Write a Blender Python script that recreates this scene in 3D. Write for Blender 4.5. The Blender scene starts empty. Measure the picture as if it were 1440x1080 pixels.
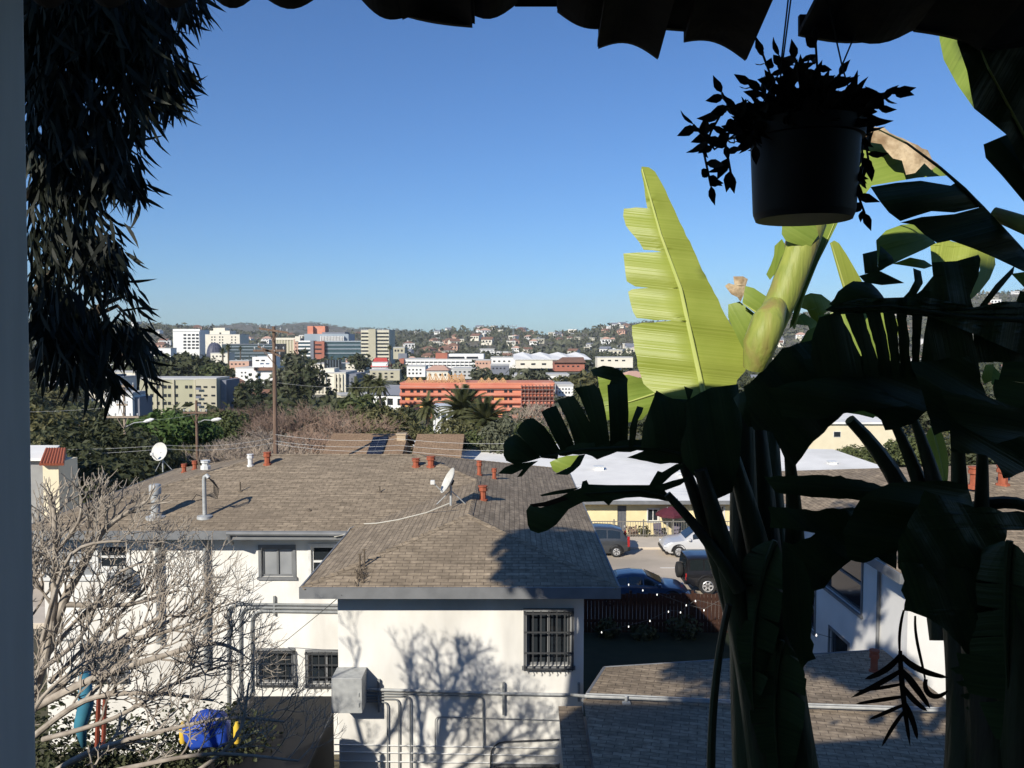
import bpy, math, random
from mathutils import Vector, Matrix
R = math.radians
# ------------------------------------------------------------------ camera
scene = bpy.context.scene
FPX = 1165.0                                   # focal length in photo pixels (1440 wide)
PITCH = math.atan(62 / FPX)
cp, sp = math.cos(PITCH), math.sin(PITCH)
cam = bpy.data.cameras.new('camera'); cam_o = bpy.data.objects.new('camera', cam)
scene.collection.objects.link(cam_o)
cam.sensor_width = 36; cam.lens = 36 * FPX / 1440
cam.clip_start = 0.05; cam.clip_end = 30000
cam_o.location = (0, 0, 0); cam_o.rotation_euler = (R(90) - PITCH, 0, 0)
scene.camera = cam_o
# ------------------------------------------------------------------ sky, sun, exposure
SUN = Vector((-.453, -.738, .50)).normalized()   # towards the sun: behind the camera, from the left
world = bpy.data.worlds.new('World'); scene.world = world; world.use_nodes = True
wt = world.node_tree; wt.nodes.clear()
sky = wt.nodes.new('ShaderNodeTexSky'); sky.sky_type = 'NISHITA'; sky.sun_disc = False
sky.sun_elevation = math.asin(SUN.z); sky.sun_rotation = math.atan2(SUN.x, SUN.y)
sky.air_density = 1.0; sky.dust_density = 0.3; sky.ozone_density = 2.0; sky.altitude = 100
bg = wt.nodes.new('ShaderNodeBackground'); bg.inputs[1].default_value = 0.074
wo = wt.nodes.new('ShaderNodeOutputWorld')
tint = wt.nodes.new('ShaderNodeMixRGB'); tint.blend_type = 'MULTIPLY'; tint.inputs[0].default_value = 1; tint.inputs[2].default_value = (.60, .95, 1.42, 1)   # white balance of the clear winter sky
wt.links.new(sky.outputs[0], tint.inputs[1]); wt.links.new(tint.outputs[0], bg.inputs[0]); wt.links.new(bg.outputs[0], wo.inputs[0])
sl = bpy.data.lights.new('sun', 'SUN'); sl.energy = 5.0; sl.angle = R(0.5); sl.color = (1, .935, .82)
so = bpy.data.objects.new('sun', sl); scene.collection.objects.link(so)
so.rotation_euler = SUN.to_track_quat('Z', 'Y').to_euler()
scene.view_settings.view_transform = 'Standard'; scene.view_settings.look = 'None'
scene.view_settings.exposure = 0.2; scene.view_settings.gamma = 1
# ------------------------------------------------------------------ geometry helpers
def ray(u, v):
    a = (u - 720) / FPX; b = (540 - v) / FPX
    return Vector((a, cp + b * sp, -sp + b * cp))
def P(u, v, D):
    r = ray(u, v); return r * (D / r.y)
def Zp(u, v, z):
    r = ray(u, v); return r * (z / r.z)
def PL(u, v, p, n):                               # along a pixel's ray to a plane
    r = ray(u, v); return r * (Vector(p).dot(n) / r.dot(n))
def lerp(a, b, t): return a + (b - a) * t
def interp(tab, x):
    if x <= tab[0][0]: return tab[0][1]
    for (x0, y0), (x1, y1) in zip(tab, tab[1:]):
        if x <= x1: return y0 + (y1 - y0) * (x - x0) / (x1 - x0)
    return tab[-1][1]
GZ = [(-40, -2.6), (2.6, -2.9), (5, -4.6), (9, -8.0), (12, -10.2), (24, -10.7), (31, -11.3), (36, -12.75), (53, -12.8),
      (60, -13.2), (80, -14.5), (150, -19), (250, -24.4), (450, -27), (1300, -27.5), (9000, -27.5)]
def gz(y): return interp(GZ, y)

class MB:
    def __init__(s): s.V = []; s.F = []; s.M = []; s.U = None
    def add(s, vs, fs, mi=0, uv=None):
        n = len(s.V); s.V += [tuple(v) for v in vs]
        s.F += [tuple(i + n for i in f) for f in fs]; s.M += [mi] * len(fs)
        if uv is not None:
            if s.U is None: s.U = {}
            for i, q in enumerate(uv): s.U[n + i] = q
    def quad(s, a, b, c, d, mi=0): s.add([a, b, c, d], [(0, 1, 2, 3)], mi)
    def poly(s, pts, mi=0): s.add(pts, [tuple(range(len(pts)))], mi)
    def hexa(s, p, mi=0):                          # 8 points: bottom 4 ccw, top 4 ccw
        s.add(p, [(3, 2, 1, 0), (4, 5, 6, 7), (0, 1, 5, 4), (1, 2, 6, 5), (2, 3, 7, 6), (3, 0, 4, 7)], mi)
    def box(s, x0, x1, y0, y1, z0, z1, mi=0):
        s.hexa([(x0, y0, z0), (x1, y0, z0), (x1, y1, z0), (x0, y1, z0), (x0, y0, z1), (x1, y0, z1), (x1, y1, z1), (x0, y1, z1)], mi)
    def obx(s, o, d, n, s0, s1, a0, a1, z0, z1, mi=0):   # box in a wall's frame: along d, outwards n (a>0 outside)
        q = lambda S, A, Z: (o[0] + d[0] * S + n[0] * A, o[1] + d[1] * S + n[1] * A, Z)
        s.hexa([q(s0, a1, z0), q(s1, a1, z0), q(s1, a0, z0), q(s0, a0, z0), q(s0, a1, z1), q(s1, a1, z1), q(s1, a0, z1), q(s0, a0, z1)], mi)
    def tube(s, pts, rad, n=8, cap=True, mi=0):
        pts = [Vector(p) for p in pts]; k = len(pts)
        if not hasattr(rad, '__len__'): rad = [rad] * k
        t = (pts[1] - pts[0]).normalized()
        a = t.orthogonal().normalized(); vs = []
        for i in range(k):
            t = (pts[min(i + 1, k - 1)] - pts[max(i - 1, 0)])
            if t.length < 1e-9: t = Vector((0, 0, 1))
            t.normalize(); a = (a - t * a.dot(t))
            a = a.normalized() if a.length > 1e-6 else t.orthogonal().normalized()
            b = t.cross(a)
            for j in range(n):
                w = 2 * math.pi * j / n
                vs.append(pts[i] + (a * math.cos(w) + b * math.sin(w)) * rad[i])
        fs = [(i * n + j, i * n + (j + 1) % n, (i + 1) * n + (j + 1) % n, (i + 1) * n + j) for i in range(k - 1) for j in range(n)]
        if cap: fs += [tuple(range(n - 1, -1, -1)), tuple((k - 1) * n + j for j in range(n))]
        s.add(vs, fs, mi)
    def lathe(s, prof, c=(0, 0, 0), n=16, mi=0, axis='z'):
        vs = []
        for r, h in prof:
            for j in range(n):
                w = 2 * math.pi * j / n; x, y = r * math.cos(w), r * math.sin(w)
                q = (x, y, h) if axis == 'z' else ((x, -h, y) if axis == 'y' else (h, x, y))
                vs.append((c[0] + q[0], c[1] + q[1], c[2] + q[2]))
        k = len(prof)
        s.add(vs, [(i * n + j, i * n + (j + 1) % n, (i + 1) * n + (j + 1) % n, (i + 1) * n + j) for i in range(k - 1) for j in range(n)], mi)
    def build(s, name, mats, parent=None, loc=None, smooth=False, bevel=0):
        off = Vector((0, 0, 0))
        if parent is not None:
            q = parent
            while q is not None: off += Vector(q.location); q = q.parent
        if loc is not None: off = Vector(loc) if parent is None else off + Vector(loc)
        me = bpy.data.meshes.new(name)
        me.from_pydata([(v[0] - off.x, v[1] - off.y, v[2] - off.z) for v in s.V], [], s.F)
        if not isinstance(mats, (list, tuple)): mats = [mats]
        for m in mats: me.materials.append(m)
        if len(mats) > 1: me.polygons.foreach_set('material_index', s.M)
        uvl = me.uv_layers.new(name='UVMap'); data = []
        V = s.V
        for f in s.F:
            if s.U is not None and f[0] in s.U:
                for i in f: data += s.U[i]
                continue
            a, b, c = V[f[0]], V[f[1]], V[f[2]]
            e1 = (b[0] - a[0], b[1] - a[1], b[2] - a[2]); e2 = (c[0] - a[0], c[1] - a[1], c[2] - a[2])
            n = Vector((e1[1] * e2[2] - e1[2] * e2[1], e1[2] * e2[0] - e1[0] * e2[2], e1[0] * e2[1] - e1[1] * e2[0]))
            if n.length > 1e-12: n.normalize()
            t = Vector((-n.y, n.x, 0))
            t = t.normalized() if t.length > 1e-3 else Vector((1, 0, 0))
            w = n.cross(t)
            for i in f:
                p = V[i]; data += (p[0] * t.x + p[1] * t.y + p[2] * t.z, p[0] * w.x + p[1] * w.y + p[2] * w.z)
        uvl.data.foreach_set('uv', data)
        if smooth:
            me.polygons.foreach_set('use_smooth', [True] * len(s.F))
            if smooth != 'all': me.set_sharp_from_angle(angle=R(40))
        me.update()
        o = bpy.data.objects.new(name, me); scene.collection.objects.link(o)
        if parent is not None: o.parent = parent
        if loc is not None: o.location = loc
        if bevel:
            b = o.modifiers.new('bevel', 'BEVEL'); b.width = bevel; b.segments = 2; b.limit_method = 'ANGLE'
        return o
def tag(o, label=None, cat=None, group=None, kind=None):
    if label: o['label'] = label
    if cat: o['category'] = cat
    if group: o['group'] = group
    if kind: o['kind'] = kind
    return o
def empty(name, loc, label=None, cat=None, group=None, rz=0):
    o = bpy.data.objects.new(name, None); scene.collection.objects.link(o)
    o.location = loc; o.rotation_euler = (0, 0, rz); o.empty_display_size = .2
    return tag(o, label, cat, group)
def copy_tree(o, parent=None):
    c = o.copy(); scene.collection.objects.link(c)
    if parent is not None: c.parent = parent
    for ch in list(o.children): copy_tree(ch, c)
    return c
# ------------------------------------------------------------------ materials
def mat(name, c1, c2=None, scale=4, rough=.8, bump=0, metal=0, spec=.3, detail=4, c3=None, scale3=.6, coord='Object', stretch=None, trans=0, emit=None, contrast=.5):
    m = bpy.data.materials.new(name); m.use_nodes = True; nt = m.node_tree
    b = nt.nodes['Principled BSDF']
    b.inputs['Roughness'].default_value = rough; b.inputs['Metallic'].default_value = metal
    b.inputs['Specular IOR Level'].default_value = spec
    b.inputs['Base Color'].default_value = (*c1, 1)
    col = None
    if c2 is not None:
        tc = nt.nodes.new('ShaderNodeTexCoord'); src = tc.outputs[coord]
        if stretch:
            mp = nt.nodes.new('ShaderNodeMapping'); mp.inputs['Scale'].default_value = stretch
            nt.links.new(src, mp.inputs[0]); src = mp.outputs[0]
        n = nt.nodes.new('ShaderNodeTexNoise'); n.inputs['Scale'].default_value = scale; n.inputs['Detail'].default_value = detail
        nt.links.new(src, n.inputs[0])
        r = nt.nodes.new('ShaderNodeValToRGB')
        r.color_ramp.elements[0].position = .5 - contrast / 2 + .05; r.color_ramp.elements[1].position = .5 + contrast / 2 - .05
        r.color_ramp.elements[0].color = (*c1, 1); r.color_ramp.elements[1].color = (*c2, 1)
        nt.links.new(n.outputs['Fac'], r.inputs[0]); col = r.outputs[0]
        if c3 is not None:
            n3 = nt.nodes.new('ShaderNodeTexNoise'); n3.inputs['Scale'].default_value = scale3; n3.inputs['Detail'].default_value = 5
            nt.links.new(src, n3.inputs[0])
            r3 = nt.nodes.new('ShaderNodeValToRGB'); r3.color_ramp.elements[0].position = .48; r3.color_ramp.elements[1].position = .68
            nt.links.new(n3.outputs['Fac'], r3.inputs[0])
            mx = nt.nodes.new('ShaderNodeMixRGB'); mx.inputs[2].default_value = (*c3, 1)
            nt.links.new(r3.outputs[0], mx.inputs[0]); nt.links.new(col, mx.inputs[1]); col = mx.outputs[0]
        nt.links.new(col, b.inputs['Base Color'])
        if bump:
            bp = nt.nodes.new('ShaderNodeBump'); bp.inputs['Strength'].default_value = bump; bp.inputs['Distance'].default_value = .02
            nt.links.new(n.outputs['Fac'], bp.inputs['Height']); nt.links.new(bp.outputs[0], b.inputs['Normal'])
    if trans:
        out = nt.nodes['Material Output']; tr = nt.nodes.new('ShaderNodeBsdfTranslucent'); mx = nt.nodes.new('ShaderNodeMixShader')
        tr.inputs[0].default_value = (c1[0], c1[1], c1[2], 1)
        if col is not None: nt.links.new(col, tr.inputs[0])
        mx.inputs[0].default_value = trans
        nt.links.new(b.outputs[0], mx.inputs[1]); nt.links.new(tr.outputs[0], mx.inputs[2]); nt.links.new(mx.outputs[0], out.inputs[0])
    if emit:
        b.inputs['Emission Color'].default_value = (*emit[:3], 1); b.inputs['Emission Strength'].default_value = emit[3]
    return m
def brickmat(name, c1, c2, mortar, bw, rh, ms=.012, rough=.9, bump=.5, stain=None, stscale=.5, offset=.5, speck=.35):
    m = bpy.data.materials.new(name); m.use_nodes = True; nt = m.node_tree; b = nt.nodes['Principled BSDF']
    b.inputs['Roughness'].default_value = rough; b.inputs['Specular IOR Level'].default_value = .15
    tc = nt.nodes.new('ShaderNodeTexCoord'); br = nt.nodes.new('ShaderNodeTexBrick')
    br.offset = offset; br.inputs['Scale'].default_value = 1; br.inputs['Brick Width'].default_value = bw; br.inputs['Row Height'].default_value = rh
    br.inputs['Mortar Size'].default_value = ms; br.inputs['Mortar Smooth'].default_value = .2
    br.inputs['Color1'].default_value = (*c1, 1); br.inputs['Color2'].default_value = (*c2, 1); br.inputs['Mortar'].default_value = (*mortar, 1)
    nt.links.new(tc.outputs['UV'], br.inputs[0]); col = br.outputs[0]
    n = nt.nodes.new('ShaderNodeTexNoise'); n.inputs['Scale'].default_value = 9; n.inputs['Detail'].default_value = 6
    nt.links.new(tc.outputs['Object'], n.inputs[0])
    mr = nt.nodes.new('ShaderNodeMapRange'); mr.inputs[1].default_value = .25; mr.inputs[2].default_value = .75; mr.inputs[3].default_value = 1 - speck; mr.inputs[4].default_value = 1 + speck
    nt.links.new(n.outputs['Fac'], mr.inputs[0])
    ml = nt.nodes.new('ShaderNodeMixRGB'); ml.blend_type = 'MULTIPLY'; ml.inputs[0].default_value = 1
    nt.links.new(col, ml.inputs[1]); nt.links.new(mr.outputs[0], ml.inputs[2]); col = ml.outputs[0]
    mp = nt.nodes.new('ShaderNodeMapping'); mp.inputs['Scale'].default_value = (1.1, 7, 1); nt.links.new(tc.outputs['UV'], mp.inputs[0])
    n4 = nt.nodes.new('ShaderNodeTexNoise'); n4.inputs['Scale'].default_value = 1; n4.inputs['Detail'].default_value = 5; nt.links.new(mp.outputs[0], n4.inputs[0])
    m4 = nt.nodes.new('ShaderNodeMapRange'); m4.inputs[1].default_value = .3; m4.inputs[2].default_value = .7; m4.inputs[3].default_value = .74; m4.inputs[4].default_value = 1.24; nt.links.new(n4.outputs['Fac'], m4.inputs[0])
    x4 = nt.nodes.new('ShaderNodeMixRGB'); x4.blend_type = 'MULTIPLY'; x4.inputs[0].default_value = 1; nt.links.new(col, x4.inputs[1]); nt.links.new(m4.outputs[0], x4.inputs[2]); col = x4.outputs[0]
    if stain:
        n2 = nt.nodes.new('ShaderNodeTexNoise'); n2.inputs['Scale'].default_value = stscale; n2.inputs['Detail'].default_value = 6; n2.inputs['Roughness'].default_value = .65
        nt.links.new(tc.outputs['Object'], n2.inputs[0])
        r = nt.nodes.new('ShaderNodeValToRGB'); r.color_ramp.elements[0].position = .45; r.color_ramp.elements[1].position = .7
        nt.links.new(n2.outputs['Fac'], r.inputs[0])
        mx = nt.nodes.new('ShaderNodeMixRGB'); mx.inputs[2].default_value = (*stain, 1)
        sc = nt.nodes.new('ShaderNodeMath'); sc.operation = 'MULTIPLY'; sc.inputs[1].default_value = .6
        nt.links.new(r.outputs[0], sc.inputs[0]); nt.links.new(sc.outputs[0], mx.inputs[0]); nt.links.new(col, mx.inputs[1]); col = mx.outputs[0]
    nt.links.new(col, b.inputs['Base Color'])
    bp = nt.nodes.new('ShaderNodeBump'); bp.inputs['Strength'].default_value = bump; bp.inputs['Distance'].default_value = .015; bp.invert = True
    nt.links.new(br.outputs['Fac'], bp.inputs['Height']); nt.links.new(bp.outputs[0], b.inputs['Normal'])
    return m
def leafmat(name, c1, c2, stripe=60, rough=.42, trans=.22, spec=.4, brown=None):
    m = bpy.data.materials.new(name); m.use_nodes = True; nt = m.node_tree; b = nt.nodes['Principled BSDF']
    b.inputs['Roughness'].default_value = rough; b.inputs['Specular IOR Level'].default_value = spec
    tc = nt.nodes.new('ShaderNodeTexCoord'); sx = nt.nodes.new('ShaderNodeSeparateXYZ'); nt.links.new(tc.outputs['UV'], sx.inputs[0])
    n = nt.nodes.new('ShaderNodeTexNoise'); n.noise_dimensions = '1D'; n.inputs['Scale'].default_value = stripe; n.inputs['Detail'].default_value = 3
    nt.links.new(sx.outputs[0], n.inputs['W'])
    n2 = nt.nodes.new('ShaderNodeTexNoise'); n2.inputs['Scale'].default_value = 7; n2.inputs['Detail'].default_value = 4
    nt.links.new(tc.outputs['Object'], n2.inputs[0])
    av = nt.nodes.new('ShaderNodeMath'); av.operation = 'ADD'; nt.links.new(n.outputs['Fac'], av.inputs[0]); nt.links.new(n2.outputs['Fac'], av.inputs[1])
    hf = nt.nodes.new('ShaderNodeMath'); hf.operation = 'MULTIPLY'; hf.inputs[1].default_value = .5; nt.links.new(av.outputs[0], hf.inputs[0])
    r = nt.nodes.new('ShaderNodeValToRGB'); r.color_ramp.elements[0].position = .33; r.color_ramp.elements[1].position = .67
    r.color_ramp.elements[0].color = (*c1, 1); r.color_ramp.elements[1].color = (*c2, 1)
    nt.links.new(hf.outputs[0], r.inputs[0]); col = r.outputs[0]
    if brown:
        n3 = nt.nodes.new('ShaderNodeTexNoise'); n3.inputs['Scale'].default_value = 5; n3.inputs['Detail'].default_value = 6
        nt.links.new(tc.outputs['Object'], n3.inputs[0])
        r3 = nt.nodes.new('ShaderNodeValToRGB'); r3.color_ramp.elements[0].position = .60; r3.color_ramp.elements[1].position = .68
        nt.links.new(n3.outputs['Fac'], r3.inputs[0])
        mx = nt.nodes.new('ShaderNodeMixRGB'); mx.inputs[2].default_value = (*brown, 1)
        nt.links.new(r3.outputs[0], mx.inputs[0]); nt.links.new(col, mx.inputs[1]); col = mx.outputs[0]
    nt.links.new(col, b.inputs['Base Color'])
    bp = nt.nodes.new('ShaderNodeBump'); bp.inputs['Strength'].default_value = .25; bp.inputs['Distance'].default_value = .01
    nt.links.new(n.outputs['Fac'], bp.inputs['Height']); nt.links.new(bp.outputs[0], b.inputs['Normal'])
    out = nt.nodes['Material Output']; tr = nt.nodes.new('ShaderNodeBsdfTranslucent'); mx = nt.nodes.new('ShaderNodeMixShader')
    nt.links.new(col, tr.inputs[0]); mx.inputs[0].default_value = trans
    nt.links.new(b.outputs[0], mx.inputs[1]); nt.links.new(tr.outputs[0], mx.inputs[2]); nt.links.new(mx.outputs[0], out.inputs[0])
    return m
def glassmat(name, c=(.02, .025, .03), rough=.06, spec=.6):
    m = mat(name, c, rough=rough, spec=spec); return m
M = {}
M['stucco'] = mat('white stucco', (.80, .785, .74), (.70, .68, .63), 1.6, .9, .3, c3=(.55, .53, .49), scale3=.6, stretch=(1.4, 1.4, .5), detail=9)
M['stucco_r'] = mat('white stucco side', (.78, .77, .74), (.70, .69, .66), 1.4, .9, .15)
M['shingle'] = brickmat('brown shingles', (.32, .255, .18), (.245, .195, .138), (.125, .098, .072), .27, .118, .007, stain=(.17, .135, .098), stscale=.45, speck=.3)  # joint colour doubles as painted shadow under each shingle course
M['shingle2'] = brickmat('tan shingles', (.33, .26, .18), (.25, .195, .135), (.13, .10, .075), .27, .118, .007, stain=(.16, .13, .10))
M['fascia'] = mat('grey painted board', (.20, .205, .21), (.15, .155, .16), 3, .6)
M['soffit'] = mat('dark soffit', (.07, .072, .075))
M['greymetal'] = mat('grey painted pipe', (.27, .28, .28), (.20, .21, .21), 6, .5, spec=.4)
M['galv'] = mat('galvanised metal', (.46, .47, .46), (.33, .34, .34), 9, .55, metal=.15)
M['whitemetal'] = mat('white metal', (.72, .72, .70), (.6, .6, .58), 8, .4)
M['darkmetal'] = mat('dark iron', (.05, .052, .055), rough=.5)
M['glass'] = glassmat('window glass')
M['blind'] = mat('drawn blind', (.30, .31, .32), (.22, .23, .24), 2, .5, spec=.5)
M['terracotta'] = mat('red clay vent', (.36, .105, .055), (.27, .075, .04), 9, .85)
M['redtile'] = brickmat('red roof tiles', (.34, .10, .06), (.25, .075, .045), (.07, .025, .02), .2, .35, .02)
M['dish'] = mat('dish paint', (.62, .61, .56), (.52, .51, .47), 7, .5)
M['cable'] = mat('pale cable', (.5, .48, .42))
M['black'] = mat('black plastic', (.012, .012, .013), rough=.5)
M['asphalt'] = mat('sunworn asphalt', (.52, .44, .35), (.45, .385, .305), .7, .95, .1, c3=(.37, .32, .255), scale3=.22)
M['concrete'] = mat('pale concrete', (.60, .52, .42), (.50, .44, .36), 1.1, .9)
M['paint'] = mat('road paint', (.75, .73, .68), (.6, .57, .5), 6, .8)
M['earth'] = mat('earth and dry grass', (.085, .078, .045), (.14, .12, .085), .5, .95, c3=(.05, .06, .028), scale3=.25)
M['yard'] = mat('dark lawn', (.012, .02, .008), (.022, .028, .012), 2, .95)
M['plain'] = mat('city ground', (.11, .11, .07), (.06, .075, .04), .03, .95, c3=(.17, .16, .13), scale3=.035)
M['yellow'] = mat('cream yellow stucco', (.78, .67, .40), (.70, .59, .34), 1.5, .9)
M['whiteroof'] = mat('white membrane roof', (.82, .80, .75), (.74, .72, .68), .8, .8, c3=(.66, .645, .60), scale3=.25)
M['bark'] = mat('bark', (.09, .07, .05), (.15, .12, .09), 8, .95, .4)
M['palebark'] = mat('pale grey bark', (.42, .37, .31), (.22, .185, .15), 9, .85, .3)
M['pole'] = mat('weathered pole', (.12, .075, .05), (.20, .135, .10), 3, .9, stretch=(4, 4, .4))
M['polepale'] = mat('pale pole', (.36, .29, .22), (.27, .21, .16), 3, .9, stretch=(4, 4, .4))
M['wire'] = mat('wire', (.10, .10, .10)); M['wirepale'] = mat('pale wire', (.45, .45, .44))
def folmat(name, a, b, t=.18): return mat(name, a, b, 1.3, .6, trans=t, spec=.25, detail=3)
M['f_dark'] = folmat('dark foliage', (.036, .044, .019), (.082, .088, .04))
M['f_olive'] = folmat('olive foliage', (.085, .085, .035), (.15, .14, .06))
M['f_mid'] = folmat('green foliage', (.06, .078, .027), (.125, .14, .052))
M['f_bright'] = folmat('bright green foliage', (.05, .085, .022), (.09, .145, .035))
M['f_grey'] = folmat('grey green foliage', (.085, .09, .055), (.14, .145, .09))
M['f_cyp'] = folmat('cypress foliage', (.02, .035, .015), (.04, .055, .022))
M['f_palm'] = folmat('palm fronds', (.05, .06, .022), (.13, .13, .055))
M['twig'] = mat('bare twigs', (.30, .205, .15), (.22, .155, .115), 2, .9)
M['twiggrey'] = mat('grey twigs', (.32, .26, .205), (.24, .195, .155), 2, .9)
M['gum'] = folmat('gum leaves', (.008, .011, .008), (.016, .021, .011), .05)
M['strelitzia'] = leafmat('shaded broad leaf', (.03, .055, .018), (.055, .09, .028), trans=.06, stripe=55)  # dark copy of the leaf green, shade put into the colour
M['lit'] = leafmat('sunlit pale leaf', (.275, .335, .052), (.35, .40, .078), trans=.2, stripe=90)  # sunlight put into the tone of these blades
M['litgreen'] = leafmat('sunlit green leaf', (.18, .26, .042), (.27, .35, .068), trans=.2)  # brighter copy of the leaf green, painted on sunlit blades and lobes
M['rib'] = mat('leaf midrib', (.46, .50, .16), (.38, .44, .12), 8, .45)
M['ribdark'] = mat('dark midrib', (.035, .05, .018), rough=.5)
M['stalk'] = mat('leaf stalk', (.03, .042, .016), (.06, .065, .028), 9, .55, .5, c3=(.045, .035, .02), scale3=3, stretch=(3, 3, .5))
M['roll'] = mat('rolled leaf', (.30, .33, .075), (.20, .245, .05), 16, .5, .35, c3=(.25, .20, .07), scale3=6, detail=7, stretch=(2.2, 2.2, .35))
M['dry'] = mat('dried brown leaf', (.55, .44, .29), (.30, .21, .12), 22, .85, .8, detail=7, c3=(.20, .13, .07), scale3=11)
M['dead'] = mat('dead dark leaf', (.03, .018, .010), (.05, .03, .016), 9, .9)
M['pot'] = mat('dark plastic pot', (.010, .012, .014), rough=.55)
M['potleaf'] = mat('small dark leaves', (.016, .016, .012), (.028, .02, .018), 20, .6, spec=.2)
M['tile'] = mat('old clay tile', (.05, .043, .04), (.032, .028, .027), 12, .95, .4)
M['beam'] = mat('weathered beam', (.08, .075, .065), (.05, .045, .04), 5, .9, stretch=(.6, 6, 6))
M['post'] = mat('pale painted post', (.55, .57, .58), (.46, .48, .49), 3, .6, stretch=(6, 6, .8))
# ================================================================== THE SETTING
rng = random.Random(7)
def ridge_v(u):
    return interp([(-900, 440), (-200, 452), (200, 458), (300, 466), (430, 476), (545, 470), (600, 470), (650, 467), (700, 463), (720, 466), (770, 473), (800, 470),
                   (850, 463), (900, 458), (1000, 455), (1100, 448), (1200, 440), (1290, 432), (1360, 420), (1440, 413), (1700, 405), (2400, 430)], u)
def far_v(u):
    return interp([(-900, 452), (100, 456), (200, 456), (250, 460), (300, 459), (340, 456), (385, 459), (430, 453), (470, 459), (500, 463), (560, 464), (620, 474), (700, 485), (3000, 490)], u)
def hnoise(a, D):
    return (math.sin(a * 31 + D * .004) + .6 * math.sin(a * 67 + 1.3 + D * .009) + .4 * math.sin(a * 140 + D * .017 + 2.1)) / 2
def hill_z(a, D):                                   # a = x / D
    u = 720 + a * FPX
    zr = -(ridge_v(u) - 478) / FPX * 2500
    zf = -(far_v(u) - 478) / FPX * 5200
    t = min(max((D - 1250) / 1250, 0), 1); t = t * t * (3 - 2 * t)
    z = lerp(-27.6, zr, t) + hnoise(a, D) * 7 * t * (1 - t) * 4
    if D > 2500: z = zr - (D - 2500) * .02
    if D > 3200:
        t2 = min((D - 3200) / 2000, 1); t2 = t2 * t2 * (3 - 2 * t2)
        zz = lerp(zr - 14, zf, t2) + hnoise(a * 1.7, D * .6) * 14 * t2 * (1 - t2) * 4
        z = zz
    if D > 5200: z = zf - (D - 5200) * .08
    return z
def fan(name, rows, cols, fz, m, label, spread=1.25, off=25):
    b = MB(); n = cols + 1
    for D in rows:
        for i in range(n):
            a = -spread + 2 * spread * i / cols
            x = a * (D + off); b.V.append((x, D, fz(x, D)))
    for j in range(len(rows) - 1):
        for i in range(cols):
            b.F.append((j * n + i, j * n + i + 1, (j + 1) * n + i + 1, (j + 1) * n + i)); b.M.append(0)
    o = b.build(name, m, smooth='all'); tag(o, label, name, kind='structure'); return o
nearrows = [-38, -20, -6, 0, 2.6, 4, 5, 7, 9, 11, 13, 18, 24, 28, 31, 33, 36, 40, 48, 53, 60, 70, 80]
fan('ground', nearrows, 60, lambda x, y: gz(y) + .12 * math.sin(x * .9 + y) * (1 if y < 30 else 0), M['earth'], 'earthy sloping ground of the yards below the porch', 2.2)
fan('plain', [79.5, 90, 110, 150, 200, 250, 320, 450, 700, 1000, 1300], 60, lambda x, y: gz(y) - .03, M['plain'], 'flat city ground running out to the hills')
M['hill'] = mat('hill scrub', (.11, .10, .07), (.17, .15, .11), .012, .95, c3=(.04, .05, .025), scale3=.006)
hrows = [1250 + 60 * i for i in range(22)] + [2600, 2800, 3200, 3500, 3900, 4300, 4700, 5000, 5200, 5600, 6500]
fan('hills', hrows, 260, lambda x, y: hill_z(x / y, y), M['hill'], 'wooded hills along the skyline', 1.25, 0)
# street and pavements
b = MB(); b.quad((-90, 38.2, -12.6), (130, 38.2, -12.6), (130, 49.3, -12.6), (-90, 49.3, -12.6))
tag(b.build('road', M['asphalt']), 'pale sunlit street of worn asphalt', 'road', kind='structure')
b = MB(); b.box(-90, 130, 49.3, 52.2, -12.9, -12.47); b.box(-90, 130, 35.9, 38.2, -12.9, -12.47)
tag(b.build('pavement', M['concrete'], bevel=.02), 'concrete pavement and kerb along the street', 'pavement', kind='structure')
b = MB()
for i in range(-4, 8): b.box(i * 7.0 + 1.2, i * 7.0 + 3.3, 45.2, 45.33, -12.6, -12.594)
tag(b.build('lane_marking', M['paint']), 'white lane dashes on the street', 'road marking', kind='structure')
b = MB(); b.quad((1.8, 23.5, -9.55), (14, 23.5, -9.55), (14, 35.5, -11.9), (1.8, 35.5, -11.9))
for i in range(len(b.V)): b.V[i] = (b.V[i][0], b.V[i][1], gz(b.V[i][1]) + .15)
b2 = MB(); ys = [23.5, 26, 28, 30, 31, 33, 35.5]
for y0, y1 in zip(ys, ys[1:]): b2.quad((1.8, y0, gz(y0) + .14), (14, y0, gz(y0) + .14), (14, y1, gz(y1) + .14), (1.8, y1, gz(y1) + .14))
tag(b2.build('lawn', M['yard']), 'shaded lawn between the white house and the fence', 'lawn', kind='structure')

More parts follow.
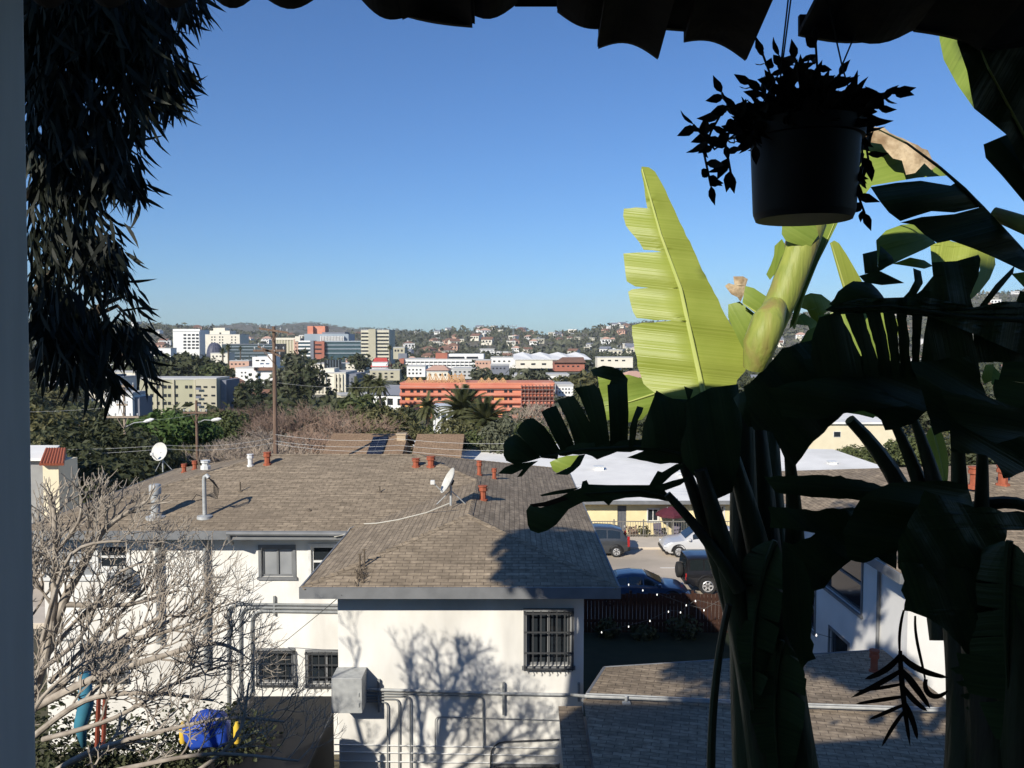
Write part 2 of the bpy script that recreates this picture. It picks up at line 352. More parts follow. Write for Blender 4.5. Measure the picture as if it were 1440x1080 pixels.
# ================================================================== WALLS AND WINDOWS
def wall(b, p0, p1, z0, z1, holes=(), depth=.12, mi=0):
    p0 = Vector((p0[0], p0[1], 0)); p1 = Vector((p1[0], p1[1], 0)); d = p1 - p0; L = d.length; d.normalize(); n = Vector((d.y, -d.x, 0))
    ss = sorted({0, L, *[h[0] for h in holes], *[h[1] for h in holes]}); zs = sorted({z0, z1, *[h[2] for h in holes], *[h[3] for h in holes]})
    q = lambda s, z, a=0: tuple(p0 + d * s - n * a + Vector((0, 0, z)))
    for i in range(len(ss) - 1):
        for j in range(len(zs) - 1):
            cs, cz = (ss[i] + ss[i + 1]) / 2, (zs[j] + zs[j + 1]) / 2
            if any(h[0] < cs < h[1] and h[2] < cz < h[3] for h in holes): continue
            b.quad(q(ss[i], zs[j]), q(ss[i + 1], zs[j]), q(ss[i + 1], zs[j + 1]), q(ss[i], zs[j + 1]), mi)
    for s0, s1, a, c in holes:
        b.quad(q(s0, a), q(s0, c), q(s0, c, depth), q(s0, a, depth), mi); b.quad(q(s1, c), q(s1, a), q(s1, a, depth), q(s1, c, depth), mi)
        b.quad(q(s0, c), q(s1, c), q(s1, c, depth), q(s0, c, depth), mi); b.quad(q(s1, a), q(s0, a), q(s0, a, depth), q(s1, a, depth), mi)
        b.quad(q(s0, a, depth + .25), q(s1, a, depth + .25), q(s1, c, depth + .25), q(s0, c, depth + .25), mi)
def window(parent, p0, p1, h, style='slider', fm=None, pm=None, grille=False, depth=.12, name='window', fw=.05, trim=.07):
    p0 = Vector((p0[0], p0[1], 0)); p1 = Vector((p1[0], p1[1], 0)); d = (p1 - p0).normalized(); n = Vector((d.y, -d.x, 0))
    s0, s1, z0, z1 = h; fm = fm or M['fascia']; pm = pm or M['glass']
    f = MB(); B = lambda a, c, o0, o1, e, g: f.obx(p0, d, n, a, c, o0, o1, e, g)
    if trim:                                        # casing outside the opening
        B(s0 - trim, s0 - .002, -.004, .03, z0 - trim, z1 + trim); B(s1 + .002, s1 + trim, -.004, .03, z0 - trim, z1 + trim)
        B(s0 - .001, s1 + .001, -.004, .03, z1 + .002, z1 + trim); B(s0 - trim * 1.4, s1 + trim * 1.4, -.004, .06, z0 - trim, z0 - .002)
    i0, i1 = -depth + .02, -depth + .08
    B(s0 + .002, s0 + fw, i0, i1, z0 + .002, z1 - .002); B(s1 - fw, s1 - .002, i0, i1, z0 + .002, z1 - .002)
    B(s0 + fw + .001, s1 - fw - .001, i0, i1, z0 + .002, z0 + fw); B(s0 + fw + .001, s1 - fw - .001, i0, i1, z1 - fw, z1 - .002)
    if style == 'slider': B((s0 + s1) / 2 - fw / 2, (s0 + s1) / 2 + fw / 2, i0, i1 + .01, z0 + fw + .001, z1 - fw - .001)
    if style == 'hung': B(s0 + fw + .001, s1 - fw - .001, i0, i1 + .01, (z0 + z1) / 2 - fw / 2, (z0 + z1) / 2 + fw / 2)
    w = f.build(name, fm, parent)
    g = MB(); g.obx(p0, d, n, s0 + fw * .5, s1 - fw * .5, i0 + .015, i0 + .03, z0 + fw * .5, z1 - fw * .5); g.build('pane', pm, w)
    if grille:
        g = MB(); k = max(3, int((s1 - s0) / .14)); a0, a1 = .10, .125
        for i in range(k + 1):
            s = lerp(s0 - .04, s1 + .04, i / k); g.obx(p0, d, n, s - .011, s + .011, a0, a1, z0 - .06, z1 + .05)
        for z in (z0 - .02, lerp(z0, z1, .28), lerp(z0, z1, .66), z1): g.obx(p0, d, n, s0 - .06, s1 + .06, a1 + .001, a1 + .02, z - .014, z + .014)
        for s in (s0 - .05, s1 + .05):
            for z in (z0, z1): g.obx(p0, d, n, s - .015, s + .015, .032, a0 - .001, z - .02, z + .02)
        for i in range(k):                          # curled foot under every bar
            s = lerp(s0 - .04, s1 + .04, (i + .5) / k); c = p0 + d * s + n * .14
            g.tube([(c.x, c.y, z0 - .02), (c.x + n.x * .05, c.y + n.y * .05, z0 - .06), (c.x + n.x * .02, c.y + n.y * .02, z0 - .10)], .009, 5)
        g.build('grille', M['darkmetal'], w)
    return w

# ================================================================== WHITE HOUSE
EZ = -4.64; SL = .25
XL, XW, XR = -12.1, -3.95, 2.0; YF, YM, YB = 15.3, 19.9, 29.5
HD = (YB - YM) / 2; ZR = EZ + SL * HD; YR = YM + HD
WX = (XW + XR) / 2; WH = (XR - XW) / 2; ZW = EZ + SL * WH; YP = YF + WH; YJ = YM + WH
rl, rr_ = (XL + HD, YR, ZR), (XR - HD, YR, ZR); pk = (WX, YP, ZW); jn = (WX, YJ, ZW)
house = empty('white_house', (-3, 22, -10), 'two storey white stucco house with brown shingle hip roof and projecting wing', 'house')
b = MB()
fz = lambda x, y: (x, y, EZ)
b.poly([fz(XL, YM), fz(XW, YM), jn, rr_, rl]); b.poly([fz(XW, YM), fz(XW, YF), pk, jn]); b.poly([fz(XW, YF), fz(XR, YF), pk])
b.poly([fz(XR, YF), fz(XR, YB), rr_, jn, pk]); b.poly([fz(XR, YB), fz(XL, YB), rl, rr_]); b.poly([fz(XL, YB), fz(XL, YM), rl])
roof = b.build('roof', M['shingle'], house)
# ridge and hip caps
b = MB()
for a, c in ((rl, rr_), (pk, jn), (fz(XW, YF), pk), (fz(XR, YF), pk), (jn, rr_), (rl, fz(XL, YM)), (rl, fz(XL, YB)), (rr_, fz(XR, YB))):
    a, c = Vector(a), Vector(c); k = int((c - a).length / .22)
    for i in range(k):
        q0 = a.lerp(c, i / k); q1 = a.lerp(c, (i + 1.1) / k)
        t = (q1 - q0).normalized(); s = t.cross(Vector((0, 0, 1))).normalized() * .10; up = Vector((0, 0, .022))
        dn = Vector((0, 0, -.012))
        b.add([q0 + s + dn, q0 + up * 1.3, q0 - s + dn, q1 + s + dn, q1 + up * .8, q1 - s + dn], [(0, 1, 4, 3), (1, 2, 5, 4), (2, 1, 0)])
b.build('ridge_cap', M['shingle'], roof)
b = MB(); T = .035
def fas(a, c, out):                                 # fascia board on the outer side of an eave line
    a, c = Vector(a), Vector(c); d = (c - a); L = d.length; d.normalize()
    b.obx(a, d, Vector(out), 0, L, .0, T, EZ - .20, EZ + .012)
fas((XL, YM, 0), (XW - T - .001, YM, 0), (0, -1, 0)); fas((XW, YF, 0), (XR, YF, 0), (0, -1, 0)); fas((XW, YM - .001, 0), (XW, YF - T, 0), (-1, 0, 0))
fas((XR, YF - T, 0), (XR, YB, 0), (1, 0, 0)); fas((XL, YB, 0), (XL, YM - T, 0), (-1, 0, 0))
b.build('fascia', M['fascia'], roof)
b = MB()
for poly in ([(XL, YM), (XL, YB), (XR, YB), (XR, YM)], [(XW, YF), (XW, YM), (XR, YM), (XR, YF)]):
    b.poly([(x, y, EZ - .16) for x, y in poly])
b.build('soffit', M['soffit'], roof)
# gutter along the main eave, open channel with end
b = MB(); b.tube([(-6.9, YM - .09, EZ - .03), (XW - .05, YM - .09, EZ - .045)], .055, 8); b.tube([(-6.85, YM - .09, EZ - .05), (-6.85, YM - .02, EZ - .25), (-6.9, YM + .3, EZ - .38)], .045, 8)
b.build('gutter', M['fascia'], roof, smooth=True)
WA, WB_, WC, WD = (-11.5, 20.5), (-3.40, 20.5), (-3.40, 15.9), (1.40, 15.9)
def hole(u0, u1, v0, v1, p0, D):                    # pixel rectangle on a wall facing the camera
    a = P(u0, v1, D); c = P(u1, v0, D); return (a.x - p0[0], c.x - p0[0], a.z, c.z)
mh = [hole(62, 131, 767, 812, WA, 20.5), hole(139, 179, 767, 800, WA, 20.5), hole(368, 412, 770, 811, WA, 20.5), hole(438, 486, 768, 812, WA, 20.5), hole(365, 411, 915, 960, WA, 20.5), hole(434, 484, 917, 962, WA, 20.5), hole(120, 175, 905, 955, WA, 20.5)]
wh = [hole(741, 802, 860, 936, WC, 15.9), hole(700, 782, 1078, 1150, WC, 15.9)]
b = MB(); zb, zt = -11.2, EZ - .165
wall(b, WA, WB_, zb, zt, mh); wall(b, WB_, WC, zb, zt); wall(b, WC, WD, zb, zt, wh)
rh = [(2.5, 3.6, -7.2, -6.0), (7, 8.2, -7.2, -6.0)]
wall(b, WD, (1.40, 28.9), zb, zt, rh); wall(b, (1.40, 28.9), (-11.5, 28.9), zb, zt); wall(b, (-11.5, 28.9), WA, zb, zt)
b.build('wall', M['stucco'], house)
for i, h in enumerate(mh):
    window(house, WA, WB_, h, ['hung', 'hung', 'slider', 'hung', 'slider', 'slider', 'slider'][i], M['fascia'] if i not in (0, 1, 3) else M['whitemetal'], M['blind'] if i in (2, 0) else M['glass'], i >= 4)
for i, h in enumerate(wh): window(house, WC, WD, h, 'slider', M['fascia'], M['glass'], True)
for h in rh: window(house, WD, (1.40, 28.9), h, 'slider')
# tall vertical pipes, bent conduits and wall piping
def pipes(lines, r, name, m, parent=house, n=8):
    b = MB()
    for pts in lines: b.tube(pts, r, n)
    return b.build(name, m, parent, smooth=True)
def W(u, v, D, off=.05): return P(u, v, D - off)
def bend(pts, rad=.12, k=4):                        # rounds the corners of a polyline
    pts = [Vector(p) for p in pts]; out = [pts[0]]
    for a, c, e in zip(pts, pts[1:], pts[2:]):
        d0 = (a - c); d1 = (e - c); r = min(rad, d0.length * .45, d1.length * .45); q0 = c + d0.normalized() * r; q1 = c + d1.normalized() * r
        for i in range(k + 1):
            t = i / k; out.append(q0.lerp(c, t).lerp(c.lerp(q1, t), t))
    return out + [pts[-1]]
pipes([[W(222, 757, 20.5, .1), W(224, 905, 20.5, .1)]], .075, 'downpipe', M['greymetal'])
pipes([[W(289, 757, 20.5, .1), W(290, 940, 20.5, .1)]], .062, 'downpipe', M['greymetal'])
for u, v in ((321, 849), (338, 854), (354, 859)):
    pipes([bend([W(u, 1000, 20.5), W(u, v, 20.5), W(490, v + 2, 20.5)], .3)], .032, 'conduit', M['greymetal'])
for u, v0, v1, D in ((386, 838, 865, 20.5), (533, 955, 1000, 15.9), (708, 959, 1004, 15.9), (814, 960, 985, 15.9)):
    a, c = W(u, v0, D, .02), W(u, v1, D, .02); b = MB(); b.box(a.x - .022, a.x + .022, D - .075, D - .003, c.z, a.z); b.build('pipe_bracket', M['greymetal'], house)
for u, v in ((545, 987), (561, 983), (577, 979)):
    pipes([bend([W(508, v, 15.9), W(u, v, 15.9), W(u, 1120, 15.9)], .12)], .015, 'conduit', M['greymetal'])
pipes([bend([W(508, 974, 15.9), W(679, 979, 15.9), W(680, 1052, 15.9)], .12)], .015, 'conduit', M['greymetal'])
pipes([bend([W(612, 1055, 15.9), W(612, 1008, 15.9), W(786, 1013, 15.9)], .1)], .010, 'conduit', M['greymetal'])
for v0, v1 in ((1047, 1052), (1057, 1063), (1070, 1074)):
    pipes([[W(470, v0, 15.9), W(786, v1, 15.9)]], .012, 'conduit', M['whitemetal'])
pipes([bend([W(690, 1100, 15.9), W(690, 1044, 15.9), W(786, 1040, 15.9)], .3)], .016, 'conduit', M['darkmetal'])
for u0, u1, v in ((298, 313, 811), (298, 310, 881), (64, 118, 900)):
    pipes([[W(u0, v, 20.5, .03), W(u1, v, 20.5, .03)]], .022, 'pipe_stub', M['greymetal'])
M['patch'] = mat('patched stucco', (.66, .64, .60), (.60, .58, .54), 5, .95)
b = MB(); jb = P(466, 1003, 15.3)
b.box(P(466, 980, 15.35).x, P(509, 980, 15.35).x, 15.35, 15.9 - .004, P(480, 1003, 15.35).z, P(480, 954, 15.35).z)
for z in (.12, .32): b.box(P(509, 980, 15.35).x - .08, P(509, 980, 15.35).x - .05, 15.335, 15.347, P(480, 1003, 15.35).z + z, P(480, 1003, 15.35).z + z + .08)
tag(b.build('junction_box', M['galv'], loc=P(487, 1003, 15.6), bevel=.01), 'grey metal junction box on the lit wing wall with pipes leaving its side', 'electrical box')
# window air conditioner
ac = empty('air_conditioner', P(160, 828, 20.2), 'white window air conditioner under the raised sash of the left window', 'air conditioner')
a0, a1 = P(148, 826, 20.1), P(174, 803, 20.1)
b = MB(); b.box(a0.x, a1.x, 20.1, 20.46, a0.z, a1.z); b.build('casing', M['whitemetal'], ac, bevel=.015)
b = MB()
for i in range(9):
    z = lerp(a0.z + .05, a1.z - .05, i / 8); b.box(a0.x + .05, a1.x - .05, 20.085, 20.098, z - .012, z + .012)
b.build('grille', M['fascia'], ac)

# ------------------------------------------------------------------ things on the roof
nF = Vector((0, -SL, 1)).normalized(); nR = Vector((SL, 0, 1)).normalized(); nL = Vector((-SL, 0, 1)).normalized()
def onF(u, v): return PL(u, v, (0, YM, EZ), nF)
def onWF(u, v): return PL(u, v, (0, YF, EZ), nF)
def onR(u, v): return PL(u, v, (XR, 0, EZ), nR)
def onLf(u, v): return PL(u, v, (XL, 0, EZ), nL)
# galvanised flue
p = onF(219, 727); fl = empty('flue_pipe', p, 'short galvanised flue with a cap on the roof near the left eave', 'flue')
b = MB(); b.lathe([(.24, -.06), (.24, .02), (.125, .04), (.11, .10), (.11, .30), (.12, .31), (.12, .34), (.11, .35), (.11, .58)], p, 14); b.build('stack', M['galv'], fl, smooth=True)
b = MB(); b.lathe([(.0, .58), (.145, .585), (.145, .80), (.12, .83), (0, .84)], p, 14); b.build('cap', M['galv'], fl, smooth=True)
# service mast with weather head
p = onF(288, 727); ms = empty('service_mast', p, 'grey electrical service mast with curved weather head and looped wires', 'mast')
b = MB(); b.tube([p + Vector(q) for q in ((0, 0, -.1), (0, 0, .92), (.02, -.01, 1.02), (.08, -.03, 1.06), (.14, -.05, 1.0))], .052, 10); b.lathe([(.2, -.04), (.19, .03), (.06, .06)], p, 12); b.build('pipe', M['galv'], ms, smooth=True)
b = MB()
for k in range(5):
    b.tube([p + Vector((.13, -.05, 1.0)), p + Vector((.26 + .03 * k, -.03, .92 - .05 * k)), p + Vector((.24 + .02 * k, 0, .62 - .04 * k)), p + Vector((.05, .02, .55))], .010, 5)
b.tube([p + Vector((0, 0, .5)), p + Vector((-.22, .05, .56)), p + Vector((-.34, .05, .40))], .010, 5); b.tube([p + Vector((0, 0, .45)), p + Vector((-.2, 0, .42))], .012, 5)
b.build('wire_loop', M['black'], ms, smooth=True)
b = MB(); a, c = p + Vector((.0, -.05, .5)), onF(300, 742); b.tube([(-9.9, 16, -5.6), p + Vector((-.05, -.05, .45))], .008, 5)
# clay vents
def vent(p, h, r, label, sq=False, m='terracotta'):
    v = empty('roof_vent', p, label, 'roof vent', 'red clay roof vents' if m == 'terracotta' else None)
    b = MB(); b.lathe([(r * 1.5, -.08), (r * 1.45, .02), (r, .03), (r, h * .62)], p, 8 if not sq else 4); b.build('flue', M[m], v)
    b = MB(); n = 8 if not sq else 4
    b.lathe([(r, h * .62), (r * 1.38, h * .64), (r * 1.38, h * .80), (r * 1.15, h * .82), (r * 1.15, h * .90), (r * 1.4, h * .92), (r * 1.4, h), (0, h * 1.02)], p, n); b.build('cowl', M[m], v)
    return v
vent(onF(376, 653), .36, .085, 'red clay vent on the roof ridge beside the white capped one')
vent(onF(352, 655), .34, .07, 'white painted vent on the roof ridge left of a red one', m='whitemetal')
vent(onF(585, 656), .24, .085, 'shorter red clay vent of the pair near the right end of the ridge')
vent(onF(606, 656), .30, .095, 'taller red clay vent of the pair near the right end of the ridge')
vent(onR(674, 668), .42, .06, 'slim red clay vent on the right slope beyond the dish')
vent(onR(695, 673), .30, .055, 'rusty low vent on the right slope nearest the dark leaf', m='terracotta')
vent(onR(679, 703), .36, .085, 'stout red clay vent on the wing ridge just right of the dish')
vent(onLf(259, 664), .27, .07, 'red clay vent at the left end of the roof by the left dish')
vent(onLf(274, 660), .28, .07, 'red clay vent right of another at the left end of the roof')
pv = onF(289, 656); vent(pv, .18, .10, 'squat white vent at the left hip of the roof', m='whitemetal')
for (u, v, h, lab) in ((338, 691, .26, 'thin pipe stub with a long shadow in the middle left of the roof'), (534, 692, .16, 'thin pipe stub in the middle right of the roof'), (435, 718, .05, 'dark low pipe stub near the main eave')):
    p = onF(u, v); b = MB(); b.tube([p - Vector((0, 0, .05)), p + Vector((0, 0, h))], .02, 7); b.lathe([(.07, -.02), (.06, .015), (.02, .03)], p, 8)
    tag(b.build('pipe_stub', M['bark'], loc=p), lab, 'vent pipe', 'pipe stubs on the shingle roof')
p = onWF(509, 797); q = empty('twin_pipe_stub', p, 'pair of thin rusty pipes standing on the wing roof', 'vent pipe')
for dx in (-.04, .05):
    b = MB(); b.tube([p + Vector((dx, 0, -.05)), p + Vector((dx, 0, .30 + dx))], .018, 7); b.tube([p + Vector((dx - .04, 0, .29 + dx)), p + Vector((dx + .04, 0, .29 + dx))], .015, 6); b.build('pipe', M['bark'], q)
b = MB(); r5 = random.Random(5)
for i in range(60):
    c = onWF(507 + r5.gauss(0, 4), 812 + r5.gauss(0, 5)); b.tube([c, c + Vector((r5.gauss(0, .05), r5.gauss(0, .03), .06 + r5.random() * .06))], .006, 3)
tag(b.build('weed_tuft', M['bark'], loc=onWF(507, 815)), 'dry weed tuft on the wing roof below the twin pipes', 'weed')
def dish(foot, label, r, face, mastpts, lnb=True):
    d = empty('satellite_dish', foot, label, 'satellite dish', 'satellite dishes on the white house')
    top = foot + Vector(mastpts[-1]); f = Vector(face).normalized(); a = f.orthogonal().normalized(); c = f.cross(a)
    b = MB(); n = 24; rings = 6; vs = []
    for side in (0, 1):
        for i in range(rings + 1):
            rr = r * i / rings; h = .28 * rr * rr / r - side * .012 + (.0 if i < rings else 0)
            for j in range(n):
                w = 2 * math.pi * j / n; vs.append(top + f * h + (a * math.cos(w) * rr * .92 + c * math.sin(w) * rr * 1.06))
    fs = []
    for side in (0, 1):
        o = side * (rings + 1) * n
        for i in range(rings):
            for j in range(n):
                q = (o + i * n + j, o + i * n + (j + 1) % n, o + (i + 1) * n + (j + 1) % n, o + (i + 1) * n + j); fs.append(q if side == 0 else q[::-1])
    for j in range(n): fs.append((rings * n + j, rings * n + (j + 1) % n, (rings + 1) * n + rings * n + (j + 1) % n, (rings + 1) * n + rings * n + j))
    b.add(vs, fs); b.build('reflector', M['dish'], d, smooth=True)
    b = MB(); b.tube([foot + Vector(m) for m in mastpts], .028, 8); b.build('mast', M['galv'], d, smooth=True)
    b = MB()
    for w in (.35, -.35): b.tube([foot + Vector(mastpts[0]) + Vector((w, .15, 0)), foot + Vector(mastpts[-1]) * .6], .014, 6)
    if r > .29: b.build('brace', M['galv'], d, smooth=True)
    b = MB(); dn = Vector((0, 0, -1)); dn = (dn - f * dn.dot(f)).normalized()
    e = top + f * (r * 1.15) + dn * r * .55; b.tube([top + dn * r * .9 + f * .05, e], .014, 6); b.build('feed_arm', M['galv'], d)
    b = MB(); b.box(e.x - .05, e.x + .05, e.y - .045, e.y + .045, e.z - .045, e.z + .055); b.build('receiver', M['whitemetal'], d, bevel=.01)
    b = MB(); z0 = top - f * .06; b.tube([top - f * .015, z0], .07, 8); b.build('back_bracket', M['black'], d)
    return d
dish(onWF(635, 709) if False else PL(634, 708, (WX, 0, ZW), Vector((0, 0, 1))), 'satellite dish on the wing ridge with a pale cable running from it', .34, (-.84, -.22, .42), [(0, 0, -.05), (0, 0, .28), (.0, 0, .52)])
dish(onLf(229, 660), 'satellite dish on a braced mast at the far left corner of the roof', .37, (-.30, -.85, .40), [(0, 0, -.1), (.0, 0, .40), (-.06, 0, .66)])
b = MB(); cpts = [onWF(632, 709), PL(600, 722, (XW, 0, EZ), nL), PL(560, 732, (XW, 0, EZ), nL), PL(530, 737, (XW, 0, EZ), nL), PL(508, 738, (XW, 0, EZ), nL), onF(492, 744), P(487, 752, 19.75), P(470, 756, 19.8)]
b.tube([c + Vector((0, 0, .02)) for c in cpts], .014, 5)
tag(b.build('dish_cable', M['cable'], loc=cpts[0], smooth=True), 'pale cable running down the roof valley from the dish', 'cable')
b = MB(); c0, c1 = P(462, 842, 15.2), P(432, 868, 18.5)
b.tube([P(480, 822, 15.25) + Vector((0, 0, -.2)), P(455, 858, 17), P(395, 907, 20.3)], .008, 5); b.tube([P(395, 907, 20.3), P(360, 930, 18)], .008, 5)
tag(b.build('service_drop_cable', M['wire'], loc=P(395, 907, 20.3)), 'thin dark cable slung from the wing eave to the barred window', 'cable')

# ================================================================== DARK SHED, YARD CLUTTER (left, below)
sh = empty('dark_shed', P(420, 1079, 14.5), 'low dark shed with flat felt roof and a pale edge trim under the barred windows', 'shed')
zt = P(440, 990, 17.0).z
b = MB(); x1 = P(466, 990, 17.0).x
b.box(x1 - 1.9, x1, 13.6, 17.2, zt - 3, zt - .10); b.build('wall', M['black'], sh)
b = MB(); b.box(x1 - 2.05, x1 + .1, 13.4, 17.4, zt - .098, zt); b.build('roof', M['black'], sh, bevel=.02)
b = MB(); b.box(x1 + .101, x1 + .125, 13.4, 17.4, zt - .06, zt + .02); b.build('edge_trim', M['soffit'], sh)
def sack(name, c, s, m, label, cat, seed):
    r = random.Random(seed); b = MB(); n, k = 14, 9
    vs = []
    for i in range(k + 1):
        th = math.pi * i / k
        for j in range(n):
            w = 2 * math.pi * j / n; q = 1 + .12 * math.sin(3 * w + seed) * math.sin(th) + .08 * math.sin(5 * th + w * 2)
            e = lambda x: math.copysign(abs(x) ** .6, x)
            vs.append((c[0] + s[0] * e(math.sin(th) * math.cos(w)) * q, c[1] + s[1] * e(math.sin(th) * math.sin(w)) * q, c[2] + s[2] * e(math.cos(th)) * q))
    b.add(vs, [(i * n + j, (i + 1) * n + j, (i + 1) * n + (j + 1) % n, i * n + (j + 1) % n) for i in range(k) for j in range(n)])
    return tag(b.build(name, m, loc=c, smooth='all'), label, cat)
M['bluetarp'] = mat('blue tarpaulin', (.03, .09, .50), (.02, .06, .34), 3, .4, .4); M['teal'] = mat('teal cloth', (.05, .22, .30), (.03, .14, .22), 3, .8)
M['yellowp'] = mat('yellow plastic', (.70, .46, .05)); M['redp'] = mat('red painted wood', (.26, .06, .035), (.18, .05, .03), 5)
c = P(294, 1026, 13.0); sack('tarpaulin_bundle', c, (.33, .25, .26), M['bluetarp'], 'blue tarpaulin bundle behind the bare branches', 'tarpaulin', 3)
for i, u in enumerate((257, 333)):
    c = P(u, 1024, 12.9); b = MB(); b.lathe([(0, -.24), (.045, -.24), (.055, -.2), (.055, .02), (.03, .07), (.025, .10), (0, .10)], c, 12)
    tag(b.build('jerrycan', M['yellowp'], loc=c - Vector((0, 0, .24)), smooth=True), ['yellow can at the left end of the blue tarpaulin', 'yellow can at the right end of the blue tarpaulin'][i], 'can', 'yellow cans by the tarpaulin')
b = MB()
pts = [P(119, 945, 12.8), P(121, 990, 12.7), P(113, 1020, 12.7), P(118, 1050, 12.7)]; b.tube(pts, [.09, .12, .10, .04], 10)
tag(b.build('hanging_cloth', M['teal'], loc=pts[-1], smooth='all'), 'teal cloth hanging behind the bare branches', 'cloth')
for i, u in enumerate((139, 148)):
    b = MB(); a, c = P(u, 978, 12.6), P(u - 3, 1052, 12.6); b.tube([a, c], .035, 6)
    tag(b.build('red_stake', M['redp'], loc=c), ['red wooden stake beside the teal cloth', 'red wooden stake right of the other stake, away from the cloth'][i], 'stake', 'red stakes')

# ================================================================== GARAGE (right, below)
ga = empty('garage', (4, 14, -9), 'low garage with brown shingle roof crossed by a long pipe', 'garage')
b = MB(); rz = lambda x, y: -6.26 - .05 * (y - 14.4) - .012 * (x - 1.5)
gp = [Zp(820, 985, -6.26), Zp(850, 940, -6.36), Vector((7.75, 17.0, -6.5)), Vector((7.5, 10.5, -6.2)), Vector((1.15, 10.5, -6.07))]
b.poly([(q.x, q.y, rz(q.x, q.y)) for q in gp][::-1])
q0, q1 = Zp(820, 985, -6.26), Zp(785, 985, -6.26)
b.poly([(q1.x, q1.y, -6.36), (q0.x - .02, q0.y, -6.36), (1.13, 10.5, -6.2), (.72, 10.5, -6.2)][::-1])
gr = b.build('roof', M['shingle2'], ga)
b = MB(); b.box(.95, 7.3, 10.9, q0.y - .1, -11, -6.5); b.build('wall', M['stucco_r'], ga)
b = MB(); L = [Vector((q.x, q.y, rz(q.x, q.y))) for q in gp]
for a, c in ((L[0], L[1]), (L[1], L[2])):
    for i in range(10):
        q, w = a.lerp(c, i / 10), a.lerp(c, (i + .98) / 10); b.tube([q - Vector((0, 0, .02)), w - Vector((0, 0, .02))], .035, 6)
b.build('roof_edge', M['fascia'], gr)
pa = [P(508, 969, 15.84), P(700, 975, 15.84), P(803, 977, 15.82)]
pb = [Zp(824, 979, -6.15), Zp(880, 981, -6.16), Zp(1000, 987, -6.2), Zp(1130, 993, -6.2), Zp(1345, 1000, -6.2)]
b = MB(); b.tube(pa + pb, .030, 10); b.tube([q + Vector((0, -.03, .055)) for q in pb], .014, 8)
tag(b.build('long_pipe', M['galv'], loc=pa[-1], smooth=True), 'long pale pipe running from the wing wall across the garage roof', 'pipe')
c = pb[1] + Vector((0, -.06, -.06)); b = MB(); b.box(c.x - .07, c.x + .07, c.y - .06, c.y + .03, c.z - .18, c.z + .02); b.tube([c + Vector((0, 0, .02)), c + Vector((0, .0, .12))], .03, 6)
tag(b.build('pipe_box', M['galv'], loc=c, bevel=.01), 'small grey box hanging under the long pipe over the garage roof', 'electrical box')
c = PL(1229, 944, (1.5, 14.4, -6.26), Vector((.012, .05, 1)).normalized()); vent(c, .42, .07, 'red clay vent on the shaded far edge of the garage roof')

# ================================================================== RIGHT-HAND HOUSE
rh_ = empty('side_house', (11, 22, -10), 'white house at the right edge with brown roof and a shaded side wall', 'house')
XS = 8.4; RE = -4.75; rx0, rx1, ry0, ry1 = 7.9, 20.0, 16.6, 29.5
b = MB(); hy = (ry1 - ry0) / 2; rzg = RE + .2 * hy; a_, c_ = (rx0 + hy, ry0 + hy, rzg), (rx1 - hy * .3, ry0 + hy, rzg)
b.poly([(rx0, ry0, RE), (rx1, ry0, RE), c_, a_]); b.poly([(rx1, ry0, RE), (rx1, ry1, RE), c_]); b.poly([(rx1, ry1, RE), (rx0, ry1, RE), a_, c_]); b.poly([(rx0, ry1, RE), (rx0, ry0, RE), a_])
rr2 = b.build('roof', M['shingle2'], rh_)
b = MB(); b.box(rx0, rx1, ry0 - .04, ry0 - .001, RE - .2, RE + .01); b.box(rx0 - .04, rx0 - .001, ry0 - .04, ry1, RE - .2, RE + .01); b.build('fascia', M['fascia'], rr2)
b = MB(); b.poly([(rx0, ry0, RE - .17), (rx0, ry1, RE - .17), (rx1, ry1, RE - .17), (rx1, ry0, RE - .17)]); b.build('soffit', M['soffit'], rr2)
b = MB(); A, B_, C = (XS, 28.9), (XS, 17.3), (19.4, 17.3)
sw = [(2.2, 2.9, -6.8, -5.6), (5.2, 6.3, -8.1, -6.9), (7.0, 9.3, -6.6, -5.2), (7.4, 8.6, -9.0, -7.6), (9.9, 10.9, -8.7, -7.7)]
wall(b, A, B_, -10.4, RE - .18, sw); wall(b, B_, C, -10.4, RE - .18, [(1.6, 2.6, -7.6, -6.2), (5, 6.4, -7.6, -6.2)]); wall(b, C, (19.4, 28.9), -10.4, RE - .18); wall(b, (19.4, 28.9), A, -10.4, RE - .18)
b.build('wall', M['stucco_r'], rh_)
for h in sw: window(rh_, A, B_, h, 'hung', M['fascia'])
for h in ((1.6, 2.6, -7.6, -6.2), (5, 6.4, -7.6, -6.2)): window(rh_, B_, C, h, 'slider', M['whitemetal'], grille=True)
pipes([[(XS - .05, 23.6, -5), (XS - .05, 23.6, -10)], [(XS - .05, 18.6, -5), (XS - .05, 18.6, -10)]], .04, 'downpipe', M['fascia'], rh_)
nS = Vector((0, -.2, 1)).normalized(); onS = lambda u, v: PL(u, v, (0, ry0, RE), nS)
vent(onS(1371, 683), .5, .13, 'red clay vent on the right-hand house roof, nearer the leaf stems'); vent(onS(1410, 681), .5, .12, 'red clay vent on the right-hand house roof, nearer the photo edge')
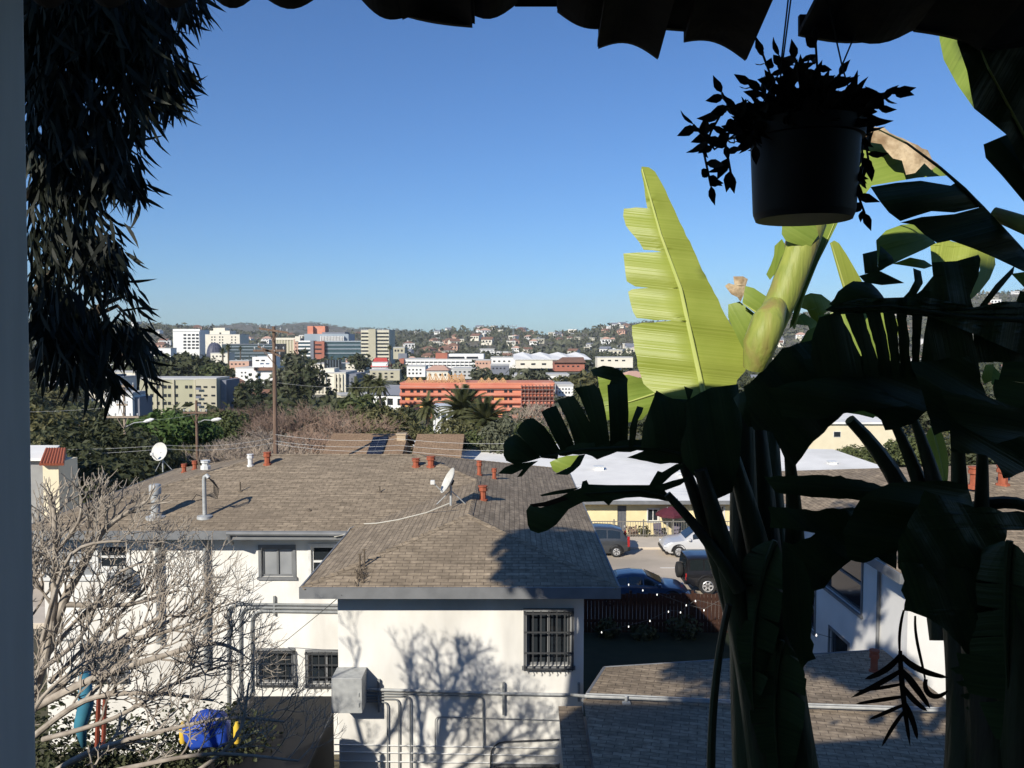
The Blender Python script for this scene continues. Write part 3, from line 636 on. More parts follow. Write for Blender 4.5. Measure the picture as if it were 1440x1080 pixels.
# ================================================================== YELLOW BUILDING ACROSS THE STREET
yb = empty('yellow_bungalow', (12, 60, -12.9), 'low cream yellow building with a white flat roof across the street', 'building')
YW = 54.0; x0, x1 = 1.0, 27.0
def hY(u0, u1, v0, v1): a, c = P(u0, v1, YW), P(u1, v0, YW); return (a.x - x0, c.x - x0, a.z, c.z)
door = hY(868, 881, 711, 762); wins = [hY(911, 926, 716, 733), hY(985, 1003, 714, 735), hY(1011, 1018, 712, 742), hY(1035, 1060, 714, 740)]
b = MB(); wall(b, (x0, YW), (x1, YW), -13.2, -10.45, [door] + wins, .15); wall(b, (x1, YW), (x1, 69), -13.2, -10.45); wall(b, (x1, 69), (x0, 69), -13.2, -9.9); wall(b, (x0, 69), (x0, YW), -13.2, -10.45)
b.build('wall', M['yellow'], yb)
b = MB(); F0, F1 = YW - .8, 70.5; zf, zk = -10.42, -9.35
b.hexa([(-2.5, F0, zf - .12), (30.5, F0, zf - .12), (27.5, F1, zk - .12), (-9.5, F1 + 6, zk - .12), (-2.5, F0, zf), (30.5, F0, zf), (27.5, F1, zk), (-9.5, F1 + 6, zk)])
yr = b.build('roof', M['whiteroof'], yb)
b = MB(); b.box(-2.5, 30.5, F0 - .06, F0 - .002, zf - .22, zf + .02); b.build('roof_edge', M['fascia'], yr)
for (u, v, s) in ((842, 659, .35), (955, 667, .15), (958, 671, .15), (1170, 652, .3)):
    c = PL(u, v, (0, F0, zf), Vector((0, -(zk - zf) / (F1 - F0), 1)).normalized())
    b = MB(); b.box(c.x - s, c.x + s, c.y - s, c.y + s, c.z - .1, c.z + .16); b.box(c.x - s - .05, c.x + s + .05, c.y - s - .05, c.y + s + .05, c.z + .162, c.z + .2)
    b.build('skylight', M['whitemetal'], yr)
M['door'] = mat('grey security door', (.16, .165, .18), (.11, .115, .13), 6, .6)
dd = MB(); s0, s1, za, zc = door; dd.box(x0 + s0, x0 + s1, YW + .10, YW + .14, za, zc)
for i in range(6): s = lerp(x0 + s0 + .06, x0 + s1 - .06, i / 5); dd.box(s - .02, s + .02, YW + .07, YW + .097, za, zc)
d_ = dd.build('door', M['door'], yb); b = MB(); b.box(x0 + s1 - .16, x0 + s1 - .08, YW + .03, YW + .069, za + .95, za + 1.1); b.build('handle', M['galv'], d_)
for h in wins: window(yb, (x0, YW), (x1, YW), h, 'slider', M['whitemetal'], depth=.15)
# front railing
fr = empty('iron_railing', (7, 51.9, -12.5), 'thin grey iron railing in front of the yellow building', 'railing')
M['rail'] = mat('railing paint', (.18, .17, .15))
fx0, fx1 = P(822, 740, 51.9).x, P(1030, 740, 51.9).x
b = MB(); n = int((fx1 - fx0) / .16)
for i in range(n): x = lerp(fx0, fx1, i / n); b.box(x - .012, x + .012, 51.89, 51.91, -12.5, -11.45)
b.build('baluster', M['rail'], fr)
b = MB(); b.box(fx0, fx1, 51.87, 51.888, -11.5, -11.44); b.box(fx0, fx1, 51.87, 51.888, -12.35, -12.31); b.build('rail', M['rail'], fr)
for i in range(6):
    x = lerp(fx0, fx1, i / 5); b = MB(); b.box(x - .04, x + .04, 51.91, 51.99, -12.7, -11.35); b.build('post', M['rail'], fr)
def garden_chair(x, y, z, lab, rz):
    c = empty('patio_chair', (x, y, z), lab, 'chair', 'patio chairs by the yellow building', rz)
    def part(n, m, *bx):
        b = MB()
        for q in bx: b.box(*q)
        o = b.build(n, m); o.parent = c
    part('seat', M['chairfab'], (-.28, .28, -.28, .28, .40, .45)); 
    b = MB(); b.hexa([(-.28, .24, .46), (.28, .24, .46), (.28, .30, .46), (-.28, .30, .46), (-.28, .44, 1.08), (.28, .44, 1.08), (.28, .49, 1.06), (-.28, .49, 1.06)]); o = b.build('backrest', M['chairfab']); o.parent = c
    for sx in (-.27, .27):
        for sy in (-.26, .26): part('leg', M['rail'], (sx - .02, sx + .02, sy - .02, sy + .02, 0, .398))
        part('armrest', M['rail'], (sx - .03, sx + .03, -.28, .24, .62, .66), (sx - .02, sx + .02, -.27, -.23, .452, .618))
M['chairfab'] = mat('purple grey fabric', (.17, .15, .19), (.13, .115, .15), 5)
q = P(929, 757, 52.6); garden_chair(q.x, 52.8, -12.95, 'purple grey patio chair behind the railing, left of the umbrella pole', .3)
q = P(952, 757, 52.6); garden_chair(q.x, 52.8, -12.95, 'purple grey patio chair behind the railing, right of the umbrella pole', -.2)
M['maroon'] = mat('maroon canopy', (.10, .02, .03), (.07, .015, .025), 4)
q = P(938, 760, 52.9); um = empty('patio_umbrella', (q.x, 52.9, -12.95), 'maroon patio umbrella on a thin pole in front of the yellow wall', 'umbrella')
b = MB(); b.tube([(q.x, 52.9, -12.95), (q.x, 52.9, -10.75)], .025, 6); b.build('pole', M['galv'], um)
b = MB(); b.lathe([(1.0, -11.15), (.6, -10.93), (.04, -10.72), (0, -10.7)], (q.x + .25, 52.9, 0), 8); b.lathe([(1.0, -11.15), (1.0, -11.3)], (q.x + .25, 52.9, 0), 8); b.build('canopy', M['maroon'], um)
# ================================================================== CARS
M['tyre'] = mat('tyre rubber', (.02, .02, .02), rough=.8); M['alloy'] = mat('alloy rim', (.62, .62, .62), metal=.6, rough=.35)
M['carglass'] = mat('car glass', (.015, .02, .022), rough=.05, spec=.8); M['tail'] = mat('tail lamp', (.32, .012, .014), rough=.15, spec=.6); M['head'] = mat('headlamp', (.62, .64, .66), rough=.1, spec=.8)
def carpaint(n, c): 
    m = mat(n, c, rough=.28, spec=.6); m.node_tree.nodes['Principled BSDF'].inputs['Coat Weight'].default_value = .6; return m
def car(name, label, loc, rz, L, Wd, H, paint, belt, roofp, cat, hood=.62, wr=.34, boxy=False, spare=False, rimm='alloy', cab=(.2, .84), clear=.22):
    """belt: [(t,z)] shoulder height along the length (t=0 rear, 1 front); roofp: [(t,z)] roof line (inside the cabin)"""
    root = empty(name, loc, label, cat, 'cars along the street', rz)
    st = sorted(set([i / 40 for i in range(41)] + [t for t, _ in roofp]))
    X = lambda t: (t - .5) * L; b = MB(); rows = []
    hw = lambda t: Wd / 2 * (1 - (.02 if boxy else .16) * max(0, (abs(t - .5) - .33) / .17) ** 2)
    for t in st:
        zb = clear + (.10 if (t < .06 or t > .94) else 0); z1 = interp(belt, t); inside = roofp[0][0] <= t <= roofp[-1][0]
        z2 = max(interp(roofp, t), z1 + .02) if inside else z1 + .02
        w = hw(t); k = (z2 - z1) / (H - z1 + 1e-6) if inside else 0
        wi = w - (.05 if boxy else .20) * k - .03
        half = [(w - .08, zb), (w - .01, zb + .12), (w, (zb + z1) / 2), (w - .01, z1 - .06), (w - .04, z1), (wi, max(z2 - .05, z1 + .005)), (wi - .10, z2), (wi * .4, z2 + .015)]
        rows.append([(X(t), y, z) for y, z in half] + [(X(t), -y, z) for y, z in half[::-1]])
    n = len(rows[0]); vs = [p for r in rows for p in r]
    fs = [(i * n + j, i * n + j + 1, (i + 1) * n + j + 1, (i + 1) * n + j) for i in range(len(rows) - 1) for j in range(n - 1)] + [(i * n + n - 1, i * n, (i + 1) * n, (i + 1) * n + n - 1) for i in range(len(rows) - 1)]
    fs += [tuple(range(n - 1, -1, -1)), tuple((len(rows) - 1) * n + j for j in range(n))]
    b.add(vs, fs); body = b.build('body', paint, smooth=True); body.parent = root
    # side glass: between belt and roof, slightly proud
    def yside(t, f):
        z1 = interp(belt, t); z2 = max(interp(roofp, t), z1 + .02); w = hw(t); k = (z2 - z1) / (H - z1 + 1e-6); wi = w - (.05 if boxy else .20) * k - .03
        return lerp(w - .04, wi, f) + .006, lerp(z1, max(z2 - .05, z1 + .005), f)
    t0, t1 = roofp[0][0], roofp[-1][0]; cuts = [lerp(cab[0], cab[1], f) for f in (0, .33, .66, 1)]
    for sgn in (1, -1):
        for a, c in zip(cuts, cuts[1:]):
            g = MB(); m_ = 6; a += .008; c -= .008
            for i in range(m_):
                u0, u1 = lerp(a, c, i / m_), lerp(a, c, (i + 1) / m_)
                q = [(X(u), sgn * yside(u, f)[0], yside(u, f)[1]) for u, f in ((u0, .14), (u1, .14), (u1, .92), (u0, .92))]
                g.quad(*(q if sgn < 0 else q[::-1]))
            o = g.build('side_window', M['carglass']); o.parent = root
    # windscreen and rear glass on the sloped ends of the roof line
    for (ta, tb), nm in (((roofp[-2][0], roofp[-1][0]), 'windscreen'), ((roofp[0][0], roofp[1][0]), 'rear_window')):
        g = MB(); e = .012; k_ = 5
        for i in range(k_):
            u0, u1 = lerp(ta, tb, .1 + .8 * i / k_), lerp(ta, tb, .1 + .8 * (i + 1) / k_)
            sx = e if nm == 'windscreen' else -e
            q = []
            for u, s in ((u0, 1), (u0, -1), (u1, -1), (u1, 1)):
                z1 = interp(belt, u); z2 = max(interp(roofp, u), z1 + .02); kk = (z2 - z1) / (H - z1); wi = hw(u) - (.05 if boxy else .20) * kk - .03
                q.append((X(u) + sx, s * (wi - .12), z2 + .02 + e))
            g.quad(*q)
        o = g.build(nm, M['carglass']); o.parent = root
    for t in ((.25, .80) if boxy else (.17, .81)):
        for sgn in (1, -1):
            y = sgn * (Wd / 2 - .10); wv = empty('wheel', (0, 0, 0)); wv.parent = root
            bpy.data.objects.remove(wv)
            k = MB(); k.lathe([(wr * .62, -.11), (wr * .93, -.115), (wr, -.07), (wr, .07), (wr * .93, .115), (wr * .62, .11)], (X(t), y, wr), 24, axis='y'); wo_ = k.build('wheel', M['tyre'], smooth=True); wo_.parent = root
            k = MB(); oy = y + sgn * .085
            k.lathe([(wr * .66, -sgn * .03), (wr * .60, sgn * .0), (wr * .5, -sgn * .03)], (X(t), oy, wr), 24, axis='y')
            for q in range(6):
                w = q * math.pi / 3; dx, dz = math.cos(w), math.sin(w); c = Vector((X(t), oy, wr)); e1 = Vector((dx, 0, dz)); e2 = Vector((-dz, 0, dx)); yy = Vector((0, sgn * .02, 0))
                k.hexa([c + e1 * .03 - e2 * .05 - yy, c + e1 * wr * .58 - e2 * .04 - yy, c + e1 * wr * .58 + e2 * .04 - yy, c + e1 * .03 + e2 * .05 - yy] + [c + e1 * .03 - e2 * .05 + yy, c + e1 * wr * .58 - e2 * .04 + yy, c + e1 * wr * .58 + e2 * .04 + yy, c + e1 * .03 + e2 * .05 + yy])
            o = k.build('rim', M[rimm]); o.parent = wo_
            k = MB(); rr = wr + .07; pts = []
            for i in range(17):
                w = math.pi * i / 16; pts.append((X(t) + math.cos(w) * rr, sgn * (Wd / 2 - .03), wr + math.sin(w) * rr))
            k.tube(pts, .035 if not boxy else .07, 6)
            k.poly([(p[0], sgn * (Wd / 2 - .004), p[2]) for p in (pts if sgn < 0 else pts[::-1])])
            o = k.build('wheel_arch', M['black']); o.parent = root
    for sgn in (1, -1):
        b = MB(); zt_ = interp(belt, .03); w = hw(.02)
        b.box(X(0) - .02, X(0) + (.12 if not boxy else .04), sgn * w - (.10 if sgn > 0 else -.006), sgn * w + (.006 if sgn > 0 else .10), zt_ - .38, zt_ + (.22 if not boxy else -.05)); o = b.build('tail_light', M['tail'], bevel=.01); o.parent = root
        b = MB(); zt_ = interp(belt, .95); w = hw(.95)
        b.box(X(1) - .36, X(1) - .02, sgn * w - (.26 if sgn > 0 else -.01), sgn * w + (.01 if sgn > 0 else .26), zt_ - .20, zt_ - .05); o = b.build('headlight', M['head'], bevel=.02); o.parent = root
        b = MB(); b.box(X(.66), X(.66) + .16, sgn * (Wd / 2 + .07) - .08, sgn * (Wd / 2 + .07) + .08, interp(belt, .66) + .0, interp(belt, .66) + .15); o = b.build('mirror', paint, bevel=.03); o.parent = root
    b = MB(); b.box(X(0) - .06, X(0) + .12, -Wd / 2 + .12, Wd / 2 - .12, clear + .12, clear + .32); b.box(X(1) - .12, X(1) + .04, -Wd / 2 + .14, Wd / 2 - .14, clear + .08, clear + .28); o = b.build('bumper', M['black'], bevel=.03); o.parent = root
    if spare:
        b = MB(); wr2 = .40; b.lathe([(0, -.30), (wr2 * .55, -.31), (wr2 * .93, -.26), (wr2, -.2), (wr2, -.05), (wr2 * .9, 0), (0, 0)], (X(0) - .02, 0, 1.02), 20, axis='x'); o = b.build('spare_wheel', M['tyre'], smooth=True); o.parent = root
    return root
suv_b = [(0, .95), (.1, 1.02), (.3, 1.02), (.66, .98), (.72, .97), (.9, .86), (.97, .72), (1, .58)]
suv_r = [(.02, .98), (.09, 1.52), (.2, 1.64), (.4, 1.68), (.55, 1.64), (.74, .99)]
pc = P(833, 783, 47.5)
car('parked_suv', 'dark grey parked suv with red tail lights at the far kerb', (4.55, 48.35, -12.6), math.pi, 4.55, 1.82, 1.68, carpaint('dark grey paint', (.045, .048, .052)), suv_b, suv_r, 'suv', cab=(.11, .64))
car('parked_suv', 'silver parked suv facing left at the far kerb', (11.1, 48.35, -12.6), math.pi, 4.6, 1.82, 1.66, carpaint('silver paint', (.50, .50, .50)), suv_b, suv_r, 'suv', cab=(.11, .64))
car('off_road_vehicle', 'black boxy off-road vehicle with a spare wheel on its back', (10.75, 41.3, -12.6), 0, 4.3, 1.9, 1.85, carpaint('black paint', (.012, .012, .014)), [(0, 1.12), (.6, 1.12), (.64, 1.14), (.96, 1.08), (1, 1.0)], [(.0, 1.14), (.02, 1.8), (.1, 1.85), (.5, 1.85), (.6, 1.13)], 'off-roader', wr=.45, boxy=True, spare=True, rimm='darkrim' if False else 'alloy', cab=(.04, .54), clear=.42)
car('parked_sedan', 'blue sedan behind the shaded garden fence', (6.15, 39.5, -12.6), 0, 4.6, 1.82, 1.38, carpaint('blue paint', (.018, .045, .10)), [(0, .92), (.14, .98), (.3, .96), (.66, .93), (.72, .92), (.92, .80), (1, .58)], [(.12, .97), (.28, 1.38), (.42, 1.46), (.54, 1.42), (.76, .93)], 'sedan', cab=(.2, .68))
car('parked_sedan', 'dark red sedan half hidden beyond the off-road vehicle', (16.3, 48.4, -12.6), math.pi, 4.6, 1.82, 1.46, carpaint('red paint', (.10, .012, .012)), [(0, .92), (.14, .98), (.3, .96), (.66, .93), (.72, .92), (.92, .80), (1, .58)], [(.12, .97), (.28, 1.38), (.42, 1.46), (.54, 1.42), (.76, .93)], 'sedan', cab=(.2, .68))
# ================================================================== YARD: FENCE, STRING LIGHTS, PLANTS
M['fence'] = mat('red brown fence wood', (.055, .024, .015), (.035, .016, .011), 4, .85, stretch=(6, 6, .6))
fe = empty('garden_fence', (6, 31.5, -11.3), 'red brown board fence in shadow along the lawn', 'fence')
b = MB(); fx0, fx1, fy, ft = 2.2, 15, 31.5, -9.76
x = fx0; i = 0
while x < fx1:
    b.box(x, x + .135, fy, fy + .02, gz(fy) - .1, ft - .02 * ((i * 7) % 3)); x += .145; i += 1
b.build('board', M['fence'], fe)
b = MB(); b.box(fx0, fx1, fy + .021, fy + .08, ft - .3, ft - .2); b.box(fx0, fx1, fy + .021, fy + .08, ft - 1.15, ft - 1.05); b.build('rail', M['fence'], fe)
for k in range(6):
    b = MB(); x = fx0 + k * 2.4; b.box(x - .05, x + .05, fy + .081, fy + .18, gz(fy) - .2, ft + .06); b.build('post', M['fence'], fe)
sl_ = empty('string_lights', P(860, 888, 30), 'string of tiny white bulbs hung in the shaded garden', 'string lights')
M['bulb'] = mat('lit bulb', (.9, .9, .85), emit=(1, .95, .85, 1.6))
runs = [[(846, 889), (884, 881), (914, 873), (940, 860), (957, 861), (978, 845), (1016, 854), (1045, 848)], [(884, 822), (904, 830), (924, 836), (965, 851), (990, 858), (1030, 836)], [(1148, 893), (1174, 900), (1205, 908), (1238, 910), (1264, 893)]]
for rn in runs:
    D = 29.5 if rn[0][0] < 1000 else 21.5
    b = MB(); b.tube([P(u, v, D) + Vector((0, 0, .04)) for u, v in rn], .008, 4); b.build('cord', M['wire'], sl_)
    for u, v in rn:
        b = MB(); c = P(u, v, D); b.lathe([(0, .03), (.012, .028), (.011, .01), (.02, -.006), (.02, -.02), (.012, -.036), (0, -.04)], c, 8); b.build('bulb', M['bulb'], sl_, smooth=True)
r4 = random.Random(44)
def leafblob(b, c, rad, n, size, rr, up=.2, mi=0, shell=.55):
    """scattered leaf clumps filling an ellipsoid, denser towards its skin"""
    for _ in range(n):
        while True:
            d = Vector((rr.uniform(-1, 1), rr.uniform(-1, 1), rr.uniform(-1, 1)))
            if .05 < d.length < 1: break
        d.normalize(); q = shell + (1 - shell) * rr.random() ** .7
        q *= 1 + .12 * math.sin(7 * d.x + 3 * d.z + c[0]) + .1 * math.sin(9 * d.y + 5 * d.z)
        p = Vector((c[0] + d.x * rad[0] * q, c[1] + d.y * rad[1] * q, c[2] + d.z * rad[2] * q))
        nrm = (d + Vector((rr.gauss(0, .6), rr.gauss(0, .6), rr.gauss(0, .6) + up))).normalized()
        a = nrm.orthogonal().normalized(); e = nrm.cross(a); w = rr.random() * 6.283; s = size * rr.uniform(.6, 1.4)
        a2 = a * math.cos(w) + e * math.sin(w); e2 = nrm.cross(a2)
        b.add([p - a2 * s, p + e2 * s * .5 + nrm * s * .15, p + a2 * s, p - e2 * s * .5 + nrm * s * .1], [(0, 1, 2, 3)], mi)
def shrub(name, label, p, r, h, m, seed, cat='shrub', n=260, s=.10, group=None):
    rr = random.Random(seed); b = MB(); leafblob(b, (p[0], p[1], p[2] + h * .55), (r, r, h * .5), n, s, rr, shell=.3)
    t = empty(name, p, label, cat, group)
    b.build('foliage', m, t); b = MB()
    for k in range(4): b.tube([Vector(p), Vector(p) + Vector((rr.uniform(-r, r) * .5, rr.uniform(-r, r) * .5, h * .6))], .02, 4)
    b.build('stem', M['bark'], t)
for i, (u, v, D, r, h, lab) in enumerate(((855, 905, 30.6, .5, .8, 'dark shrub at the left end of the garden fence'), (905, 905, 30.4, .6, .6, 'low dark shrub in the middle of the garden fence'), (960, 905, 30.5, .7, .9, 'rounded dark shrub at the right of the garden fence'))):
    q = P(u, v, D); shrub('garden_shrub', lab, (q.x, D, gz(D)), r, h, M['f_dark'], 60 + i)
for i, (u, lab) in enumerate(((888, 'reddish bush by the tail of the dark grey suv'), (905, 'low straggly bush behind the railing, between the two suvs'), (975, 'green bush against the yellow wall'))):
    q = P(u, 760, 52.4); shrub('garden_bush', lab, (q.x, 52.5, -12.75), .55, .8, M['twig'] if i == 0 else M['f_olive'], 70 + i, n=160, s=.12)
# ================================================================== MID-GROUND HOUSES
def simplehouse(name, label, cat, x0, x1, y0, y1, zb, ze, zr, wm, rm, axis='x', over=.4, hip=False, windows=(), rot=0):
    root = empty(name, ((x0 + x1) / 2, (y0 + y1) / 2, zb), label, cat)
    b = MB(); b.box(x0, x1, y0, y1, zb, ze)
    xm, ym = (x0 + x1) / 2, (y0 + y1) / 2
    if not hip and zr > ze:
        if axis == 'x': b.poly([(x0, y0, ze), (x0, ym, zr - .05), (x0, y1, ze)]); b.poly([(x1, y0, ze), (x1, y1, ze), (x1, ym, zr - .05)])
        else: b.poly([(x0, y0, ze), (x1, y0, ze), (xm, y0, zr - .05)]); b.poly([(x0, y1, ze), (xm, y1, zr - .05), (x1, y1, ze)])
    b.build('wall', wm, root)
    b = MB(); X0, X1, Y0, Y1 = x0 - over, x1 + over, y0 - over, y1 + over; e = ze - .02; T_ = .14
    if zr <= ze: b.box(X0, X1, Y0, Y1, ze + .001, ze + .25)
    else:
        h = (min(X1 - X0, Y1 - Y0) / 2) if hip else 0
        A, C = ((X0 + h, ym, zr), (X1 - h, ym, zr)) if axis == 'x' else ((xm, Y0 + h, zr), (xm, Y1 - h, zr))
        c = [(X0, Y0, e), (X1, Y0, e), (X1, Y1, e), (X0, Y1, e)]
        if axis == 'x': polys = [[c[0], c[1], C, A], [c[2], c[3], A, C]] + ([[c[1], c[2], C], [c[3], c[0], A]] if hip else [])
        else: polys = [[c[1], c[2], C, A], [c[3], c[0], A, C]] + ([[c[0], c[1], A], [c[2], c[3], C]] if hip else [])
        for q in polys:
            n = len(q); b.add(q + [(p[0], p[1], p[2] + T_) for p in q], [tuple(range(n - 1, -1, -1)), tuple(range(n, 2 * n))] + [(i, (i + 1) % n, n + (i + 1) % n, n + i) for i in range(n)])
    b.build('roof', rm, root)
    for (face, s, z, w, h) in windows:
        b = MB(); g = MB()
        if face == 'f':
            b.box(x0 + s, x0 + s + w, y0 - .05, y0 - .002, z, z + h); g.box(x0 + s + .06, x0 + s + w - .06, y0 - .07, y0 - .052, z + .06, z + h - .06)
        else:
            b.box(x1 + .002, x1 + .05, y0 + s, y0 + s + w, z, z + h); g.box(x1 + .052, x1 + .07, y0 + s + .06, y0 + s + w - .06, z + .06, z + h - .06)
        f = b.build('window', M['whitemetal'], root); g.build('pane', M['glass'], f)
    return root
M['tanwall'] = mat('tan stucco', (.46, .36, .25), (.40, .31, .21), 2, .9); M['cream'] = mat('cream stucco', (.72, .64, .46), (.66, .58, .41), 1, .9)
M['brownroof'] = brickmat('brown roof', (.30, .205, .13), (.25, .17, .105), (.17, .11, .07), .5, .25, .02, stain=(.20, .13, .085))
q0, q1 = P(466, 640, 66), P(562, 616, 66)
h1 = simplehouse('tan_roof_house', 'tan roofed house with a solar panel behind the shingle roof', 'house', q0.x, q1.x, 64, 73, gz(66), -9.3, -7.9, M['tanwall'], M['brownroof'], 'x', windows=(('f', 1, -12, 1.2, 1.2), ('f', 4.2, -12, 1.2, 1.2)))
M['solar'] = brickmat('solar cells', (.012, .016, .03), (.010, .014, .026), (.05, .055, .07), .9, .5, .03, rough=.2, offset=0)
A, B2 = P(514, 637, 63.9), P(543, 617, 66.5)
b = MB(); yA, yB = 63.8, 67.6; zA = lerp(-9.32, -7.9, (yA - 63.6) / 4.9) + .2; zB = lerp(-9.32, -7.9, (yB - 63.6) / 4.9) + .2
b.add([(A.x, yA, zA), (B2.x, yA, zA), (B2.x, yB, zB), (A.x, yB, zB), (A.x, yA, zA + .06), (B2.x, yA, zA + .06), (B2.x, yB, zB + .06), (A.x, yB, zB + .06)], [(3, 2, 1, 0), (4, 5, 6, 7), (0, 1, 5, 4), (1, 2, 6, 5), (2, 3, 7, 6), (3, 0, 4, 7)]); sp_ = b.build('solar_panel', M['solar'], h1)
b = MB(); b.box(A.x + .1, A.x + .18, yA + .2, yA + .28, zA - .2, zA + .02); b.build('bracket', M['galv'], sp_)
q = P(564, 612, 67); b = MB(); b.box(q.x - .35, q.x + .35, 67, 67.8, -9.5, q.z); b.box(q.x - .42, q.x + .42, 66.93, 67.87, q.z + .001, q.z + .12); tag(b.build('chimney_stack', M['tanwall'], loc=(q.x, 67.4, -9.5)), 'pale square chimney at the right end of the tan roof with the solar panel', 'chimney')
q0, q1 = P(588, 640, 66), P(643, 618, 66)
simplehouse('tan_roof_house', 'tan roofed house right of the one with the solar panel', 'house', q0.x, q1.x, 65, 73, gz(66), -9.3, -8.0, M['tanwall'], M['brownroof'], 'x', windows=(('f', .6, -12, 1.0, 1.2),))
# left house with a red tiled porch
lh = empty('tile_porch_house', P(62, 690, 44), 'pale stucco house with a red tiled porch at the left edge', 'house')
M['greywall'] = mat('grey stucco', (.30, .30, .29), (.25, .25, .245), 2, .9)
a, c = P(-30, 690, 45), P(60, 646, 45); b = MB(); b.box(a.x, c.x + .1, 45, 47.3, gz(45), c.z); b.build('wall', M['greywall'], lh)
b = MB(); zr_ = P(40, 645, 44.6).z; t_ = P(60, 626, 47.5).z; xr_ = P(84, 626, 47.5).x
b.hexa([(a.x - .3, 44.6, zr_ - .12), (c.x + .4, 44.6, zr_ - .12), (xr_, 47.5, t_ - .12), (a.x - .3, 47.5, t_ - .12), (a.x - .3, 44.6, zr_), (c.x + .4, 44.6, zr_), (xr_, 47.5, t_), (a.x - .3, 47.5, t_)]); b.build('roof', M['whiteroof'], lh)
a, c = P(61, 690, 43), P(82, 650, 43); b = MB(); b.box(a.x, c.x, 43, 44.9, gz(45), c.z); b.build('porch_wall', M['cream'], lh)
A0, A1 = P(55, 653, 42.6), P(90, 653, 42.6); B0, B1 = P(64, 631, 45.6), P(93, 631, 45.6); b = MB()
n = 8
for i in range(n):
    p0_, p1_ = A0.lerp(A1, (i + .5) / n), B0.lerp(B1, (i + .5) / n); b.tube([p0_, p1_], (A1 - A0).length / n * .48, 8)
b.poly([A0 - Vector((0, 0, .06)), A1 - Vector((0, 0, .06)), B1 - Vector((0, 0, .06)), B0 - Vector((0, 0, .06))]); b.build('porch_roof', M['terracotta'], lh)
# big cream building behind the broad leaves
q0, q1 = P(1130, 634, 112), P(1262, 582, 112)
simplehouse('cream_warehouse', 'long cream building seen between the broad leaf stems', 'building', q0.x, q1.x, 112, 130, gz(112), P(1200, 596, 112).z, 0 - 100, M['cream'], M['whiteroof'], windows=(('f', 4, -13.2, 1, .8),))
q0, q1 = P(1186, 600, 120), P(1250, 575, 120)
simplehouse('cream_upper_building', 'upper cream storey rising behind the long cream building', 'building', q0.x, q1.x, 131, 142, gz(130), P(1200, 572, 131).z, -100, M['cream'], M['whiteroof'], windows=(('f', 4, -9, 1.5, 1.2), ('f', 7.5, -9, 1.5, 1.2)))
# small white portico house below the orange flats
q0, q1 = P(608, 612, 150), P(640, 580, 150); zt = q1.z
root = empty('portico_house', ((q0.x + q1.x) / 2, 152, gz(150)), 'small white house with a columned porch below the orange flats', 'house')
b = MB(); b.box(q0.x, q1.x, 152, 160, gz(150), zt); b.build('wall', M['stucco_r'], root)
b = MB(); b.box(q0.x - .3, q1.x + .3, 150, 160.3, zt + .001, zt + .9); b.build('roof', M['whitemetal'], root)
for f in (.1, .36, .64, .9):
    b = MB(); x = lerp(q0.x, q1.x, f); b.lathe([(.2, gz(150)), (.16, zt)], (x, 150.5, 0), 8); b.build('column', M['whitemetal'], root)
b = MB(); b.box(lerp(q0.x, q1.x, .4), lerp(q0.x, q1.x, .6), 151.93, 151.998, gz(150), zt - 1); b.build('door', M['black'], root)
a, c = P(626, 640, 120), P(650, 612, 120); simplehouse('yellow_cottage', 'small yellow walled cottage below the portico house', 'house', a.x, a.x + 2.6, 120, 126, gz(120) - 1, P(630, 615, 120).z, -100, M['yellow'], M['whiteroof'], windows=(('f', .8, P(630, 630, 120).z, .9, 1.4),))
# ================================================================== POLES, LAMPS, WIRES
def upole(name, label, u, vtop, D, arms, r0, m, lamp=None, cat='utility pole', group='utility poles'):
    top = P(u, vtop, D); zb = gz(D) - .3
    root = empty(name, (top.x, D, zb), label, cat, group)
    b = MB(); b.tube([(top.x, D, zb), (top.x, D, top.z)], [r0, r0 * .62], 10); b.build('post', m, root, smooth=True)
    for (v, u0, u1, tilt) in arms:
        a, c = P(u0, v, D), P(u1, v + tilt, D); b = MB(); d = (c - a); L = d.length; d.normalize()
        b.obx(Vector((a.x, D, 0)), Vector((d.x, d.y, 0)), Vector((0, -1, 0)), 0, L, r0 * .75, r0 * .75 + .1, 0, 0)
        b = MB(); y0_ = D - r0 - .1; b.hexa([(a.x, y0_, a.z - .07), (c.x, y0_, c.z - .07), (c.x, y0_ + .1, c.z - .07), (a.x, y0_ + .1, a.z - .07), (a.x, y0_, a.z + .07), (c.x, y0_, c.z + .07), (c.x, y0_ + .1, c.z + .07), (a.x, y0_ + .1, a.z + .07)])
        for f in (.5 - .18, .5 + .18):
            e = a.lerp(c, f); b.tube([(e.x, y0_ - .01, e.z - .05), (top.x, y0_ - .01, a.lerp(c, .5).z - .8)], .025, 5)
        ar = b.build('crossarm', m, root)
        for k in range(5):
            if k == 2: continue
            e = a.lerp(c, .04 + .92 * k / 4); b = MB(); b.lathe([(.02, .07), (.03, .12), (.06, .14), (.05, .18), (.07, .20), (.05, .26), (0, .28)], (e.x, y0_ + .05, e.z), 7); b.build('insulator', M['galv'], ar)
    if lamp:
        u1, v1, v0 = lamp; a = P(u + 3, v0, D); c = P(u1, v1, D); b = MB(); mid = a.lerp(c, .45) + Vector((0, 0, .12)); b.tube([a, mid, c], .035, 6); la = b.build('lamp_arm', M['galv'], root)
        b = MB(); d = (c - a).normalized(); b.tube([c - d * .05, c + d * .12, c + d * .5, c + d * .72], [.05, .12, .14, .05], 8); b.build('lamp_head', M['whitemetal'], la, smooth=True)
    return root
upole('utility_pole', 'tall dark wooden utility pole rising above the shingle roof to the skyline', 385, 459, 58, [(462, 366, 407, 6), (487, 364, 396, 14), (493, 358, 402, 0)], .19, M['pole'])
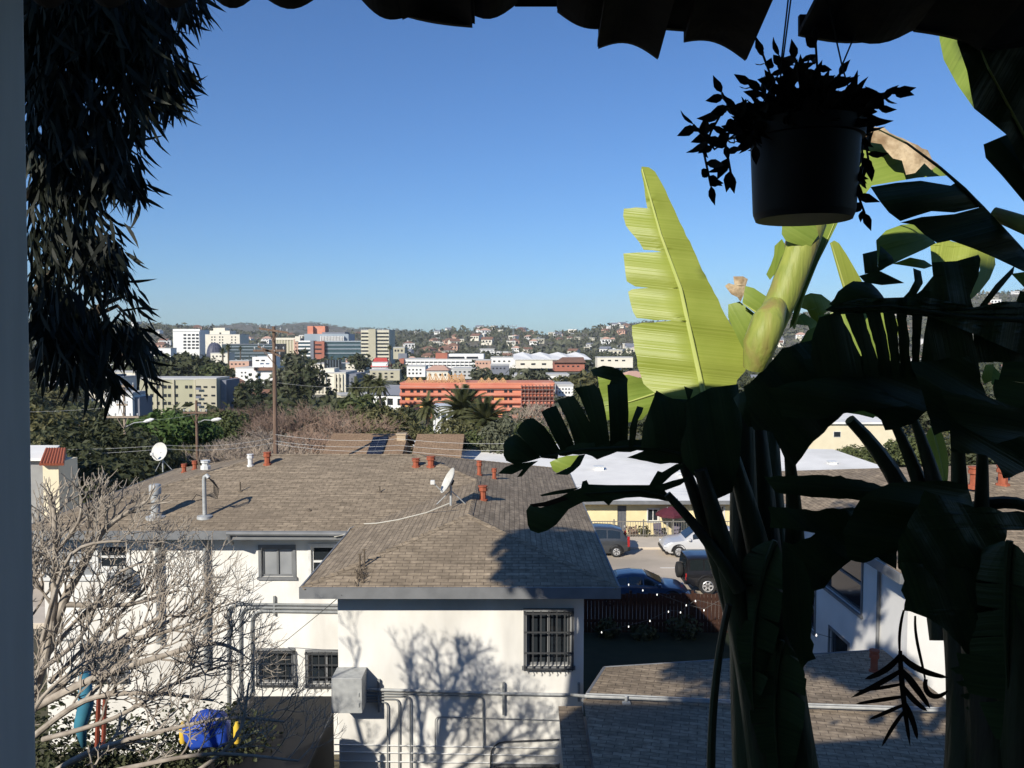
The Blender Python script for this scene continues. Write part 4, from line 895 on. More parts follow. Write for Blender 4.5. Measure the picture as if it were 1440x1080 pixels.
b = MB(); c = P(392, 490, 57.6); b.lathe([(0, -.45), (.2, -.45), (.22, -.3), (.22, .3), (.15, .38), (0, .4)], c, 10); b.lathe([(.04, .4), (.05, .6), (0, .62)], c, 6)
upole('utility_pole', 'pale utility pole with three crossarms and a street lamp, at left', 174, 540, 60, [(543, 163, 190, 0), (569, 166, 181, 0), (586, 152, 197, 0)], .14, M['polepale'], (203, 593, 600))
upole('utility_pole', 'dark utility pole with a street lamp beside the green tree', 276, 563, 63, [(580, 259, 293, 0)], .15, M['pole'], (298, 591, 594))
def wire(label, pts, r=.012, m='wirepale', group='overhead wires', sag=.25):
    pts = [Vector(p) for p in pts]; out = []
    for a, c in zip(pts, pts[1:]):
        for i in range(10): t = i / 10; q = a.lerp(c, t); q.z -= sag * 4 * t * (1 - t); out.append(q)
    out.append(pts[-1]); b = MB(); b.tube(out, r, 4)
    tag(b.build('overhead_wire', M[m], loc=pts[0]), label, 'wire', group)
wire('upper pale wire running left from the tall pole across the dark trees', [P(-60, 627, 50), P(232, 626, 54), P(383, 616, 57.7)])
wire('lower pale wire running left from the tall pole past the dish', [P(-60, 636, 50), P(232, 631, 54), P(383, 623, 57.7)])
wire('upper pale wire running right from the tall pole over the tan roofs', [P(387, 611, 57.7), P(560, 617, 55), P(790, 620, 52), P(1130, 622, 49)])
wire('middle pale wire running right from the tall pole over the tan roofs', [P(387, 620, 57.7), P(560, 626, 55), P(790, 630, 52), P(1130, 634, 49)])
wire('lowest pale wire running right from the tall pole over the tan roofs', [P(387, 624, 57.7), P(560, 633, 55), P(790, 641, 52), P(1130, 648, 49)])
wire('high thin wire from the tall pole over the bare trees', [P(390, 538, 57.7), P(560, 542, 60), P(900, 545, 66), P(1300, 540, 74)], .008)
wire('thin wire from the pale pole towards the left edge', [P(172, 571, 59.8), P(-60, 577, 58)], .008)
wire('thin wire linking the pale pole and the dark lamp pole', [P(176, 588, 59.8), P(276, 582, 62.8)], .008)
# ================================================================== TREES
def mb_crown(lobes, seed, n, size, up=.2):
    rr = random.Random(seed); b = MB(); tot = sum(l[3] ** 2 for l in lobes)
    for (x, y, z, r) in lobes: leafblob(b, (x, y, z), (r, r, r * .85), int(n * r * r / tot), size, rr, up)
    return b
def broadleaf(seed, n, size, kind='round'):          # unit tree: 1 m tall, crown about .9 wide
    rr = random.Random(seed); lobes = []
    if kind == 'round':
        for i in range(9):
            w = i * 2.4; r = .20 + .05 * rr.random(); lobes.append((math.cos(w) * .22 * rr.uniform(.6, 1.2), math.sin(w) * .22 * rr.uniform(.6, 1.2), rr.uniform(.40, .76), r))
        lobes.append((0, 0, .60, .28))
    elif kind == 'tall':
        for i in range(10): w = i * 2.4; q = .25 + .7 * i / 10; lobes.append((math.cos(w) * .10, math.sin(w) * .10, q, .15 * (1.25 - abs(q - .5))))
    elif kind == 'wide':
        for i in range(11): w = i * 2.4; d = .38 * math.sqrt((i + 1) / 11); lobes.append((math.cos(w) * d, math.sin(w) * d, .70 - d * .35 + .08 * rr.random(), .19))
    else:
        for i in range(7): q = .08 + .86 * i / 6; lobes.append((0, 0, q, .10 * (1.15 - q) + .03))
    crown = mb_crown(lobes, seed + 1, n, size)
    tr = MB(); tr.tube([(0, 0, -.05), (.01, 0, .2), (0, .01, .45)], [.035, .026, .016], 7)
    if kind != 'cyp':
        for i in range(6):
            w = i * 1.05; tr.tube([(0, 0, .2 + .03 * i), (math.cos(w) * .1, math.sin(w) * .1, .40 + .03 * i), (math.cos(w) * .24, math.sin(w) * .24, .58 + .03 * i)], [.015, .010, .004], 5)
    return crown, tr
protos = {}
def tree_proto(key, crownmat, builder):
    crown, tr = builder(); protos[key] = (crown, tr, crownmat)
meshes = {}
def plant_tree(key, loc, h, wid, label, cat='tree', group=None, rz=0, name='broadleaf_tree', cm=None):
    """h height, wid crown width scale (1 = natural)"""
    crown, tr, m = protos[key]; mk = (key, cm or m)
    root = empty(name, loc, label, cat, group, rz); root.scale = (h * wid, h * wid, h)
    if mk not in meshes:
        a = crown.build('crown', M[cm or m]); t = tr.build('trunk', M['bark']); meshes[mk] = (a.data, t.data); a.parent = root; t.parent = root
    else:
        for nm, me in zip(('crown', 'trunk'), meshes[mk]):
            o = bpy.data.objects.new(nm, me); scene.collection.objects.link(o); o.parent = root
    return root
tree_proto('near1', 'f_olive', lambda: broadleaf(1, 4200, .028)); tree_proto('near2', 'f_dark', lambda: broadleaf(2, 4200, .028, 'wide')); tree_proto('near3', 'f_mid', lambda: broadleaf(3, 3600, .03, 'tall'))
tree_proto('far1', 'f_dark', lambda: broadleaf(4, 420, .075)); tree_proto('far2', 'f_mid', lambda: broadleaf(5, 420, .075, 'wide')); tree_proto('far3', 'f_grey', lambda: broadleaf(6, 380, .07, 'tall'))
tree_proto('cypress', 'f_cyp', lambda: broadleaf(7, 900, .03, 'cyp'))
def bare(seed, depth=6, spread=.62, start=4):
    rr = random.Random(seed); b = MB()
    def grow(p, d, L, r, k):
        q = p + d * L; mid = p.lerp(q, .5) + Vector((rr.gauss(0, .03), rr.gauss(0, .03), rr.gauss(0, .02))) * L * 2
        b.tube([p, mid, q], [r, r * .85, r * .7], 5 if k > 3 else 3, cap=False)
        if k == 0: return
        for i in range(3 if rr.random() < .55 else 2):
            a = d.orthogonal().normalized(); w = rr.random() * 6.283; a = a * math.cos(w) + d.cross(a) * math.sin(w)
            grow(q, (d + a * spread * rr.uniform(.5, 1.3) + Vector((0, 0, .14))).normalized(), L * rr.uniform(.68, .86), r * .64, k - 1)
    for i in range(start):
        w = i * 6.283 / start + rr.random(); grow(Vector((0, 0, .06)), Vector((math.cos(w) * .35, math.sin(w) * .35, 1)).normalized(), .2, .02, depth)
    tr = MB(); tr.tube([(0, 0, -.05), (0, 0, .1)], [.04, .026], 7); return b, tr
tree_proto('bare1', 'twig', lambda: bare(11)); tree_proto('bare2', 'twiggrey', lambda: bare(12, 6, .75)); 
def palm(seed, nf, fl, trunk_h, drop=1.0):
    rr = random.Random(seed); b = MB()
    for i in range(nf):
        w = i * 2.39996; el = lerp(1.35, -.55, (i + .5) / nf) + rr.gauss(0, .08); d = Vector((math.cos(w) * math.cos(el), math.sin(w) * math.cos(el), math.sin(el)))
        pts = []; p = Vector((0, 0, trunk_h)); L = fl * rr.uniform(.85, 1.1); dd = d.copy()
        for k in range(8): pts.append(p.copy()); p = p + dd * L / 7; dd = (dd + Vector((0, 0, -.13 * drop))).normalized()
        b.tube(pts, [.009 * fl * 4 * (1 - k / 9) * .25 for k in range(8)], 3, cap=False)
        for k in range(1, 8):
            t = (pts[k] - pts[k - 1]).normalized(); s = t.cross(Vector((0, 0, 1))); s = s.normalized() if s.length > 1e-3 else Vector((1, 0, 0))
            for f in (0, .33, .66):
                q = pts[k - 1].lerp(pts[k], f); ll = L * .26 * (1 - .55 * abs(k / 7 - .45))
                for sg in (1, -1):
                    e = q + (s * sg + t * .7 + Vector((0, 0, -.35))).normalized() * ll; wv = t * L * .034
                    b.add([q - wv, q + wv, e], [(0, 1, 2)])
    tr = MB(); tr.tube([(0, 0, -.05), (.005, 0, trunk_h * .5), (0, 0, trunk_h)], [.032, .024, .028], 8)
    return b, tr
tree_proto('datepalm', 'f_palm', lambda: palm(21, 70, .36, .66)); tree_proto('fanpalm', 'f_palm', lambda: palm(22, 40, .12, .9, 1.6)); tree_proto('palmfat', 'f_palm', lambda: palm(23, 54, .25, .72, 1.6))
def tr_px(key, u, vtop, D, wid, label, **k):        # a tree whose top shows at (u, vtop) and stands at distance D
    t = P(u, vtop, D); z = gz(D) - .2; return plant_tree(key, (t.x, D, z), t.z - z, wid, label, rz=rng.random() * 6, **k)
TL = [
 ('near1', 66, 543, 66, 1.15, 'olive green tree nearest the left post, tallest of its cluster', 'f_olive'), ('near2', 128, 570, 60, 1.1, 'dark bushy tree right of the tall olive tree at left', 'f_dark'),
 ('near1', 32, 590, 56, 1.0, 'brownish tree half behind the left post', 'f_olive'), ('near2', 178, 598, 57, 1.0, 'dark tree behind the left satellite dish', 'f_dark'), ('near1', 98, 600, 53, 1.1, 'dense dark tree above the red tiled porch', 'f_dark'),
 ('near2', 238, 560, 78, 1.05, 'bright green tree in front of the pale green flats', 'f_bright'), ('near1', 205, 572, 80, 1.0, 'green tree left of the bright one by the pale green flats', 'f_mid'), ('near1', 268, 610, 70, 1.0, 'olive tree right of the dark lamp pole', 'f_olive'), ('near2', 225, 625, 62, 1.1, 'low dark tree behind the dish and clay vents', 'f_dark'), ('near2', 140, 622, 50, 1.2, 'dark tree right of the red tiled porch', 'f_dark'), ('near1', 320, 565, 110, 1.0, 'dark green tree at the right end of the pale green flats', 'f_mid'),
 ('near1', 545, 556, 92, 1.1, 'olive tree left of the orange flats', 'f_olive'), ('near2', 575, 583, 96, 1.0, 'olive green tree under the left end of the orange flats', 'f_mid'), ('near1', 520, 590, 78, 1.1, 'brown green tree behind the solar panel roof', 'f_olive'), ('near1', 596, 592, 88, .8, 'pale green tree left of the yellow cottage', 'f_olive'),
 ('near1', 652, 574, 84, 1.0, 'tall yellowish tree below the date palms', 'f_olive'), ('near2', 672, 592, 74, 1.0, 'full green tree right of the tan roofs', 'f_mid'), ('near1', 705, 588, 73, .9, 'green tree between the palms and the dark torn leaf', 'f_mid'), ('near3', 700, 585, 71, .9, 'upright blue green tree beside the dark torn leaf', 'f_grey'), ('near2', 735, 582, 90, 1.0, 'green tree behind the tip of the dark torn leaf', 'f_mid'), ('near1', 760, 600, 80, 1.1, 'dark green tree behind the torn leaf fingers', 'f_mid'),
 ('near2', 1215, 618, 84, 1.2, 'rounded green tree behind the white roof end, between leaf stems', 'f_mid'), ('near1', 1255, 622, 80, 1.0, 'olive tree right of the rounded one behind the white roof end', 'f_olive'), ('near2', 1300, 600, 76, 1.2, 'dark tree behind the right-hand leaf stems', 'f_mid'), ('near1', 1100, 612, 95, 1.0, 'dark tree behind the white roof and the leaf trunk', 'f_mid'), ('near1', 1060, 530, 130, 1.0, 'dark tree seen just right of the big lit leaf', 'f_dark'), ('near2', 1370, 600, 70, 1.2, 'dark tree behind the right-hand clay vents', 'f_dark'),
 ('far1', 250, 489, 420, 1.2, 'large dark tree below the white tower', 'f_dark'), ('far1', 225, 492, 430, 1.2, 'large dark tree left of the one below the white tower', 'f_dark'), ('far2', 276, 494, 420, 1.3, 'large dark tree right of the one below the white tower', 'f_dark'), ('far1', 200, 500, 440, 1.2, 'dark tree at the left of the big tree row', 'f_dark'), ('far2', 300, 505, 400, 1.0, 'green tree in front of the glass dome', 'f_mid'), ('far3', 415, 488, 330, 1.0, 'tall grey green tree right of the tall pole', 'f_grey'), ('far1', 430, 500, 320, 1.0, 'dark tree right of the tall grey green one', 'f_dark'), ('far1', 400, 508, 330, .9, 'dark tree just right of the tall pole', 'f_grey'), ('far1', 505, 493, 600, 1.1, 'dark tree below the beige tower', 'f_dark'), ('far1', 560, 505, 480, 1.0, 'green tree right of the red roof', 'f_grey'), ('far2', 800, 520, 300, 1.2, 'large olive tree behind the right end of the orange flats', 'f_olive'), ('far1', 835, 515, 280, 1.2, 'large green tree beside the curled leaf', 'f_olive'), ('far1', 745, 512, 330, 1.3, 'grey green tree behind the orange flats', 'f_grey'), ('far2', 700, 518, 330, 1.0, 'dark tree behind the timber roof frames', 'f_dark'), ('far1', 680, 512, 400, 1.1, 'dark tree behind the pale hip roofed house', 'f_grey')]
for k, u, v, D, w, lab, cm in TL: tr_px(k, u, v, D, w, lab, cm=cm)
for k, u, v, D, w, lab in [('bare2', 330, 590, 66, 1.15, 'bare grey tree left of the tall pole'), ('bare2', 372, 572, 72, 1.1, 'bare grey tree in front of the tall pole foot'), ('bare1', 405, 545, 88, 1.1, 'bare brown tree just right of the tall pole'), ('bare1', 440, 538, 96, 1.1, 'bare brown tree below the cream pilastered building'), ('bare1', 480, 550, 84, 1.1, 'bare brown tree left of the tan roofs'), ('bare2', 500, 562, 92, 1.1, 'bare tree beyond the solar panel roof'), ('bare1', 430, 575, 70, 1.1, 'low bare brown tree behind the shingle ridge'), ('bare2', 285, 598, 68, .9, 'bare tree beside the dark lamp pole'), ('bare1', 350, 545, 120, 1.0, 'far bare brown tree behind the tall pole'), ('bare2', 750, 545, 140, 1.0, 'bare tree in front of the netted end of the orange flats'), ('bare1', 470, 590, 74, 1.2, 'low bare tree left of the solar panel roof'), ('bare2', 395, 590, 66, 1.2, 'low bare tree right of the tall pole foot')]:
    tr_px(k, u, v, D, w * 1.3, lab, name='bare_tree')
for k, u, v, D, w, lab in [('palmfat', 601, 548, 128, 1.0, 'shaggy palm left of the portico house'), ('datepalm', 651, 541, 112, 1.0, 'taller date palm in front of the orange flats'), ('datepalm', 682, 557, 100, 1.0, 'shorter date palm right of the portico house'), ('fanpalm', 321, 482, 500, .8, 'slender palm right of the glass dome'), ('fanpalm', 313, 488, 480, .8, 'slender palm left of another by the glass dome'), ('palmfat', 518, 518, 260, 1.0, 'palm right of the cream pilastered building'), ('palmfat', 534, 524, 240, 1.0, 'palm beside the grey street, left of the orange flats'), ('palmfat', 500, 528, 240, 1.0, 'palm at the shaded end of the cream pilastered building'), ('palmfat', 322, 512, 400, 1.0, 'short palm beside the tall cypresses'), ('fanpalm', 548, 484, 640, .9, 'palm right of the beige tower foot'), ('fanpalm', 338, 486, 700, .8, 'far slender palm over the dark glass offices'), ('palmfat', 818, 535, 230, 1.1, 'palm beside the curled leaf')]:
    tr_px(k, u, v, D, w, lab, name='palm_tree', cat='palm')
for u, v, D, lab in [(347, 528, 300, 'cypress left of three by the white block'), (352, 524, 300, 'tallest cypress of the left pair by the white block'), (361, 527, 300, 'cypress right of the pair by the white block'), (364, 524, 300, 'rightmost cypress by the white block'), (462, 526, 330, 'dark cypress in front of the cream pilastered building'), (666, 505, 420, 'thin dark cypress by the white car park')]:
    tr_px('cypress', u, v, D, 1.0, lab, name='cypress_tree', cat='cypress')
# ================================================================== THE CITY
M['cwhite'] = mat('white concrete', (.80, .79, .76), (.74, .73, .70), .2, .9); M['ccream'] = mat('pale cream concrete', (.74, .69, .58), (.68, .63, .52), .2, .9); M['cbeige'] = mat('beige concrete', (.62, .58, .45), (.55, .51, .40), .1, .9)
M['cglass'] = mat('office glass', (.05, .09, .105), (.035, .065, .08), .05, .15, spec=.6); M['cglassd'] = mat('dark office glass', (.03, .045, .05), (.05, .07, .075), .06, .2, spec=.5); M['cblue'] = mat('blue grey cladding', (.30, .35, .39), (.25, .30, .34), .1, .6); M['cwin'] = mat('dark windows', (.02, .022, .026), rough=.3)
M['corange'] = mat('orange red cladding', (.62, .25, .15), (.54, .185, .125), .12, .8, c3=(.62, .31, .22), scale3=.16); M['cbrick'] = mat('red brick', (.40, .15, .10), (.33, .12, .08), .2, .9); M['cgreen'] = mat('pale green stucco', (.42, .40, .28), (.36, .345, .24), .15, .9); M['csage'] = mat('sage stucco', (.47, .43, .32), (.41, .38, .28), .15, .9); M['cgrey'] = mat('grey stucco far', (.20, .21, .24), (.16, .17, .20), .2, .9)
M['cred'] = mat('red metal roof', (.50, .075, .06), (.42, .06, .05), .2, .7); M['cpink'] = mat('pink stucco', (.58, .36, .27), (.5, .31, .23), .2, .9); M['cbrown'] = mat('brown roof far', (.24, .13, .09), (.18, .10, .07), .2, .9); M['croof'] = mat('pale flat roof', (.52, .51, .49), (.42, .42, .41), .2, .9)
HERO = []
class Bld:
    def __init__(s, name, label, cat, u0, u1, vt, D, depth, wm, roof='croof', vb=None, yaw=0, parapet=.6):
        a, c = P(u0, vt, D), P(u1, vt, D); s.x0, s.x1, s.y0, s.y1, s.zt = a.x, c.x, D, D + depth, a.z
        s.zb = gz(D) - .5 if vb is None else P(u0, vb, D).z
        s.root = empty(name, ((a.x + c.x) / 2, D, gz(D)), label, cat); s.D = D; HERO.append((u0, u1, vt, D))
        b = MB(); b.box(s.x0, s.x1, s.y0, s.y1, s.zb, s.zt); s.wall = b.build('wall', M[wm], s.root)
        b = MB(); b.box(s.x0 - .15, s.x1 + .15, s.y0 - .15, s.y1 + .15, s.zt + .001, s.zt + parapet)
        s.roof = b.build('roof', M[roof], s.root)
    def block(s, nm, m, u0, u1, v0, v1, off=0, depth=6):    # a volume on the building given by its picture rectangle
        D = s.D + off; a, c = P(u0, v1, D), P(u1, v0, D); b = MB(); b.box(a.x, c.x, D, D + depth, a.z, c.z); return b.build(nm, M[m], s.root)
    def band(s, nm, m, u0, u1, v0, v1, proud=.25): return s.block(nm, m, u0, u1, v0, v1, -proud, proud - .003)
    def win(s, u0, u1, v0, v1, m='cwin', proud=.12): return s.band('window', m, u0, u1, v0, v1, proud)
    def grid(s, us, vs, w, h, m='cwin', proud=.12):
        for v in vs:
            for u in us: s.win(u - w / 2, u + w / 2, v - h / 2, v + h / 2, m, proud)
B = Bld('white_tower', 'white concrete tower with deep dark windows on its right half', 'tower', 243, 280, 464, 1200, 40, 'cwhite', vb=512)
B.grid([260, 266, 272, 277.5], [471, 475.8, 480.5, 485, 489.5], 4, 2.6); B.band('parapet', 'cwhite', 243, 281, 462.6, 466, 1)
B = Bld('cream_tower', 'stepped cream tower block right of the white tower', 'tower', 288.5, 337, 470.5, 1150, 40, 'ccream', vb=508)
B.block('upper_storey', 'ccream', 295, 323, 465, 471, 4, 25); B.block('roof_storey', 'ccream', 300, 316, 461, 466, 6, 18)
for v in (474, 478, 482, 486):
    for u in (298, 302, 309, 313, 326, 331): B.win(u - .9, u + .9, v - .9, v + .9)
B.win(308.5, 311, 467.5, 470)
# glass dome hall
c = P(299, 503, 1000); root = empty('glass_dome', (c.x, 1000, gz(1000)), 'dark glass dome below the cream tower', 'dome'); HERO.append((288, 312, 483, 1000))
b = MB(); n = 16; R0 = 10.5; vs = []
for i in range(9):
    t = i / 8 * math.pi / 2
    for j in range(n + 1):
        w = math.pi * 2 * j / n; vs.append((c.x - 1.2 * (1 - math.cos(w)) * math.sin(t) + math.cos(w) * R0 * math.cos(t) ** .8, 1010 + math.sin(w) * R0 * math.cos(t) ** .8, c.z - 8 + 26 * math.sin(t)))
b.add(vs, [(i * (n + 1) + j, i * (n + 1) + j + 1, (i + 1) * (n + 1) + j + 1, (i + 1) * (n + 1) + j) for i in range(8) for j in range(n)]); M['domeglass'] = brickmat('dome panes', (.07, .075, .11), (.055, .06, .09), (.12, .12, .15), 3, 3, .2, rough=.3, offset=0); b.build('shell', M['domeglass'], root)
b = MB(); b.lathe([(R0 * 1.05, c.z - 14), (R0 * 1.05, c.z - 7.9)], (c.x, 1010, 0), 16); b.build('base', M['cgrey'], root)
B = Bld('glass_offices', 'long dark glass offices with pale floor bands', 'office', 312, 386, 484.5, 950, 50, 'cglassd', vb=514, roof='cgrey')
for v in (487, 491.5, 496, 500.5, 505): B.band('floor_band', 'cblue', 320, 386, v, v + .9, .6)
B = Bld('white_block', 'bright white block just left of the tall pole', 'building', 331, 384, 518, 520, 26, 'cwhite', vb=560)
B.block('upper_block', 'cwhite', 355, 384, 502, 518.6, 3, 16); B.block('roof_storey', 'cwhite', 376, 384, 498, 503, 6, 8); B.band('roof_tiles', 'cbrown', 357, 384, 516.5, 521, 2); B.grid([340, 345], [524, 529], 2, 2); B.grid([362, 370], [507], 5, 2)
B = Bld('green_offices', 'olive green offices behind the tall pole', 'office', 384, 415, 476, 1080, 40, 'cgreen', vb=506)
for u in range(388, 414, 4): B.band('pilaster', 'cbeige', u, u + 1.2, 478, 500, .6)
B.band('cornice', 'ccream', 384, 416, 475, 478, 1)
B = Bld('pink_tower', 'pink tower beside the olive green offices', 'tower', 413, 422, 477, 1060, 20, 'cpink', vb=506); B.band('cornice', 'ccream', 415, 422, 473, 480, 1.5); B.grid([416, 419.5], [483, 488, 493], 1.6, 2)
# hospital group
B = Bld('hospital', 'large hospital with orange tower, brick bay and banded glass wing', 'hospital', 456, 507, 480, 1000, 60, 'cglass', vb=515)
for v in (479.6, 484.5, 490, 496): B.band('floor_band', 'cblue', 456, 508, v, v + 1.3, 1.2)
B.block('tower', 'corange', 432.5, 440, 458.5, 482, 8, 20); B.block('tower_wing', 'corange', 440.2, 457, 458.5, 470, 14, 20); B.block('upper_storey', 'cblue', 428, 490, 469.5, 480, 6, 40)
for i in range(16): u = 452 + i * 2.1; B.band('mullion', 'cwhite', u, u + .8, 472.5, 479.2, -5)
B.block('penthouse', 'cgrey', 453, 485, 467.2, 470.5, 10, 30)
B.block('brick_bay', 'cbrick', 441, 455.8, 480, 505, -6, 30)
for v in (484, 490, 496): o = B.block('window', 'cwin', 443, 452, v, v + 1.8, -6.4, .38)
B.block('stair_shaft', 'cgrey', 436.5, 440.8, 479, 505, -8, 20)
B.block('curved_bay', 'cglass', 420, 436, 479, 505, -3, 25)
for v in (479, 484, 489, 494, 499): B.block('bay_band', 'cwhite', 419.5, 436.4, v, v + 2.1, -4, .98)
B = Bld('beige_tower', 'tall beige tower with dark window bands', 'tower', 507.5, 547, 464.5, 900, 45, 'cbeige', vb=520)
B.block('stair_core', 'csage', 518.5, 528, 462.8, 512, -2.5, 20)
for i in range(8):
    v = 467.5 + i * 5; B.win(508, 518, v, v + 2.2, 'cwin', .2); B.win(529, 546.6, v, v + 2.2, 'cwin', .2)
B = Bld('red_roof_hall', 'low hall with a bright red metal roof', 'building', 523, 545, 510, 700, 22, 'cwhite', vb=525); 
b = MB(); a, c = P(521, 516, 699), P(546, 516, 699); t0_, t1_ = P(527, 503, 712), P(544, 503, 712); b.poly([a, c, t1_, t0_]); b.poly([c, Vector((c.x, 724, c.z)), t1_]); b.poly([Vector((a.x, 724, a.z)), a, t0_]); b.build('pitched_roof', M['cred'], B.root); B.grid([527, 532, 537, 542], [519], 2, 1.6)
B = Bld('solar_carport', 'long roof carrying a dark solar array above the cream pilastered building', 'building', 444, 512, 512, 620, 24, 'ccream', vb=528, roof='croof')
o = B.block('solar_array', 'cwin', 456, 480, 506, 519, -4, .3)
for u in (460, 464, 468, 472, 476): B.block('array_rib', 'cblue', u, u + .3, 506.2, 518.8, -4.2, .19)
B.grid([447, 451, 486, 491, 496, 501, 506], [517], 2.6, 1.6)
B = Bld('pilastered_building', 'cream building with tall pilasters below the hospital', 'building', 438, 486, 525, 400, 30, 'ccream', vb=560)
for u in (441, 446, 451, 456, 470, 475, 480): B.band('pilaster', 'cbeige', u, u + 2, 526, 552, .8)
B.block('entrance_block', 'ccream', 456, 470, 518, 528, 1, 12); B.grid([444.8, 449.8, 454.5, 473.5, 478.5], [534, 543], 1.4, 5)
B.block('side_wing', 'cgrey', 486.3, 501, 526, 556, 2, 26); B.grid([490, 495], [533, 541], 1.5, 3)  # side_wing: grey colour stands in for shade on this end
B = Bld('white_car_park', 'long white banded car park under the hills', 'car park', 568, 672, 505.5, 720, 40, 'cwhite', vb=528)
B.block('brick_end', 'cbrick', 561.5, 568, 504.5, 518, -2, 20); B.block('brick_block', 'cbrick', 612.5, 629, 496.5, 506, 4, 20); B.block('upper_hall', 'cwhite', 629.5, 680, 498, 505.6, 6, 30)
for u0, u1 in ((631, 653), (656, 672)): B.block('window', 'cwin', u0, u1, 501.5, 505, 5.5, .4)
for v in (508.5, 513, 517.5): B.win(570, 670, v, v + 1.7, 'cwin', .2)
for i in range(16): u = 572 + i * 6.2; B.band('column', 'cwhite', u, u + .9, 508, 520, .5)
B = Bld('white_warehouse', 'broad white roofed warehouse under the hills', 'warehouse', 725, 822, 506, 700, 70, 'ccream', vb=518, roof='cwhite')
b = MB(); z0_, z1_ = P(700, 507, 700).z, P(700, 498, 770).z; xa, xb = P(722, 507, 700).x, P(832, 507, 700).x
for k in range(4):
    u0_, u1_ = lerp(xa, xb, k / 4), lerp(xa, xb, (k + 1) / 4); b.poly([(u0_, 699, z0_ + .8), (u1_, 699, z0_ + .8), (u1_, 770, z1_), ((u0_ + u1_) / 2, 770, z1_ + 2), (u0_, 770, z1_)])
b.build('sloped_roof', M['cwhite'], B.root); B.grid([735, 750, 765, 780], [512], 6, 2.5)
B = Bld('brick_school', 'red brown brick hall right of the white warehouse', 'building', 780, 822, 509.5, 620, 30, 'cbrick', vb=522, roof='cbrown')
b = MB(); a, c = P(778, 510, 618), P(824, 510, 618); e = P(805, 502, 640); b.poly([a, c, Vector((e.x + 8, 635, e.z)), Vector((e.x - 8, 635, e.z))]); b.build('pitched_roof', M['cbrown'], B.root); B.grid([785, 792, 799, 806, 813], [515], 3, 2)
B = Bld('pale_hall', 'pale flat hall left of the brick hall row, below the hillside', 'building', 690, 726, 503, 780, 30, 'cwhite', vb=518); B.grid([695, 702, 709, 716], [508], 3, 2)
B = Bld('grey_deck', 'grey concrete deck building right of the beige tower', 'building', 553, 569, 489, 800, 22, 'csage', vb=505); B.grid([556, 560, 565], [493], 2.4, 3); B.block('lower_storey', 'cgrey', 560, 572, 497, 506, -4, 10)
B = Bld('hip_roof_house', 'pale house with a tan hip roof behind the orange flats', 'house', 600, 630, 523, 330, 14, 'ccream', vb=545); B.grid([605, 612, 619, 626], [527], 2.4, 3)
b = MB(); X0, X1, Yq, Yr, Zq = B.x0 - .6, B.x1 + .6, B.y0 - .6, B.y1 + .6, B.zt + .62; b.poly([(X0, Yq, Zq), (X1, Yq, Zq), (X1 - 2.6, Yq + 7, Zq + 1.8), (X0 + 2.6, Yq + 7, Zq + 1.8)]); b.poly([(X1, Yq, Zq), (X1, Yr, Zq), (X1 - 2.6, Yq + 7, Zq + 1.8)]); b.poly([(X0, Yr, Zq), (X0, Yq, Zq), (X0 + 2.6, Yq + 7, Zq + 1.8)]); b.build('pitched_roof', M['cpink'], B.root)
# orange flats under construction
B = Bld('orange_flats', 'long orange four storey flats under construction with timber roof frames', 'flats', 563, 779, 540, 254, 16, 'corange', vb=600, roof='corange', parapet=.4)
M['ogrid'] = mat('dark orange ledge', (.36, .10, .055)); M['oyellow'] = mat('yellow sheathing', (.66, .37, .12), (.60, .32, .10), .4, .9); M['timber'] = mat('new timber', (.56, .34, .17), (.48, .28, .13), 2, .9); M['net'] = mat('scaffold net', (.50, .30, .25), (.42, .25, .21), .5, .9)
for k, v in enumerate((545.5, 556, 566.5, 577, 587)): B.band('ledge', 'ogrid', 562, 780, v, v + 1.2, 1.0); B.band('ledge_face', 'corange', 562, 780, v - 3.6, v - .1, .8)
for k, v in enumerate((551.5, 562, 572.5, 582.5)):
    for u in ((567, 579, 588, 597, 607, 618, 636, 646, 662, 667, 687, 692, 711, 718, 738, 754, 768) if k < 3 else (687, 692, 711, 718, 746)):
        if k == 3 and u < 680: continue
        B.win(u - 2.1, u + 2.1, v - 3.1, v + 2.9, 'cwin', .2)
for u0, u1, v0, v1 in ((570, 576, 558.5, 566), (583, 592, 558.5, 566), (600, 606, 558, 566), (566, 600, 570, 576), (670, 686, 570, 576), (695, 709, 559, 566), (722, 733, 580, 586), (694, 708, 579, 586)): B.band('sheathing', 'oyellow', u0, u1, v0, v1, .15)
for i in range(10): u = 733 + i * 5; B.band('scaffold_pole', 'net', u, u + .35, 541, 590, 1.6)
for v in (543, 548, 553, 558, 563, 568, 573, 578, 583, 588): B.band('scaffold_rail', 'net', 732, 780, v, v + .35, 1.5)
def truss(u, D, w, h):
    a = P(u, 540, D); b = MB()
    for q in ((0, 0, w / 2, h), (w / 2, h, w, 0), (0, 0, w, 0), (w * .5, 0, w * .5, h), (w * .25, 0, w * .5, h * .6), (w * .75, 0, w * .5, h * .6)): b.tube([(a.x + q[0], D, a.z + .45 + q[1]), (a.x + q[2], D, a.z + .45 + q[3])], .13, 4)
    b.build('roof_truss', M['timber'], B.root)
for D in (255, 259, 263, 267): 
    for u in (570, 578, 586): truss(u, D, 2.2, 1.6)
    for u in (598, 607, 616, 625, 634, 643): truss(u, D, 2.6, 2.9)
    for u in (672, 682, 692, 702): truss(u, D, 2.3, 1.5)
b = MB(); a, c = P(634, 540, 258), P(653, 528, 258); 
for i in range(8): x = lerp(a.x, c.x, i / 7); b.box(x - .1, x + .1, 258, 258.2, a.z + .4, c.z)
for i in range(4): z = lerp(a.z + .5, c.z, i / 3); b.box(a.x, c.x, 257.8, 257.99, z - .1, z + .1)
b.build('timber_wall', M['timber'], B.root)
